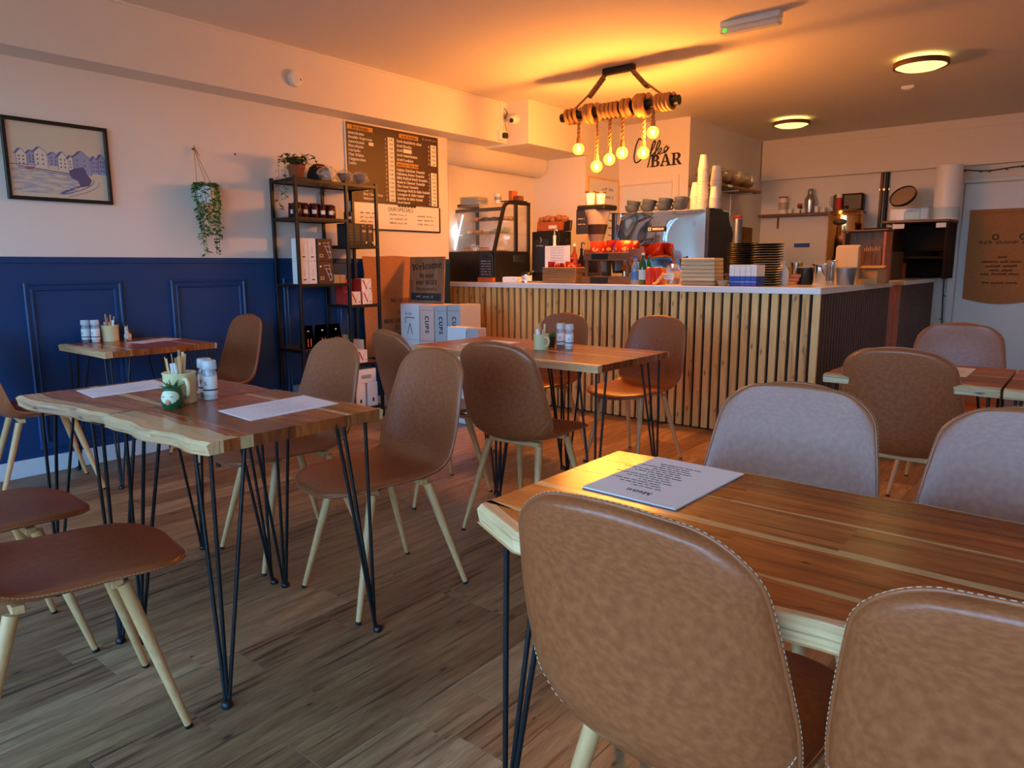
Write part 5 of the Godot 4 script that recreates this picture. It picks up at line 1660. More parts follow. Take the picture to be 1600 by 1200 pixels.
func build_ceiling_things() -> void:
	# two round flush lamps with wooden rims
	var rim := MB.new()
	rim.lathe([Vector2(0.170, -0.030), Vector2(0.185, -0.030), Vector2(0.188, -0.034), Vector2(0.188, -0.062), Vector2(0.185, -0.066), Vector2(0.172, -0.066), Vector2(0.170, -0.062), Vector2(0.170, -0.030)], 48)
	var diff := lathed([Vector2(0, -0.092), Vector2(0.07, -0.089), Vector2(0.13, -0.078), Vector2(0.1695, -0.060), Vector2(0.1695, -0.034), Vector2(0, -0.034)], 48)
	var base := lathed([Vector2(0, 0), Vector2(0.142, 0), Vector2(0.142, -0.034), Vector2(0, -0.034)], 40)
	var spots := [[on_y(1440, 90, CEIL), "round ceiling lamp with wooden rim above the seating, nearer the counter end", 1.0], [on_y(1237, 186, CEIL), "round ceiling lamp with wooden rim over the bar, before the chimney wall", 1.0]]
	for s in spots:
		var q: Vector3 = s[0]
		q.y = CEIL
		var l := thing("ceiling_lamp", s[1], "ceiling lamp", q, 0.0, "round flush ceiling lamps")
		part(l, "lamp_base", base, glowing("lamp_side_glow", Color(1.0, 0.86, 0.5), 2.2))
		part(l, "lamp_diffuser", diff, glowing("lamp_diffuser_glow", Color(1.0, 0.95, 0.62), 1.25))
		part(l, "rim", rim.done(), mats["brown_wood"])
		var o := SpotLight3D.new()
		o.name = "lamp_light"
		o.position = Vector3(0, -0.11, 0)
		o.rotation_degrees.x = -90
		o.light_color = Color(1.0, 0.86, 0.52)
		o.light_energy = 0.5
		o.spot_angle = 80.0
		o.light_size = 0.15
		o.spot_range = 14.0
		o.spot_attenuation = 2.0
		o.shadow_enabled = true
		l.add_child(o, true)
	# emergency light
	var e0 := on_y(1131, 36, CEIL)
	var e1 := on_y(1220, 19, CEIL)
	var em := thing("emergency_light", "white emergency light box with a green indicator on the ceiling", "emergency light", Vector3((e0.x + e1.x) * 0.5, CEIL, e0.z))
	part(em, "housing", span(Vector3(-0.19, -0.035, -0.032), Vector3(0.19, 0, 0.032), 0.004), mats["white_gloss"])
	part(em, "diffuser", span(Vector3(-0.188, -0.075, -0.036), Vector3(0.188, -0.035, 0.036), 0.01), glass("frosted_cover", c8(232, 236, 236), 0.7, 0.3))
	var led := MB.new()
	led.ball(Vector3(-0.15, -0.058, 0.036), Vector3(0.012, 0.012, 0.006), 10, 6)
	part(em, "indicator_led", led.done(), glowing("green_led", Color(0.2, 1.0, 0.15), 1.6))
	# little sensor box
	var sp := on_y(1419, 134, CEIL)
	var sb := thing("ceiling_sensor", "tiny white sensor strip on the ceiling by the lamp", "sensor", Vector3(sp.x, CEIL, sp.z))
	part(sb, "case", span(Vector3(-0.05, -0.025, -0.02), Vector3(0.05, 0, 0.02), 0.004), mats["white_gloss"])
	part(sb, "cover", span(Vector3(-0.03, -0.032, -0.014), Vector3(0.03, -0.025, 0.014), 0.003), mats["white_card"])

# ---------- things on and behind the counter
func cx(u: float, z: float) -> float:
	return on_z(u, 440, z).x
func hy(u: float, v: float, z: float) -> float:
	return on_z(u, v, z).y - CT
func spot(u: float, z: float) -> Vector3:
	return Vector3(cx(u, z), CT + 0.0005, z)

func bottle_of(called: String, label: String, cat: String, u: float, z: float, h: float, r: float, m: Material, cap: Material, band: Material, group: String, pump := false) -> void:
	var t := thing(called, label, cat, spot(u, z), 0.0, group)
	part(t, "body", lathed([Vector2(0, 0), Vector2(r * 0.92, 0), Vector2(r, r * 0.12), Vector2(r, h * 0.55), Vector2(r * 0.85, h * 0.66), Vector2(r * 0.38, h * 0.82), Vector2(r * 0.36, h * 0.94), Vector2(0, h * 0.94)], 18), m)
	part(t, "cap", lathed([Vector2(0, h * 0.93), Vector2(r * 0.42, h * 0.93), Vector2(r * 0.42, h), Vector2(0, h)], 14), cap)
	part(t, "label", lathed([Vector2(r * 1.005, h * 0.16), Vector2(r * 1.02, h * 0.17), Vector2(r * 1.02, h * 0.46), Vector2(r * 1.005, h * 0.47)], 18), band)
	if pump:
		part(t, "pump_stem", tubed([Vector3(0, h, 0), Vector3(0, h + 0.045, 0)], 0.005), cap)
		part(t, "pump_spout", tubed(smooth_path([Vector3(0, h + 0.045, 0), Vector3(0.03, h + 0.05, 0.015), Vector3(0.05, h + 0.035, 0.025)], 3), 0.006, 0.004), cap)

func paper_cup(t: Node3D, y: float, r0: float, r1: float, h: float, m: Material, called := "cup") -> void:
	part(t, called, lathed([Vector2(0, y), Vector2(r0, y), Vector2(r1, y + h - 0.003), Vector2(r1 + 0.003, y + h - 0.0015), Vector2(r1, y + h), Vector2(r1 - 0.003, y + h - 0.003), Vector2(r0 - 0.002, y + 0.003), Vector2(0, y + 0.003)], 20), m)

func cup_stack(label: String, at: Vector3, n: int, r0: float, r1: float, h: float, step: float, flip := true) -> void:
	# takeaway cups nested upside down, so that their rims show as rings
	var t := thing("paper_cup_stack", label, "cups", at, 0.0, "stacks of takeaway cups")
	for k in n:
		var y := k * step
		part(t, "paper_cup", lathed([Vector2(r1, y), Vector2(r1 + 0.0042, y + 0.003), Vector2(r1, y + 0.006), Vector2(r0, y + h), Vector2(0, y + h)], 20), mat("cup_card", c8(206, 204, 200), 0.7))

func snack_bag(label: String, at: Vector3, w: float, h: float, turn: float, tilt: float, m: Material, sd: int, group: String) -> void:
	var t := thing("snack_bag", label, "snack", at, turn, group)
	t.rotation_degrees.x = tilt
	var nz := noise(sd, 2)
	var b := MB.new()
	for s in [-1.0, 1.0]:
		var rows := []
		for i in 9:
			var line := []
			for j in 9:
				var u := j / 8.0 * 2.0 - 1.0
				var v := i / 8.0
				var puff := pow(max(0.0, 1.0 - u * u), 0.5) * pow(max(0.0, sin(PI * clampf((v - 0.06) / 0.88, 0, 1))), 0.6)
				line.append(Vector3(u * w * 0.5 * (1.0 - 0.1 * sin(PI * v)), v * h, s * (puff * w * 0.19 + 0.0005) * (1.0 + 0.35 * nz.get_noise_2d(u * 2.0, v * 3.0 + s))))
			rows.append(line)
		b.grid(rows, Vector3(0, 0, s))
	part(t, "packet", b.done(), m)
	var lb := MB.new()
	lb.ball(Vector3(0, h * 0.48, w * 0.175), Vector3(w * 0.24, h * 0.13, w * 0.035), 10, 6)
	part(t, "printed_emblem", lb.done(), mat("snack_gold", c8(228, 150, 60), 0.4))

func build_counter_things() -> void:
	build_case()
	# little chalk board in its orange stand
	var z := -4.995
	var cb := thing("chalk_sign", "small handwritten chalk sign in an orange wooden block before the display case", "sign", spot(760, z), 6)
	part(cb, "stand", span(Vector3(-0.085, 0, -0.022), Vector3(0.085, 0.042, 0.022), 0.003), mats["red_pine"])
	var poly := PackedVector2Array([Vector2(-0.075, 0.042), Vector2(0.075, 0.042), Vector2(0.072, 0.235), Vector2(0.05, 0.262), Vector2(0, 0.268), Vector2(-0.05, 0.262), Vector2(-0.072, 0.235)])
	var pb := MB.new()
	pb.extrude(poly, -0.006, 0.006)
	part(cb, "board", pb.done(), mats["chalkboard"])
	part(cb, "handle_slot", span(Vector3(-0.03, 0.222, 0.006), Vector3(0.03, 0.24, 0.0072)), mats["black_matt"])
	for i in 6:
		scribble(cb, 0.11, 0.013, mats["white_ink"], Vector3(-0.055, 0.185 - i * 0.024, 0.0075), Vector3.ZERO, 600 + i, 0.0011)
	# card reader dock, tip bucket
	var cr := thing("card_reader", "white card reader lying on the worktop beside the tip tin", "card reader", spot(800, -5.06), 14)
	part(cr, "base", span(Vector3(-0.075, 0, -0.05), Vector3(0.075, 0.05, 0.05), 0.008), mats["white_gloss"])
	part(cr, "screen", bx(Vector3(0.1, 0.003, 0.06), 0.001, Vector3(0, 0.0515, -0.008)), mats["black_plastic"])
	part(cr, "keypad", bx(Vector3(0.1, 0.002, 0.02), 0.0005, Vector3(0, 0.051, 0.034)), mats["white_card"])
	var tp := thing("tip_tin", "small steel tin with handwriting and a black lid for tips", "tin", spot(823, -5.04))
	part(tp, "tin", cyl(0.046, 0.075, 22, 0.003), mats["steel"])
	part(tp, "paper_label", lathed([Vector2(0.0462, 0.015), Vector2(0.0468, 0.016), Vector2(0.0468, 0.062), Vector2(0.0462, 0.063)], 22), mats["white_card"])
	part(tp, "lid", lathed([Vector2(0, 0.075), Vector2(0.05, 0.075), Vector2(0.051, 0.078), Vector2(0.045, 0.09), Vector2(0, 0.094)], 22), mats["black_plastic"])
	part(tp, "spoon", tubed([Vector3(0.03, 0.088, 0), Vector3(0.085, 0.104, 0.01)], 0.004, 0.007), mats["steel"])
	scribble(tp, 0.04, 0.02, mats["dark_ink"], Vector3(-0.02, 0.03, 0.0475), Vector3.ZERO, 620, 0.0014)
	# basket and paper sheet
	var za := -5.02
	var bk := thing("wicker_basket", "rectangular woven wicker basket full of red wrapped snacks", "basket", Vector3(cx(873, za), CT + 0.0005, za - 0.09))
	var bw := (cx(898, za) - cx(848, za)) * 0.5
	var weave := MB.new()
	for row in 9:
		var y := 0.012 + row * 0.0145
		for sd in [[Vector3(-bw, y, 0.09), Vector3(bw, y, 0.09), Vector3(0, 0, 1)], [Vector3(bw, y, 0.09), Vector3(bw, y, -0.09), Vector3(1, 0, 0)], [Vector3(bw, y, -0.09), Vector3(-bw, y, -0.09), Vector3(0, 0, -1)], [Vector3(-bw, y, -0.09), Vector3(-bw, y, 0.09), Vector3(-1, 0, 0)]]:
			var path := []
			for i in 25:
				var f := i / 24.0
				path.append(sd[0].lerp(sd[1], f) + sd[2] * (0.004 * sin(i * PI * 0.75 + row * PI)))
			weave.tube(path, 0.0072, -1.0, 5)
	part(bk, "weave", weave.done(), textured("wicker", mottle_tex(64, 64, 241, c8(126, 88, 50), c8(196, 156, 104), 0.3, 2), 0.8))
	part(bk, "floor_panel", span(Vector3(-bw + 0.004, 0.002, -0.086), Vector3(bw - 0.004, 0.01, 0.086)), mats["kraft"])
	var foil := mat("red_foil", c8(150, 26, 24), 0.25, 0.35)
	for i in 10:
		var sx := lerpf(-bw + 0.04, bw - 0.04, (i % 5) / 4.0)
		snack_bag("small red wrapped snack heaped in the wicker basket", bk.position + Vector3(sx, 0.085 + 0.012 * (i % 3), -0.04 + 0.07 * (i / 5)), 0.065, 0.075, i * 47.0, -25.0 + 12.0 * (i % 4), foil, 250 + i, "red wrapped snacks in the basket")
	var ps := thing("price_sheet", "white printed sheet standing up behind the wicker basket", "notice", Vector3(cx(868, -5.2), CT + 0.0005, -5.225), 2)
	var pw := (cx(886, -5.2) - cx(848, -5.2)) * 0.5
	part(ps, "sheet", span(Vector3(-pw, 0.0, -0.002), Vector3(pw, hy(868, 384, -5.2), 0), 0.0), mats["white_card"])
	for i in 8:
		scribble(ps, 0.14, 0.008, mats["grey_ink"], Vector3(-0.07, 0.30 - i * 0.022, 0.0008), Vector3.ZERO, 640 + i, 0.0008)
	# syrups and sauces
	var g := "syrup and sauce bottles"
	var zz := -5.42
	bottle_of("pump_bottle", "white pump bottle behind the printed sheet", "bottle", 866, zz, 0.42, 0.035, mats["white_card"], mats["white_gloss"], mats["red_print"], g, true)
	bottle_of("syrup_bottle", "red capped syrup bottle beside the white pump bottle", "bottle", 888, zz + 0.05, 0.33, 0.034, glass("amber_bottle", c8(150, 70, 34), 0.75, 0.08), mats["red_print"], mats["white_card"], g)
	bottle_of("syrup_bottle", "dark syrup bottle with black pump", "bottle", 884, zz - 0.1, 0.33, 0.036, mat("dark_bottle", c8(44, 22, 18), 0.1), mats["black_plastic"], mats["brown_wood"], g, true)
	bottle_of("syrup_bottle", "pale syrup bottle with cream label between dark pump bottles", "bottle", 897, zz + 0.05, 0.34, 0.034, glass("amber_bottle", c8(150, 70, 34), 0.75), mats["cream_enamel"], mats["kraft"], g)
	bottle_of("syrup_bottle", "dark syrup bottle with black pump beside the grinder", "bottle", 908, zz - 0.06, 0.30, 0.034, mats["dark_bottle"], mats["black_plastic"], mats["red_print"], g, true)
	bottle_of("sauce_bottle", "dark sauce bottle with red top behind the basket", "bottle", 893, -5.25, 0.22, 0.03, mats["dark_bottle"], mats["red_print"], mats["dark_bottle"], g)
	bottle_of("sauce_bottle", "dark sauce bottle with black top before the wooden rack", "bottle", 903, -5.27, 0.2, 0.03, mats["dark_bottle"], mats["black_plastic"], mats["brown_wood"], g)
	# till behind
	var tz := -5.72
	var tl := thing("till_tower", "black till with a dark upright body beside the display case", "till", Vector3(cx(856, tz), CT + 0.0005, tz), -4)
	var tw := (cx(884, tz) - cx(829, tz)) * 0.5
	part(tl, "body", span(Vector3(-tw * 0.9, 0, -0.16), Vector3(tw * 0.75, hy(850, 362, tz), 0.02), 0.006), mats["black_matt"])
	part(tl, "screen", bx(Vector3(tw * 2.0, 0.10, 0.03), 0.006, Vector3(0, hy(850, 352, tz), 0.0)), mats["black_plastic"], Vector3.ZERO, Vector3(-10, 0, 0))
	part(tl, "side_board", span(Vector3(-tw * 0.8, 0.08, 0.021), Vector3(tw * 0.1, 0.40, 0.026), 0.002), mat("slate_board", c8(38, 48, 56), 0.6))
	scribble(tl, 0.1, 0.02, mats["white_ink"], Vector3(-tw * 0.6, 0.33, 0.0275), Vector3.ZERO, 660, 0.0014)
	part(tl, "printed_cup", tubed(smooth_path([Vector3(-tw * 0.35, 0.37, 0.0275), Vector3(-tw * 0.28, 0.395, 0.0275), Vector3(-tw * 0.38, 0.42, 0.0275)], 3), 0.0018, -1.0, 4), mats["white_ink"])
	# crate of rolls on top of it
	var ck := thing("bread_crate", "wooden crate of bread rolls standing on the till body", "crate", tl.position + Vector3(-0.03, hy(850, 362, tz) + 0.06, -0.09), -4)
	part(ck, "crate", span(Vector3(-0.13, 0, -0.07), Vector3(0.17, 0.085, 0.06), 0.003), mats["red_pine"])
	part(ck, "label_card", span(Vector3(0.02, 0.02, 0.06), Vector3(0.12, 0.05, 0.063)), mats["white_card"])
	ck.position.y -= 0.053
	for i in 5:
		var b := MB.new()
		b.ball(Vector3.ZERO, Vector3(0.05, 0.035, 0.042), 12, 8, 0.25, 300 + i)
		solo("bread_roll", "crusty brown bread roll heaped in the wooden crate", "bread", b.done(), textured("crust", mottle_tex(64, 64, 261, c8(120, 70, 34), c8(186, 126, 70), 0.08, 3), 0.85), ck.position + Vector3(-0.10 + 0.065 * i, 0.105 + 0.012 * (i % 2), 0.0), Vector3(0, i * 40, 0), "bread rolls in the crate")
	# grinder with bean hopper and two cups on it
	var gz := -5.45
	var gr := thing("coffee_grinder", "black coffee grinder with a clear bean hopper half full of beans", "coffee grinder", spot(931, gz))
	var gw := (cx(952, gz) - cx(910, gz)) * 0.5
	part(gr, "body", span(Vector3(-0.09, 0, -0.12), Vector3(0.09, 0.28, 0.08), 0.012), mats["black_plastic"])
	part(gr, "neck", lathed([Vector2(0, 0.28), Vector2(0.05, 0.28), Vector2(0.055, 0.36), Vector2(0, 0.36)], 20), mats["black_plastic"])
	part(gr, "beans", lathed([Vector2(0, 0.362), Vector2(0.06, 0.362), Vector2(0.098, 0.50), Vector2(0, 0.505)], 24), mat("coffee_beans", c8(44, 24, 15), 0.5))
	part(gr, "hopper", lathed([Vector2(0.062, 0.36), Vector2(0.108, 0.56), Vector2(0.118, 0.625), Vector2(0.114, 0.625), Vector2(0.104, 0.56), Vector2(0.058, 0.36)], 24), glass("smoked_hopper", c8(200, 180, 170), 0.3, 0.06))
	part(gr, "hopper_lid", span(Vector3(-gw, 0.62, -0.11), Vector3(gw, 0.665, 0.11), 0.01), mats["black_plastic"])
	part(gr, "info_board", span(Vector3(-gw - 0.01, 0.42, 0.09), Vector3(-gw + 0.11, 0.63, 0.1), 0.002), mat("slate_blue", c8(36, 36, 50), 0.5))
	scribble(gr, 0.07, 0.014, mats["white_ink"], Vector3(-gw + 0.01, 0.545, 0.1015), Vector3.ZERO, 680, 0.001)
	scribble(gr, 0.08, 0.01, mats["white_ink"], Vector3(-gw + 0.01, 0.50, 0.1015), Vector3.ZERO, 681, 0.001)
	for i in 2:
		var c := thing("lidded_cup", ["white takeaway cup with brown lid on the grinder, taller", "white takeaway cup with brown lid on the grinder, smaller"][i], "cup", gr.position + Vector3(-0.055 + 0.105 * i, 0.6655, 0.02), 0, "lidded cups on the grinder")
		var k := 1.0 - 0.1 * i
		paper_cup(c, 0, 0.034 * k, 0.045 * k, 0.105 * k, mats["white_card"])
		part(c, "lid", lathed([Vector2(0.047 * k, 0.104 * k), Vector2(0.049 * k, 0.107 * k), Vector2(0.046 * k, 0.12 * k), Vector2(0.042 * k, 0.122 * k), Vector2(0, 0.12 * k)], 20), mat("brown_lid", c8(70, 46, 36), 0.4))
	# two-tier wooden rack with snacks
	var rz := -5.16
	var rk := thing("snack_rack", "two tier wooden crate rack with black label plates", "rack", Vector3(cx(945, -5.03), CT + 0.0005, rz))
	var rw := (cx(983, -5.03) - cx(906, -5.03)) * 0.5
	for tier in 2:
		var y := 0.0 + tier * 0.19
		var w2 := rw * (1.0 if tier == 0 else 0.92)
		part(rk, "tray_front", span(Vector3(-w2, y, 0.115), Vector3(w2, y + 0.062, 0.127), 0.002, 0, 0.6), mats["brown_wood"])
		part(rk, "tray_floor", span(Vector3(-w2, y, -0.12), Vector3(w2, y + 0.01, 0.115), 0.001, 0, 0.6), mats["brown_wood"])
		part(rk, "tray_side", span(Vector3(-w2, y + 0.01, -0.12), Vector3(-w2 + 0.01, y + 0.09, 0.115), 0.001, 2, 0.6), mats["brown_wood"])
		part(rk, "tray_side", span(Vector3(w2 - 0.01, y + 0.01, -0.12), Vector3(w2, y + 0.09, 0.115), 0.001, 2, 0.6), mats["brown_wood"])
		part(rk, "label_plate", span(Vector3(-w2 * 0.62, y + 0.008, 0.127), Vector3(w2 * 0.12, y + 0.054, 0.13), 0.001), mats["black_matt"])
	for s in [-1.0, 1.0]:
		part(rk, "upright", span(Vector3(s * (rw - 0.035) - 0.012, 0.01, -0.12), Vector3(s * (rw - 0.035) + 0.012, 0.30, -0.09), 0.002, 1, 0.6), mats["brown_wood"])
		part(rk, "front_upright", span(Vector3(s * (rw - 0.04) - 0.012, 0.062, 0.09), Vector3(s * (rw - 0.04) + 0.012, 0.19, 0.114), 0.002, 1, 0.6), mats["brown_wood"])
	var crisp := mat("crisp_bag", c8(190, 58, 36), 0.25, 0.3)
	for i in 6:
		snack_bag(["orange red crisp bag standing in the upper tray, beside the grinder", "orange red crisp bag leaning in the middle of the upper tray", "orange red crisp bag at the espresso machine end of the upper tray"][i % 3] + [", front row", ", back row"][i / 3], rk.position + Vector3(-rw * 0.6 + 0.14 * (i % 3), 0.202, 0.06 - 0.09 * (i / 3)), 0.125, 0.15, [8.0, -20.0, 24.0][i % 3], [-12.0, -6.0, -16.0][i % 3], crisp if i % 2 == 0 else foil, 320 + i, "crisp bags in the upper tray")
	for i in 6:
		snack_bag("small pale wrapped biscuit lying in the lower tray", rk.position + Vector3(-rw * 0.68 + 0.08 * i, 0.03, 0.03), 0.07, 0.05, i * 31.0, -50.0, mat("pale_foil", c8(176, 160, 150), 0.3, 0.2), 340 + i, "wrapped biscuits in the lower tray")
	# drinks
	var dg := "drinks for sale on the counter"
	var water := glass("water_plastic", c8(150, 200, 230), 0.35, 0.08)
	bottle_of("water_bottle", "clear water bottle with a blue cap", "bottle", 992, -5.06, hy(992, 400, -5.06), 0.034, water, mat("blue_cap", c8(30, 80, 180), 0.4), mat("blue_label", c8(60, 120, 190), 0.5), dg)
	var green := glass("green_glass", c8(20, 96, 50), 0.7, 0.05)
	bottle_of("green_bottle", "green glass bottle with pale label next to the water", "bottle", 1004, -5.03, hy(1004, 395, -5.03), 0.031, green, mats["white_card"], mat("pale_label", c8(190, 214, 220), 0.5), dg)
	bottle_of("green_bottle", "green glass bottle standing behind the red cans", "bottle", 1013, -5.16, hy(1013, 398, -5.16), 0.03, green, mats["dark_bottle"], mats["pale_label"], dg)
	for i in 3:
		var cu: float = [1015.0, 1026.0, 1034.0][i]
		var t := thing("drink_can", ["red drink can beside the green bottle", "red drink can half behind the first red can", "orange drink can next to the label jar"][i], "can", spot(cu, -5.03 - 0.07 * i), 0, dg)
		part(t, "can", lathed([Vector2(0, 0), Vector2(0.025, 0), Vector2(0.033, 0.01), Vector2(0.033, 0.118), Vector2(0.027, 0.13), Vector2(0.0, 0.128)], 20), [mats["red_print"], mats["red_print"], mat("orange_can", c8(206, 112, 40), 0.3)][i])
		part(t, "rim", lathed([Vector2(0.025, 0.13), Vector2(0.028, 0.132), Vector2(0.026, 0.134), Vector2(0.024, 0.131)], 20), mats["steel"])
		scribble(t, 0.03, 0.03, mats["white_ink"], Vector3(-0.016, 0.05, 0.034), Vector3(0, 0, 75), 700 + i, 0.0014)
	var jr := thing("biscuit_jar", "glass jar with a white handwritten label and wrapped biscuits", "jar", spot(1051, -5.06))
	part(jr, "jar", lathed([Vector2(0, 0), Vector2(0.05, 0), Vector2(0.056, 0.01), Vector2(0.056, 0.115), Vector2(0.044, 0.135), Vector2(0.044, 0.15), Vector2(0.04, 0.15), Vector2(0.04, 0.135), Vector2(0.052, 0.112), Vector2(0.052, 0.012), Vector2(0, 0.006)], 24), mats["clear_glass"])
	part(jr, "contents", lathed([Vector2(0, 0.008), Vector2(0.05, 0.008), Vector2(0.05, 0.05), Vector2(0, 0.06)], 18), mat("biscuit", c8(160, 98, 54), 0.8))
	part(jr, "lid", cyl(0.03, 0.03, 18), mats["steel"], Vector3(0, 0.13, 0))
	part(jr, "label", span(Vector3(-0.045, 0.045, 0.056), Vector3(0.035, 0.09, 0.058)), mats["white_card"])
	scribble(jr, 0.06, 0.012, mats["dark_ink"], Vector3(-0.035, 0.07, 0.0585), Vector3.ZERO, 720, 0.0009)
	scribble(jr, 0.055, 0.012, mats["dark_ink"], Vector3(-0.035, 0.053, 0.0585), Vector3.ZERO, 721, 0.0009)
	var sc := thing("wooden_scoop", "pale wooden scoop leaning between the cans and the jar", "scoop", spot(1033, -5.0) + Vector3(0, 0, 0.012), 0)
	part(sc, "handle", tubed([Vector3(-0.04, 0.012, 0), Vector3(0.03, 0.085, 0)], 0.011, 0.016), mats["leg_wood"])
	part(sc, "bowl", bx(Vector3(0.03, 0.018, 0.03), 0.008, Vector3(-0.05, 0.011, 0)), mats["leg_wood"])
	# cardboard carriers and tubs
	var tr := thing("carton_tray_stack", "stack of pale cardboard food trays on a moulded carrier", "trays", spot(1096, -5.08))
	var tw2 := (cx(1124, -5.0) - cx(1069, -5.0)) * 0.5
	part(tr, "moulded_carrier", span(Vector3(-tw2, 0, -0.08), Vector3(tw2, 0.035, 0.08), 0.012), mat("pulp", c8(168, 146, 112), 0.9))
	for i in 6:
		var y := 0.036 + i * 0.028
		var k := 1.0 - 0.008 * i
		var pm := MB.new()
		pm.box(Vector3(0, y + 0.013, 0), Vector3(tw2 * 2.0 * k, 0.026, 0.17 * k), 0.006)
		part(tr, "food_tray", pm.done(), mat("pale_card", c8(204, 184, 146), 0.85))
	var ec := thing("pulp_cup_holder", "small moulded pulp holder beside the napkins", "holder", spot(1130, -5.02))
	part(ec, "holder", lathed([Vector2(0, 0), Vector2(0.028, 0), Vector2(0.045, 0.042), Vector2(0.04, 0.042), Vector2(0.025, 0.006), Vector2(0, 0.006)], 14), mats["pulp"])
	part(ec, "rim", lathed([Vector2(0.044, 0.04), Vector2(0.052, 0.041), Vector2(0.052, 0.044), Vector2(0.042, 0.044)], 14), mats["pulp"])
	# sugar packs: blue below, white above, in columns
	var nz := -5.03
	var nw := cx(1180, nz) - cx(1137, nz)
	var n0 := cx(1137, nz)
	var nh := hy(1160, 414, nz)
	for i in 5:
		var t := thing("sugar_pack", "tall blue and white paper pack in the row beside the black plates", "pack", Vector3(n0 + (i + 0.5) * nw / 5.0, CT + 0.0005, nz - 0.09), 0, "blue and white packs in a row")
		part(t, "blue_half", span(Vector3(-nw * 0.097, 0, -0.09), Vector3(nw * 0.097, nh * 0.47, 0.07), 0.002), mat("pack_blue", c8(28, 72, 170), 0.5))
		part(t, "white_half", span(Vector3(-nw * 0.097, nh * 0.47, -0.09), Vector3(nw * 0.097, nh, 0.07), 0.002), mats["white_card"])
		part(t, "seam", span(Vector3(-nw * 0.1, nh * 0.2, 0.07), Vector3(nw * 0.1, nh * 0.215, 0.0712)), mats["white_card"])
	# black plates
	for s in [[1158, -5.62, 22, 0.0105, 0.118, "taller stack of black plates behind the blue packs"], [1196, -5.37, 17, 0.0125, 0.118, "shorter stack of black plates beside the white shaker"]]:
		var t := thing("plate_stack", s[5], "plates", spot(s[0], s[1]), 0, "stacks of black plates")
		var top: float = hy(s[0], 377 if s[1] < -5.3 else 386, s[1])
		for i in s[2]:
			var y: float = i * (top - 0.015) / s[2]
			part(t, "plate", lathed([Vector2(0, y), Vector2(s[4] * 0.6, y), Vector2(s[4], y + 0.011), Vector2(s[4] - 0.001, y + 0.0135), Vector2(s[4] * 0.6, y + 0.004), Vector2(0, y + 0.004)], 26), mat("plate_black", c8(38, 38, 40), 0.35))
	bottle_of("white_shaker", "tall cream shaker beside the stack of black plates", "shaker", 1222, -5.55, hy(1222, 408, -5.55), 0.045, mats["white_card"], mats["white_gloss"], mats["white_card"], "")
	# steel pots and jars along the return
	for q in [[1258, -5.75, 0.066, 0.13, "dark pot with a steel rim beside the cream shaker", "black_plastic"], [1281, -5.72, 0.062, 0.155, "shiny steel canister next to the dark pot", "chrome"], [1243, -5.9, 0.045, 0.17, "slim steel jug at the cream shaker's side", "steel"], [1298, -5.85, 0.04, 0.18, "tall glass jar with a steel lid behind the canister", "clear_glass"]]:
		var t := thing("canister", q[4], "canister", spot(q[0], q[1]), 0, "pots and canisters on the return")
		var r: float = q[2]
		var h: float = q[3]
		part(t, "vessel", lathed([Vector2(0, 0), Vector2(r * 0.86, 0), Vector2(r * 0.9, 0.004), Vector2(r, h), Vector2(r * 0.94, h), Vector2(r * 0.85, 0.008), Vector2(0, 0.006)], 26), mats[q[5]])
		part(t, "rim", lathed([Vector2(r, h - 0.004), Vector2(r + 0.004, h), Vector2(r, h + 0.004), Vector2(r - 0.004, h)], 26), mats["steel"])
	for i in 3:
		var t := thing("biscuit_carton", "small orange box stacked by the steel jug, number %s from below" % ["one", "two", "three"][i], "box", spot(1238, -5.7) + Vector3(0.006 * i, 0.027 * i, 0), 10.0 * i, "small orange boxes in a pile")
		part(t, "carton", span(Vector3(-0.045, 0, -0.03), Vector3(0.045, 0.026, 0.03), 0.001), mats["red_pine"])
		part(t, "label", span(Vector3(-0.025, 0.006, 0.03), Vector3(0.025, 0.02, 0.031)), mats["kraft"])
	# kraft bags, bucket, stirrer stand, open box, cloth
	var kz := -5.95
	var kb := thing("kraft_bag_stack", "upright stack of pale kraft paper bags", "paper bags", spot(1321, kz), -8)
	for i in 5:
		part(kb, "paper_bag", span(Vector3(-0.085, 0, -0.03 + i * 0.008), Vector3(0.085, hy(1321, 383, kz) - 0.004 * i, -0.023 + i * 0.008), 0.001), mat("kraft_pale", c8(206, 172, 122), 0.85))
	var bu := thing("steel_bucket", "small steel bucket in front of the kraft bags", "bucket", spot(1321, -5.78))
	part(bu, "bucket", lathed([Vector2(0, 0), Vector2(0.055, 0), Vector2(0.058, 0.004), Vector2(0.074, 0.125), Vector2(0.077, 0.127), Vector2(0.073, 0.129), Vector2(0.07, 0.124), Vector2(0.054, 0.006), Vector2(0, 0.005)], 28), mat("zinc", c8(150, 162, 176), 0.35, 0.9))
	part(bu, "rolled_edge", lathed([Vector2(0.076, 0.124), Vector2(0.079, 0.127), Vector2(0.076, 0.13)], 28), mats["steel"])
	var so := -6.35
	var st := thing("stirrer_stand", "brown wooden cutlery stand with pale wooden stirrers", "stand", spot(1350, so), -6)
	var sh := hy(1345, 362, so)
	part(st, "back_panel", span(Vector3(-0.17, 0, -0.06), Vector3(0.17, sh, -0.045), 0.002, 1, 0.6), mats["brown_wood"])
	part(st, "side_panel", span(Vector3(0.15, 0, -0.045), Vector3(0.17, sh * 0.98, 0.08), 0.002, 1, 0.6), mats["red_pine"])
	part(st, "side_panel", span(Vector3(-0.17, 0, -0.045), Vector3(-0.15, sh * 0.98, 0.06), 0.002, 1, 0.6), mats["brown_wood"])
	part(st, "top_board", span(Vector3(-0.18, sh, -0.065), Vector3(0.18, sh + 0.012, 0.08), 0.002, 0, 0.6), mats["brown_wood"])
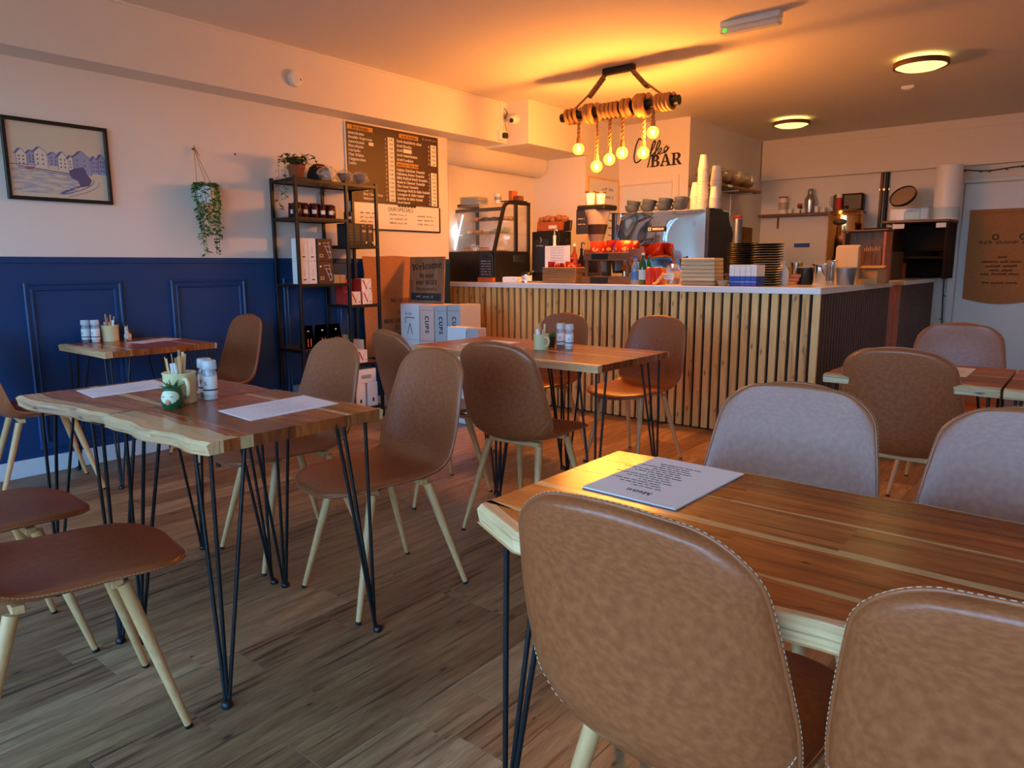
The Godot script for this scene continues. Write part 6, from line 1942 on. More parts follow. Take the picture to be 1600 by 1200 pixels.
	part(st, "holder", span(Vector3(-0.03, 0.0, 0.0), Vector3(0.14, sh * 0.62, 0.07), 0.002, 1, 0.6), mats["brown_wood"])
	for i in 9:
		part(st, "wooden_stirrer", span(Vector3(-0.015 + i * 0.016, sh * 0.6, 0.03), Vector3(-0.009 + i * 0.016, sh * (0.68 + 0.04 * fmod(i * 0.61, 1.0)), 0.033)), mats["leg_wood"], Vector3.ZERO, Vector3(0, 0, -2.0 + i * 0.4))
	var ob := thing("open_carton", "open kraft carton lying on its side by the green cloth", "box", spot(1357, -6.15), -14)
	var om := MB.new()
	for q in [[Vector3(-0.1, 0, -0.07), Vector3(0.1, 0.006, 0.07)], [Vector3(-0.1, 0.006, -0.07), Vector3(0.1, 0.11, -0.064)], [Vector3(-0.1, 0.006, -0.064), Vector3(-0.094, 0.11, 0.07)], [Vector3(0.094, 0.006, -0.064), Vector3(0.1, 0.11, 0.07)], [Vector3(-0.094, 0.006, 0.064), Vector3(0.094, 0.04, 0.07)]]:
		om.box((q[0] + q[1]) * 0.5, (q[1] - q[0]).abs(), 0.001)
	part(ob, "carton", om.done(), mats["kraft"])
	part(ob, "flap", bx(Vector3(0.19, 0.003, 0.06), 0.0, Vector3(0, 0.11, -0.09)), mats["kraft"], Vector3.ZERO, Vector3(18, 0, 0))
	var gc := MB.new()
	var rows := []
	var gn := noise(271, 3)
	for i in 13:
		var line := []
		for j in 13:
			var u := i / 12.0 * 2.0 - 1.0
			var v := j / 12.0 * 2.0 - 1.0
			var f: float = max(0.0, 1.0 - (u * u + v * v) * 0.8)
			line.append(Vector3(u * 0.11, 0.004 + f * 0.045 * (0.7 + 0.8 * gn.get_noise_2d(u * 1.6, v * 1.6)), v * 0.16))
		rows.append(line)
	gc.grid(rows, Vector3.UP)
	solo("green_cloth", "crumpled green cloth lying at the end of the worktop", "cloth", gc.done(), mat("green_cloth", c8(60, 118, 42), 0.95), Vector3(CXR - 0.14, CT + 0.001, -6.78))
	build_espresso()

func build_case() -> void:
	var x0 := -4.985
	var x1 := -4.305
	var y1 := 1.345
	var y2 := 1.788
	var zf := -5.03
	var zb := -5.56
	var c := thing("display_case", "black refrigerated cake display with a sloping glass front", "display case", Vector3((x0 + x1) * 0.5, CT + 0.0005, (zf + zb) * 0.5))
	var o := c.position
	part(c, "base", span(Vector3(x0, CT + 0.0005, zf) - o, Vector3(x1, y1, zb) - o, 0.006), mats["black_plastic"])
	var outline := [Vector3(0, y1, zf - 0.01), Vector3(0, 1.52, zf - 0.07), Vector3(0, 1.70, zf - 0.135), Vector3(0, 1.76, zf - 0.165), Vector3(0, 1.786, zf - 0.22), Vector3(0, 1.788, zf - 0.30), Vector3(0, 1.788, zb)]
	var sm := smooth_path(outline, 4)
	for x in [x0 + 0.014, x1 - 0.014]:
		var b := MB.new()
		for i in sm.size() - 1:
			var p: Vector3 = sm[i] + Vector3(x, 0, 0) - o
			var q: Vector3 = sm[i + 1] + Vector3(x, 0, 0) - o
			var d := (q - p).normalized()
			b.box((p + q) * 0.5, Vector3(0.026, 0.03, p.distance_to(q) + 0.004), 0.002, 2, 1.0, 0.0, Basis(Vector3.RIGHT, Vector3.RIGHT.cross(d).normalized() * -1.0, d * -1.0))
		part(c, "side_frame", b.done(), mats["black_plastic"])
		part(c, "rear_post", span(Vector3(x - 0.013, y1, zb) - o, Vector3(x + 0.013, y2, zb + 0.03) - o, 0.002), mats["black_plastic"])
		var poly := PackedVector2Array([Vector2(zf - 0.012, y1)])
		for p in sm:
			poly.append(Vector2(p.z, p.y))
		poly.append(Vector2(zb, y1))
		var sg := MB.new()
		sg.extrude(poly, -0.002, 0.002, Basis(Vector3(0, 0, 1), Vector3(0, 1, 0), Vector3(-1, 0, 0)), Vector3(x, 0, 0) - o)
		part(c, "side_pane", sg.done(), mats["clear_glass"])
	part(c, "side_post", span(Vector3(x1 - 0.027, y1, -5.37) - o, Vector3(x1, y2, -5.335) - o, 0.002), mats["black_plastic"])
	var gl := []
	for p in sm:
		gl.append([Vector3(x0 + 0.027, p.y, p.z) - o, Vector3(x1 - 0.027, p.y, p.z) - o])
	var fg := MB.new()
	fg.grid(gl, Vector3(0, 0.6, 1))
	part(c, "curved_front_pane", fg.done(), mats["clear_glass"])
	part(c, "lamp_bar", span(Vector3(x0 + 0.03, 1.715, zf - 0.19) - o, Vector3(x1 - 0.03, 1.745, zf - 0.15) - o, 0.003), mats["black_plastic"])
	part(c, "rear_door", span(Vector3(x0 + 0.03, y1, zb + 0.004) - o, Vector3(x1 - 0.03, y2 - 0.02, zb + 0.01) - o), glass("case_rear", c8(230, 236, 236), 0.2))
	for y in [1.50, 1.62]:
		part(c, "glass_shelf", span(Vector3(x0 + 0.03, y, zf - 0.14) - o, Vector3(x1 - 0.03, y + 0.006, zb + 0.03) - o), mats["clear_glass"])
	# white light strip at the wall side
	var tube_glow := glowing("case_tube_glow", Color(0.85, 0.95, 1.0), 2.2)
	part(c, "light_tube", tubed([Vector3(x0 + 0.07, y1 + 0.02, zf - 0.12) - o, Vector3(x0 + 0.07, 1.70, zf - 0.24) - o], 0.007, -1.0, 10), tube_glow)
	var l := OmniLight3D.new()
	l.name = "case_light"
	l.position = Vector3(x0 + 0.10, 1.53, zf - 0.165) - o
	l.light_color = Color(0.85, 0.94, 1.0)
	l.light_energy = 0.02
	l.light_size = 0.05
	l.omni_range = 4.0
	l.omni_attenuation = 2.0
	l.shadow_enabled = true
	c.add_child(l, true)
	part(c, "price_plate", span(Vector3(x1 - 0.02, 1.25, -5.48) - o, Vector3(x1 + 0.002, 1.31, -5.30) - o, 0.001), mats["steel"])
	# cakes: each on its shelf
	var brown := mat("brownie", c8(52, 28, 18), 0.8)
	var gold := mat("pastry", c8(196, 132, 62), 0.7)
	var cream := mat("icing", c8(236, 222, 196), 0.5)
	var green := mat("salad", c8(104, 142, 60), 0.7)
	for lv in 3:
		var y: float = [y1 + 0.001, 1.507, 1.627][lv]
		for i in 5:
			var x := lerpf(x0 + 0.16, x1 - 0.10, i / 4.0)
			var z: float = [-5.25, -5.31, -5.36][lv]
			var what: String = [["fruit_slice", "sandwich_pack", "fruit_slice", "cake_tub", "cake_tub"], ["pastry", "pastry", "cake_slice", "salad_box", "salad_box"], ["flapjack", "brownie", "brownie", "brownie", "pastry"]][lv][i]
			var t := thing(what, "%s on the %s level of the display case, %s" % [what.replace("_", " "), ["bottom", "middle", "top"][lv], ["beside the light tube", "second from the light tube", "in the centre", "second from the glass side", "next to the glass side"][i]], "food", Vector3(x, y, z), 8.0 * (i - 2), "food in the display case")
			part(t, "tray", span(Vector3(-0.05, 0, -0.06), Vector3(0.05, 0.007, 0.06), 0.002), mats["black_plastic"])
			match what:
				"brownie", "flapjack":
					for k in 3:
						part(t, "slab", bx(Vector3(0.03, 0.032, 0.07), 0.003, Vector3(-0.032 + 0.033 * k, 0.024, 0)), brown if what == "brownie" else gold, Vector3.ZERO, Vector3(0, 0, 10.0))
				"pastry":
					for k in 2:
						var b := MB.new()
						b.ball(Vector3(-0.024 + 0.05 * k, 0.026, 0.004 * k), Vector3(0.027, 0.02, 0.045), 12, 8, 0.3, 350 + k)
						part(t, "bun", b.done(), gold)
				"cake_slice", "fruit_slice":
					part(t, "sponge", bx(Vector3(0.08, 0.022, 0.08), 0.003, Vector3(0, 0.018, 0)), gold)
					part(t, "icing", bx(Vector3(0.08, 0.012, 0.08), 0.003, Vector3(0, 0.0355, 0)), cream if what == "cake_slice" else mats["red_pine"])
				"salad_box":
					var b := MB.new()
					b.ball(Vector3(0, 0.03, 0), Vector3(0.042, 0.026, 0.045), 12, 8, 0.5, 360 + i)
					part(t, "salad", b.done(), green)
					part(t, "box", bx(Vector3(0.092, 0.06, 0.1), 0.004, Vector3(0, 0.0375, 0)), glass("box_clear", c8(240, 244, 244), 0.12))
				_:
					part(t, "filling", bx(Vector3(0.06, 0.03, 0.06), 0.006, Vector3(0, 0.022, 0)), cream)
					part(t, "tub", bx(Vector3(0.085, 0.058, 0.085), 0.004, Vector3(0, 0.0365, 0)), glass("box_clear", c8(240, 244, 244), 0.12))
	# on the case's roof
	var roof := 1.804
	var ts := thing("tray_lid_stack", "stack of clear plastic trays on top of the display case", "trays", Vector3(cx(738, -5.4), roof, -5.42), 6)
	for k in 6:
		part(ts, "plastic_tray", span(Vector3(-0.13 + 0.004 * k, k * 0.013, -0.09), Vector3(0.13 - 0.006 * (k % 3), k * 0.013 + 0.010, 0.09), 0.003), glass("tray_plastic", c8(220, 226, 228), 0.55, 0.2))
	var pc := thing("paper_cup", "single white paper cup on top of the display case", "cup", Vector3(cx(779, -5.4) - 0.02, roof, -5.42))
	paper_cup(pc, 0, 0.026, 0.035, 0.09, mats["white_card"])
	part(pc, "sleeve_print", lathed([Vector2(0.0302, 0.03), Vector2(0.0308, 0.03), Vector2(0.0335, 0.06), Vector2(0.0329, 0.06)], 18), mats["grey_ink"])
	var wt := thing("wooden_riser", "brown wooden riser on a black tray on the display case", "riser", Vector3(x1 - 0.08, roof, -5.42))
	part(wt, "tray", span(Vector3(-0.09, 0, -0.1), Vector3(0.075, 0.01, 0.1), 0.002), mats["black_plastic"])
	part(wt, "block", span(Vector3(-0.05, 0.0105, -0.05), Vector3(-0.005, 0.105, 0.03), 0.003), mats["red_pine"])
	part(wt, "ledge", span(Vector3(-0.005, 0.0105, -0.05), Vector3(0.07, 0.055, 0.02), 0.003), mats["brown_wood"])

func build_espresso() -> void:
	var z := -5.55
	var xa := cx(960, z)
	var xb := on_z(1103, 370, z).x
	var y0 := 0.10
	var y1 := hy(1030, 331, z)
	var e := thing("espresso_machine", "espresso machine with a polished mirror back panel and black ends", "espresso machine", Vector3((xa + xb) * 0.5, CT + 0.0005, z - 0.22))
	var w := (xb - xa) * 0.5
	# the thin polished sheet is not quite flat
	var nz := noise(281, 1)
	var rows := []
	for i in 25:
		var line := []
		for j in 41:
			var u := j / 40.0
			var v := i / 24.0
			var edge: float = min(1.0, min(min(u, 1.0 - u), min(v, 1.0 - v)) * 9.0)
			line.append(Vector3(-w + 2.0 * w * u, lerpf(y0, y1, v), 0.22 + 0.009 * edge * nz.get_noise_2d(u * 1.7, v * 0.9)))
		rows.append(line)
	var pm := MB.new()
	pm.grid(rows, Vector3(0, 0, 1))
	part(e, "mirror_panel", pm.done(), mats["chrome"])
	part(e, "body", span(Vector3(-w + 0.005, y0, -0.24), Vector3(w - 0.005, y1 - 0.003, 0.198), 0.004), mats["black_plastic"])
	for s in [-1.0, 1.0]:
		var poly := PackedVector2Array([Vector2(-0.235, y0 - 0.02), Vector2(0.20, y0 - 0.02), Vector2(0.235, y0 + 0.1), Vector2(0.235, y1 + 0.01), Vector2(0.0, y1 + 0.012), Vector2(-0.15, y1 - 0.06), Vector2(-0.26, y1 - 0.18), Vector2(-0.2, y0 + 0.15)])
		var b := MB.new()
		var th := 0.016
		b.extrude(poly, -th, th, Basis(Vector3(0, 0, 1), Vector3(0, 1, 0), Vector3(-1, 0, 0)), Vector3(s * (w + 0.014), 0, 0))
		part(e, "end_cheek", b.done(), mats["black_plastic"])
	part(e, "cup_tray", span(Vector3(-w, y1 - 0.002, -0.2), Vector3(w, y1 + 0.006, 0.225), 0.002), mats["steel"])
	for s in [Vector2(-1, 1), Vector2(1, 1), Vector2(-1, -1), Vector2(1, -1)]:
		part(e, "foot", cyl(0.02, y0 - 0.001, 14), mats["steel"], Vector3(s.x * (w - 0.06), 0, s.y * 0.15))
	var nm := on_z(1027, 358, z)
	var np := nm - e.position + Vector3(0, 0, 0.016)
	part(e, "name_plate", bx(Vector3(0.165, 0.042, 0.006), 0.001, np), mats["black_matt"])
	words(e, "RANCILIO", 0.0155, mats["white_ink"], np + Vector3(0.018, 0, 0.0035), Vector3.ZERO, "Droid Sans Bold", 1, "lettering", 1.5)
	part(e, "emblem", moulding(-0.012, 0.012, -0.012, 0.012, [Vector2(0, 0), Vector2(0, 0.001), Vector2(0.004, 0.001), Vector2(0.004, 0)]), mats["white_ink"], np + Vector3(-0.062, 0, 0.003), Vector3(0, -90, 0))
	part(e, "steam_wand", tubed(smooth_path([Vector3(w - 0.08, y0 + 0.2, -0.24), Vector3(w - 0.05, y0 + 0.1, -0.3), Vector3(w - 0.05, y0 - 0.04, -0.31)], 4), 0.006), mats["chrome"])
	var top := e.position.y + y1 + 0.0065
	# grey blue cups
	var cupm := mat("slate_cup", c8(58, 72, 96), 0.4)
	var us := [984, 1008, 1033, 1058]
	for i in 4:
		for k in 2:
			var t := thing("stoneware_cup", ["slate blue cup beside the bean grinder", "slate blue cup second from the bean grinder", "slate blue cup second from the takeaway cups", "slate blue cup beside the takeaway cups"][i] + [", lower of two nested", ", tilted on top of another"][k], "cup", Vector3(cx(us[i] , z - 0.05), top + 0.042 * k, z - 0.06), 30.0 * i, "slate blue cups on the espresso machine")
			if k == 1:
				t.rotation_degrees.z = -9.0
				t.position.x += 0.008
			var r := 0.062
			part(t, "bowl", lathed([Vector2(0, 0), Vector2(r * 0.55, 0), Vector2(r * 0.9, 0.02), Vector2(r, 0.06), Vector2(r * 0.95, 0.06), Vector2(r * 0.84, 0.022), Vector2(0, 0.008)], 24), cupm)
			part(t, "handle", tubed(smooth_path([Vector3(r * 0.95, 0.05, 0), Vector3(r * 1.35, 0.05, 0), Vector3(r * 1.35, 0.022, 0), Vector3(r * 0.9, 0.02, 0)], 4), 0.006), cupm)
	# takeaway cups
	cup_stack("short stack of white takeaway cups with a printed red dot, beside the slate cups", Vector3(cx(1081, z - 0.1), top, z - 0.12), 9, 0.034, 0.05, 0.12, 0.0125)
	cup_stack("tallest stack of white takeaway cups", Vector3(cx(1094, z - 0.1) + 0.015, top, z - 0.05), 26, 0.030, 0.043, 0.11, 0.0125)
	cup_stack("second tallest stack of white takeaway cups, behind the tallest", Vector3(cx(1107, z - 0.15) + 0.012, top, z - 0.19), 20, 0.032, 0.044, 0.11, 0.0125)
	cup_stack("short stack of small paper cups at the machine's end cheek", Vector3(cx(1098, z) + 0.055, top, z - 0.04), 8, 0.030, 0.040, 0.09, 0.011)

# ---------- the back of the bar
func build_back_things() -> void:
	var XS := -3.475
	# wall shelf with wrapped bread
	var sh := thing("bracket_shelf", "brown wooden wall shelf on pale brackets holding wrapped bread", "shelf", Vector3(XS, 2.03, -7.85))
	part(sh, "board", span(Vector3(0.001, 0, 0.66), Vector3(0.28, 0.03, -0.66), 0.002, 2, 0.9), mats["brown_wood"])
	part(sh, "label_strip", span(Vector3(0.28, 0.005, 0.3), Vector3(0.283, 0.025, 0.18)), mats["white_card"])
	for z in [0.42, -0.05, -0.45]:
		part(sh, "bracket", tubed([Vector3(0.008, -0.26, z), Vector3(0.008, -0.008, z), Vector3(0.26, -0.008, z)], 0.008, -1.0, 6), mats["white_gloss"])
	var crust: Material = mats["crust"]
	var wrap := glass("bread_wrap", c8(250, 240, 226), 0.16, 0.15)
	for i in 4:
		var t := thing("wrapped_loaf", ["small wrapped loaf beside the takeaway cups on the high shelf", "dark wrapped loaf in the middle of the high shelf", "large wrapped loaf with a twisted bag on the high shelf", "wrapped loaf at the back wall end of the high shelf"][i], "bread", Vector3(XS + 0.15, 2.076, [-7.30, -7.63, -7.99, -8.33][i]), [4.0, -12.0, 8.0, 14.0][i], "wrapped loaves on the high shelf")
		var s: float = [0.85, 0.95, 1.05, 0.95][i]
		var b := MB.new()
		b.ball(Vector3(0, 0.075 * s, 0), Vector3(0.10 * s, 0.075 * s, 0.15 * s), 16, 10, 0.22, 400 + i)
		part(t, "loaf", b.done(), crust if i != 1 else mats["brown_wood"])
		var wb := MB.new()
		wb.ball(Vector3(0, 0.088 * s, 0), Vector3(0.115 * s, 0.088 * s, 0.168 * s), 18, 12, 0.35, 410 + i)
		part(t, "clear_bag", wb.done(), wrap)
		part(t, "bag_twist", tubed(smooth_path([Vector3(0.06 * s, 0.1 * s, 0.12 * s), Vector3(0.1 * s, 0.13 * s, 0.15 * s), Vector3(0.11 * s, 0.06 * s, 0.18 * s)], 4), 0.022 * s, 0.008, 8), wrap)
	# back worktop and what stands on it
	var BY := 0.93
	var bw := thing("back_bench", "dark back bench along the rear wall of the bar", "bench", Vector3(-2.7, 0, -8.95))
	part(bw, "cabinet", span(Vector3(-0.75, 0, -0.34), Vector3(0.70, BY - 0.04, 0.26), 0.003), mats["brown_wood"])
	part(bw, "top", span(Vector3(-0.76, BY - 0.0395, -0.34), Vector3(0.71, BY, 0.28), 0.003), mats["stained_slat"])
	# small second machine on a side bench: hot water and blender corner
	var sbm := thing("side_bench", "dark bench under the high bread shelf", "bench", Vector3(XS + 0.3, 0, -7.95))
	part(sbm, "cabinet", span(Vector3(-0.299, 0, 0.7), Vector3(0.25, BY - 0.04, -0.62), 0.003), mats["brown_wood"])
	part(sbm, "top", span(Vector3(-0.299, BY - 0.0395, 0.71), Vector3(0.27, BY, -0.64), 0.003), mats["stained_slat"])
	var oz := -7.55
	var ov := thing("toaster_oven", "dark steel toaster oven stacked with trays under the high shelf", "oven", Vector3(XS + 0.27, BY + 0.0005, oz))
	part(ov, "body", span(Vector3(-0.24, 0, -0.26), Vector3(0.24, 0.42, 0.26), 0.008), mats["black_plastic"])
	part(ov, "door_glass", span(Vector3(-0.2, 0.06, 0.26), Vector3(0.12, 0.36, 0.264)), glass("oven_glass", c8(30, 28, 28), 0.8, 0.05))
	part(ov, "control_panel", span(Vector3(0.14, 0.05, 0.26), Vector3(0.22, 0.37, 0.263)), mats["steel"])
	part(ov, "top_rack", span(Vector3(-0.24, 0.4205, -0.24), Vector3(0.26, 0.455, 0.24), 0.004), mats["steel"])
	var hb := thing("wooden_caddy", "brown wooden caddy standing on the toaster oven", "caddy", ov.position + Vector3(0.12, 0.456, -0.1))
	part(hb, "caddy", span(Vector3(-0.1, 0, -0.12), Vector3(0.1, 0.22, 0.12), 0.004, 1, 0.5), mats["brown_wood"])
	part(hb, "slot", span(Vector3(-0.06, 0.14, 0.12), Vector3(0.06, 0.17, 0.122)), mats["black_matt"])
	var cn := thing("canister", "tall dull steel canister with red lid beside the wooden caddy", "canister", ov.position + Vector3(0.19, 0.456, 0.13), 0.0, "pots and canisters on the return")
	part(cn, "vessel", cyl(0.05, 0.3, 22, 0.003), mats["zinc"])
	part(cn, "lid", cyl(0.046, 0.03, 22, 0.004), mats["red_print"], Vector3(0, 0.3, 0))
	var bl := thing("milk_jug", "steel milk jug with black handle on the rear bench corner", "jug", Vector3(-3.14, BY + 0.0005, -8.82))
	part(bl, "jug", lathed([Vector2(0, 0), Vector2(0.06, 0), Vector2(0.065, 0.02), Vector2(0.05, 0.14), Vector2(0.056, 0.16), Vector2(0.052, 0.16), Vector2(0.046, 0.14), Vector2(0, 0.01)], 22), mats["steel"])
	part(bl, "handle", tubed(smooth_path([Vector3(0.05, 0.13, 0), Vector3(0.1, 0.12, 0), Vector3(0.1, 0.05, 0), Vector3(0.06, 0.03, 0)], 4), 0.007), mats["black_plastic"])
	# shelf on the back wall
	var zb := -9.3
	var s2 := thing("wall_shelf", "narrow brown wooden shelf on the rear wall behind the urn", "shelf", Vector3(-2.85, 1.80, zb))
	part(s2, "board", span(Vector3(-0.6, 0, 0.001), Vector3(0.62, 0.03, 0.17), 0.002, 0, 0.9), mats["brown_wood"])
	for x in [-0.4, 0.35]:
		part(s2, "bracket", span(Vector3(x - 0.012, -0.14, 0.001), Vector3(x + 0.012, 0, 0.012), 0.002), mats["brown_wood"])
	var sy := 1.8305
	var sz := zb + 0.09
	var on_shelf := func(u: float) -> Vector3: return Vector3(on_z(u, 330, sz).x, sy, sz)
	var cc := thing("drink_canister", "white drinking chocolate tin with red lid on the rear shelf", "tin", on_shelf.call(1223))
	part(cc, "tin", cyl(0.052, 0.19, 22, 0.002), mats["white_card"])
	part(cc, "lid", cyl(0.053, 0.02, 22, 0.002), mats["red_print"], Vector3(0, 0.19, 0))
	part(cc, "label", lathed([Vector2(0.0522, 0.05), Vector2(0.0528, 0.05), Vector2(0.0528, 0.14), Vector2(0.0522, 0.14)], 22), mats["tan_print"])
	var skr := thing("cocktail_shaker", "tall steel cocktail shaker on the rear shelf", "shaker", on_shelf.call(1265))
	part(skr, "body", lathed([Vector2(0, 0), Vector2(0.05, 0), Vector2(0.066, 0.14), Vector2(0.064, 0.17), Vector2(0.04, 0.205), Vector2(0.036, 0.24), Vector2(0, 0.24)], 24), mats["steel"])
	part(skr, "cap", lathed([Vector2(0.036, 0.24), Vector2(0.034, 0.275), Vector2(0.026, 0.285), Vector2(0, 0.285)], 20), mats["zinc"])
	for i in 7:
		var uu: float = [1236, 1242, 1248, 1254, 1277, 1283, 1288, 1294][i]
		var t := thing("espresso_cup", "small white cup in the row on the rear shelf", "cup", on_shelf.call(uu) + Vector3(0, 0, 0.03 if i % 2 == 0 else -0.02), 30.0 * i, "small white cups on the rear shelf")
		paper_cup(t, 0, 0.022, 0.03, 0.055 + 0.02 * (i % 3 == 1 as int), mats["white_gloss"], "bowl")
		part(t, "handle", tubed(smooth_path([Vector3(0.028, 0.045, 0), Vector3(0.043, 0.04, 0), Vector3(0.04, 0.022, 0), Vector3(0.026, 0.018, 0)], 3), 0.004), mats["white_gloss"])
	var rj := thing("spice_jar", "small dark jar with red lid between the rear shelf cups", "jar", on_shelf.call(1247) + Vector3(0, 0, -0.045))
	part(rj, "jar", cyl(0.03, 0.09, 18, 0.003), mats["dark_bottle"])
	part(rj, "lid", cyl(0.026, 0.03, 18, 0.003), mats["red_print"], Vector3(0, 0.09, 0))
	# urn
	var uz := -8.83
	var ux := on_z(1317, 400, uz).x
	var ur := thing("water_urn", "tall polished copper coloured water urn with a domed lid", "urn", Vector3(ux, BY + 0.0005, uz))
	var rr := (on_z(1344, 400, uz).x - on_z(1291, 400, uz).x) * 0.5
	var top := on_z(1317, 334, uz).y - BY
	part(ur, "drum", lathed([Vector2(0, 0), Vector2(rr * 0.96, 0), Vector2(rr, 0.01), Vector2(rr, top - 0.03), Vector2(rr * 1.03, top - 0.025), Vector2(rr * 1.03, top - 0.01), Vector2(rr, top)], 48), mat("copper_sheen", c8(232, 176, 118), 0.12, 1.0))
	part(ur, "lid", lathed([Vector2(rr * 1.01, top), Vector2(rr * 0.95, top + 0.025), Vector2(rr * 0.5, top + 0.05), Vector2(0, top + 0.055)], 48), mat("copper_lid", c8(176, 128, 84), 0.25, 1.0))
	part(ur, "lid_knob", lathed([Vector2(0, top + 0.055), Vector2(0.02, top + 0.055), Vector2(0.028, top + 0.085), Vector2(0, top + 0.09)], 16), mats["black_plastic"])
	var bdg := MB.new()
	bdg.ball(Vector3(-0.01, top - 0.10, rr * 1.0), Vector3(0.075, 0.035, 0.012), 18, 10)
	part(ur, "badge", bdg.done(), mats["black_plastic"])
	part(ur, "tap", tubed([Vector3(0, 0.12, rr), Vector3(0, 0.12, rr + 0.07), Vector3(0, 0.08, rr + 0.09)], 0.014), mats["black_plastic"])
	part(ur, "sight_glass", tubed([Vector3(rr * 0.22, 0.18, rr * 0.985), Vector3(rr * 0.22, top - 0.14, rr * 0.985)], 0.006), mats["black_plastic"])
	# things resting on the urn lid's far side: jar tray on the wall shelf end
	var tr := thing("appliance_box", "dark boxed appliance with a red jar, on the rear shelf above the urn", "appliance", Vector3(on_z(1322, 330, sz).x, sy, sz), 0)
	part(tr, "case", span(Vector3(-0.14, 0, -0.07), Vector3(0.19, 0.2, 0.05), 0.02), mats["black_plastic"])
	part(tr, "red_jar", cyl(0.035, 0.15, 18, 0.003), mats["red_print"], Vector3(-0.06, 0.0, 0.09))
	part(tr, "jar_cap", cyl(0.033, 0.05, 18, 0.003), mats["white_card"], Vector3(-0.06, 0.15, 0.09))
	part(tr, "handle", tubed(smooth_path([Vector3(-0.15, 0.03, 0.02), Vector3(-0.2, 0.08, 0.02), Vector3(-0.19, 0.17, 0.02), Vector3(-0.13, 0.19, 0.02)], 4), 0.012), mats["white_gloss"])
	# blue sign on the back wall
	var bs := on_z(1253, 382, zb)
	var bsn := thing("hygiene_sign", "small blue and white notice on the rear wall", "sign", Vector3(bs.x, bs.y - 0.04, zb + 0.001))
	part(bsn, "plate", span(Vector3(-0.1, 0, 0), Vector3(0.1, 0.08, 0.004), 0.001), mats["white_gloss"])
	part(bsn, "blue_panel", span(Vector3(-0.095, 0.005, 0.004), Vector3(0.095, 0.055, 0.005)), mats["pack_blue"])
	# kettle bits on the bench
	for q in [[1236, 0.06, 0.22, "steel"], [1272, 0.05, 0.2, "black_plastic"]]:
		var t := thing("bench_flask", "%s flask standing on the rear bench" % ("steel" if q[3] == "steel" else "black"), "flask", Vector3(on_z(q[0], 410, -8.9).x, BY + 0.0005, -8.9), 0, "")
		part(t, "body", lathed([Vector2(0, 0), Vector2(q[1], 0), Vector2(q[1], q[2] * 0.7), Vector2(q[1] * 0.6, q[2] * 0.9), Vector2(0, q[2] * 0.92)], 20), mats[q[3]])
		part(t, "stopper", cyl(q[1] * 0.5, 0.04, 16), mats["black_plastic"], Vector3(0, q[2] * 0.9, 0))
	var kb := thing("kraft_carton", "flat kraft carton on the rear bench under the blue notice", "box", Vector3(on_z(1250, 410, -8.75).x, BY + 0.0005, -8.74))
	part(kb, "carton", span(Vector3(-0.15, 0, -0.06), Vector3(0.15, 0.25, 0.06), 0.002), mats["kraft"])
	part(kb, "tape", span(Vector3(-0.15, 0.1, 0.06), Vector3(0.15, 0.125, 0.061)), mats["tan_print"])
	# pipes on the back wall
	for q in [[1378, "brown_wood", 0.018, "brown pipe running down the rear wall"], [1386, "black_metal", 0.022, "black pipe running down the rear wall beside the brown one"]]:
		var x := on_z(q[0], 300, zb).x
		var t := thing("wall_pipe", q[3], "pipe", Vector3(x, 1.0, zb + 0.025), 0, "pipes on the rear wall")
		part(t, "pipe", tubed([Vector3(0, 0, 0), Vector3(0, 1.249, 0)], q[2], -1.0, 12), mats[q[1]])
		for y in [0.5, 1.05]:
			part(t, "clip", span(Vector3(-q[2] - 0.006, y, -0.024), Vector3(q[2] + 0.006, y + 0.02, 0.004)), mats["steel"])
	# dark open cabinet in the corner, with boxes on top
	var cz := -8.95
	var xa := on_z(1403, 350, cz).x
	var xb := on_z(1489, 350, cz).x
	var cy := on_z(1445, 349, cz).y
	var cab := thing("dark_cabinet", "dark open fronted cabinet in the corner by the back door", "cabinet", Vector3((xa + xb) * 0.5, 1.0635, cz))
	var cw := (xb - xa) * 0.5
	var ch := cy - 1.0635
	var dkw := mat("espresso_wood", c8(44, 27, 19), 0.75, 0.0, 0.3)
	part(cab, "left_side", span(Vector3(-cw, 0, -0.3), Vector3(-cw + 0.02, ch, 0.28), 0.002), mats["brown_wood"])
	part(cab, "right_side", span(Vector3(cw - 0.02, 0, -0.3), Vector3(cw, ch, 0.28), 0.002), dkw)
	part(cab, "top_board", span(Vector3(-cw - 0.1, ch, -0.3), Vector3(cw + 0.01, ch + 0.025, 0.3), 0.002), mats["brown_wood"])
	part(cab, "back_board", span(Vector3(-cw, 0, -0.3), Vector3(cw, ch, -0.285)), dkw)
	part(cab, "shelf_board", span(Vector3(-cw + 0.02, ch * 0.36, -0.28), Vector3(cw - 0.02, ch * 0.36 + 0.02, 0.25)), dkw)
	part(cab, "side_box", span(Vector3(-cw - 0.3, 0.0, -0.3), Vector3(-cw - 0.004, ch * 0.93, 0.22), 0.004), dkw)
	for i in 2:
		part(cab, "price_ticket", span(Vector3([-cw + 0.01, cw - 0.11][i], ch - 0.06, 0.28), Vector3([-cw + 0.12, cw - 0.02][i], ch - 0.012, 0.283)), mats["white_card"])
	var pan := thing("black_pan", "black pan with a steel rim on the dark cabinet's inner shelf", "pan", cab.position + Vector3(-0.02, ch * 0.36 + 0.021, 0.0))
	part(pan, "pan", lathed([Vector2(0, 0), Vector2(0.16, 0), Vector2(0.19, 0.06), Vector2(0.18, 0.06), Vector2(0.15, 0.008), Vector2(0, 0.008)], 26), mats["black_metal"])
	part(pan, "handle", tubed([Vector3(0.18, 0.05, 0.0), Vector3(0.24, 0.06, 0.05)], 0.01), mats["steel"])
	var top_y := cab.position.y + ch + 0.0255
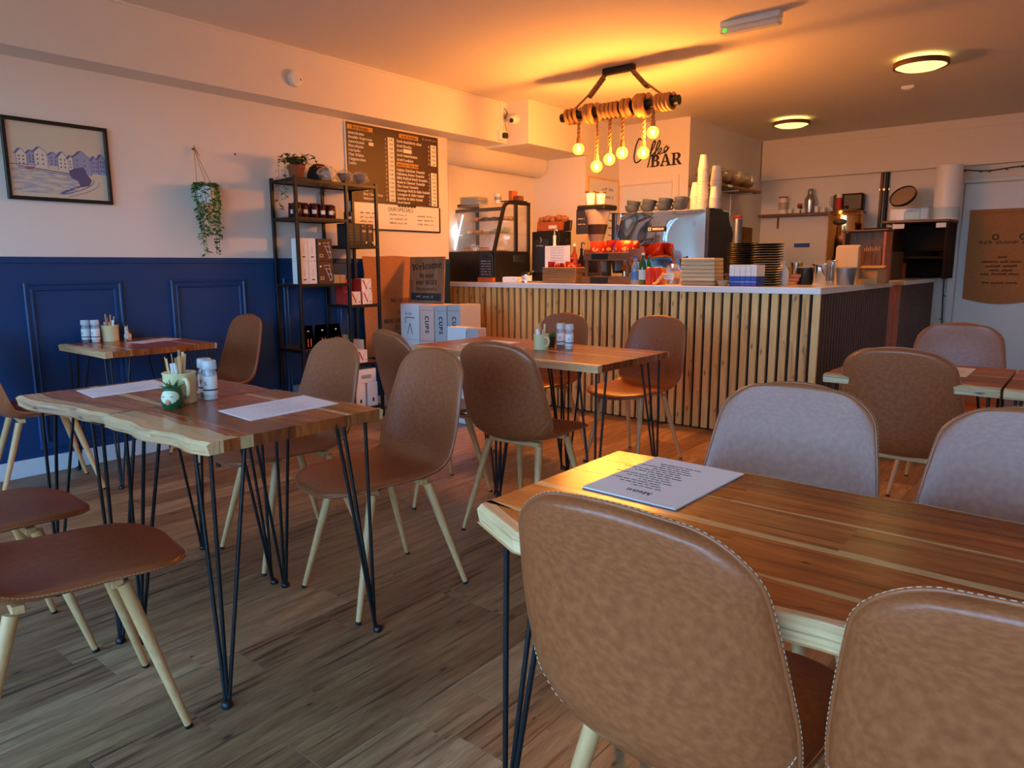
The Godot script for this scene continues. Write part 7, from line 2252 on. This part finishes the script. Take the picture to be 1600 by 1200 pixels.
	var pb := thing("storage_box", "clear plastic storage box with a green and blue pack inside", "storage box", Vector3(lerpf(xa, xb, 0.25), top_y, cz + 0.05))
	part(pb, "tub", span(Vector3(-0.19, 0, -0.13), Vector3(0.19, 0.14, 0.13), 0.01), glass("cloudy_plastic", c8(220, 224, 222), 0.18, 0.2))
	part(pb, "lid", span(Vector3(-0.2, 0.14, -0.14), Vector3(0.2, 0.152, 0.14), 0.004), glass("cloudy_plastic", c8(220, 224, 222), 0.18, 0.2))
	part(pb, "green_pack", span(Vector3(-0.05, 0.01, 0.05), Vector3(0.11, 0.10, 0.11), 0.01), mat("apple_green", c8(120, 150, 40), 0.5))
	part(pb, "blue_top", span(Vector3(-0.03, 0.10, 0.05), Vector3(0.11, 0.13, 0.11), 0.006), mats["pack_blue"])
	var sv := thing("round_sieve", "round flat sieve leaning on the storage box", "sieve", pb.position + Vector3(-0.11, 0.1535, 0.0), 20)
	sv.rotation_degrees = Vector3(52, 0, 14)
	sv.position += Vector3(0.02, 0.105, -0.02)
	part(sv, "hoop", lathed([Vector2(0.13, 0), Vector2(0.136, 0), Vector2(0.136, 0.03), Vector2(0.13, 0.03), Vector2(0.13, 0)], 28), mats["black_plastic"])
	part(sv, "mesh", lathed([Vector2(0, 0.012), Vector2(0.13, 0.012), Vector2(0.13, 0.015), Vector2(0, 0.015)], 28), mat("sieve_mesh", c8(166, 136, 108), 0.6))
	var bn := thing("white_roll", "tall white plastic roll standing on the dark cabinet", "roll", Vector3(lerpf(xa, xb, 0.86), top_y, cz + 0.02))
	part(bn, "roll", cyl(0.125, 2.235 - top_y, 30, 0.004), mats["white_gloss"])
	part(bn, "paper_band", lathed([Vector2(0.1252, 0.02), Vector2(0.127, 0.02), Vector2(0.127, 0.13), Vector2(0.1252, 0.13)], 30), mats["pale_label"])
	# little drawer unit on the return behind the cloth
	var dz := -8.48
	var du := thing("drawer_box", "small brown drawer box with three pale handles", "drawer box", Vector3(on_z(1390, 426, dz).x, CT + 0.001, dz))
	part(du, "box", span(Vector3(-0.13, 0, -0.12), Vector3(0.13, 0.16, 0.12), 0.004, 0, 0.5), mats["red_pine"])
	for i in 3:
		part(du, "handle", bx(Vector3(0.07, 0.008, 0.008), 0.002, Vector3(0.05, 0.035 + 0.045 * i, 0.124)), mats["cream_enamel"])
	var bt := thing("black_tray", "black tray with a steel bar lying on the brown drawer box", "tray", du.position + Vector3(0, 0.161, 0))
	part(bt, "tray", span(Vector3(-0.14, 0, -0.12), Vector3(0.14, 0.06, 0.12), 0.006), mats["black_plastic"])
	part(bt, "bar", tubed([Vector3(-0.13, 0.068, 0.11), Vector3(0.13, 0.068, 0.11)], 0.008), mats["steel"])
	# sack on the back door
	var wz := zb + 0.04
	var tl := on_z(1517, 330, wz)
	var sk := thing("coffee_sack", "brown printed coffee sack with round emblems hung on the back door", "sack", Vector3(tl.x + 0.33, 0.84, wz))
	var nz := noise(311, 2)
	var rows := []
	for i in 17:
		var line := []
		for j in 15:
			var u := j / 14.0
			var v := i / 16.0
			line.append(Vector3(-0.335 + 0.67 * u + 0.012 * (1.0 - v) * (0.5 - u), 0.93 * v - 0.05 * sin(PI * u) * (1.0 - v) + 0.0 * u, 0.012 + 0.012 * nz.get_noise_2d(u * 3.0, v * 2.5)))
		rows.append(line)
	var sb := MB.new()
	sb.grid(rows, Vector3(0, 0, 1), 2.0, 2.5)
	part(sk, "cloth", sb.done(), mats["sacking"])
	part(sk, "hem", span(Vector3(-0.335, 0.91, 0.008), Vector3(0.335, 0.945, 0.026), 0.004), mats["sacking"])
	for i in 2:
		part(sk, "round_emblem", lathed([Vector2(0.022, 0), Vector2(0.032, 0), Vector2(0.032, 0.003), Vector2(0.022, 0.003), Vector2(0.022, 0)], 18), mats["dark_ink"], Vector3(-0.08 + 0.24 * i, 0.655, 0.024), Vector3(90, 0, 0))
	for l in [[0.58, 0.44, 0.045], [0.43, 0.08, 0.03], [0.385, 0.36, 0.026], [0.34, 0.28, 0.026], [0.295, 0.2, 0.026], [0.255, 0.36, 0.026], [0.165, 0.32, 0.026]]:
		scribble(sk, l[1], l[2], mats["dark_ink"], Vector3(-l[1] * 0.5, l[0], 0.027), Vector3.ZERO, 740 + int(l[0] * 100), 0.004)
	# string of unlit fairy lights along the bulkhead and down the door frame
	var fl := thing("fairy_light_string", "dark string of unlit fairy lights round the back door frame", "string lights", Vector3(-1.36, 2.24, zb + 0.02))
	var path := smooth_path([Vector3(1.0, -0.01, 0.03), Vector3(0.55, -0.035, 0.03), Vector3(0.3, -0.055, 0.03), Vector3(0.08, -0.03, 0.03), Vector3(-0.0, -0.015, 0.03), Vector3(0.0, -0.4, 0.03), Vector3(0.012, -0.8, 0.03), Vector3(-0.006, -1.2, 0.03), Vector3(0.01, -1.7, 0.03), Vector3(0.0, -2.1, 0.03)], 6)
	part(fl, "cable", tubed(path, 0.0065, -1.0, 6), mats["black_plastic"])
	for i in range(2, path.size() - 2, 3):
		var d := Vector3(0.03 * (1 if i % 2 == 0 else -1), -0.02, 0.0)
		part(fl, "bulb_holder", tubed([path[i], path[i] + d], 0.006, 0.004, 6), mats["black_plastic"])
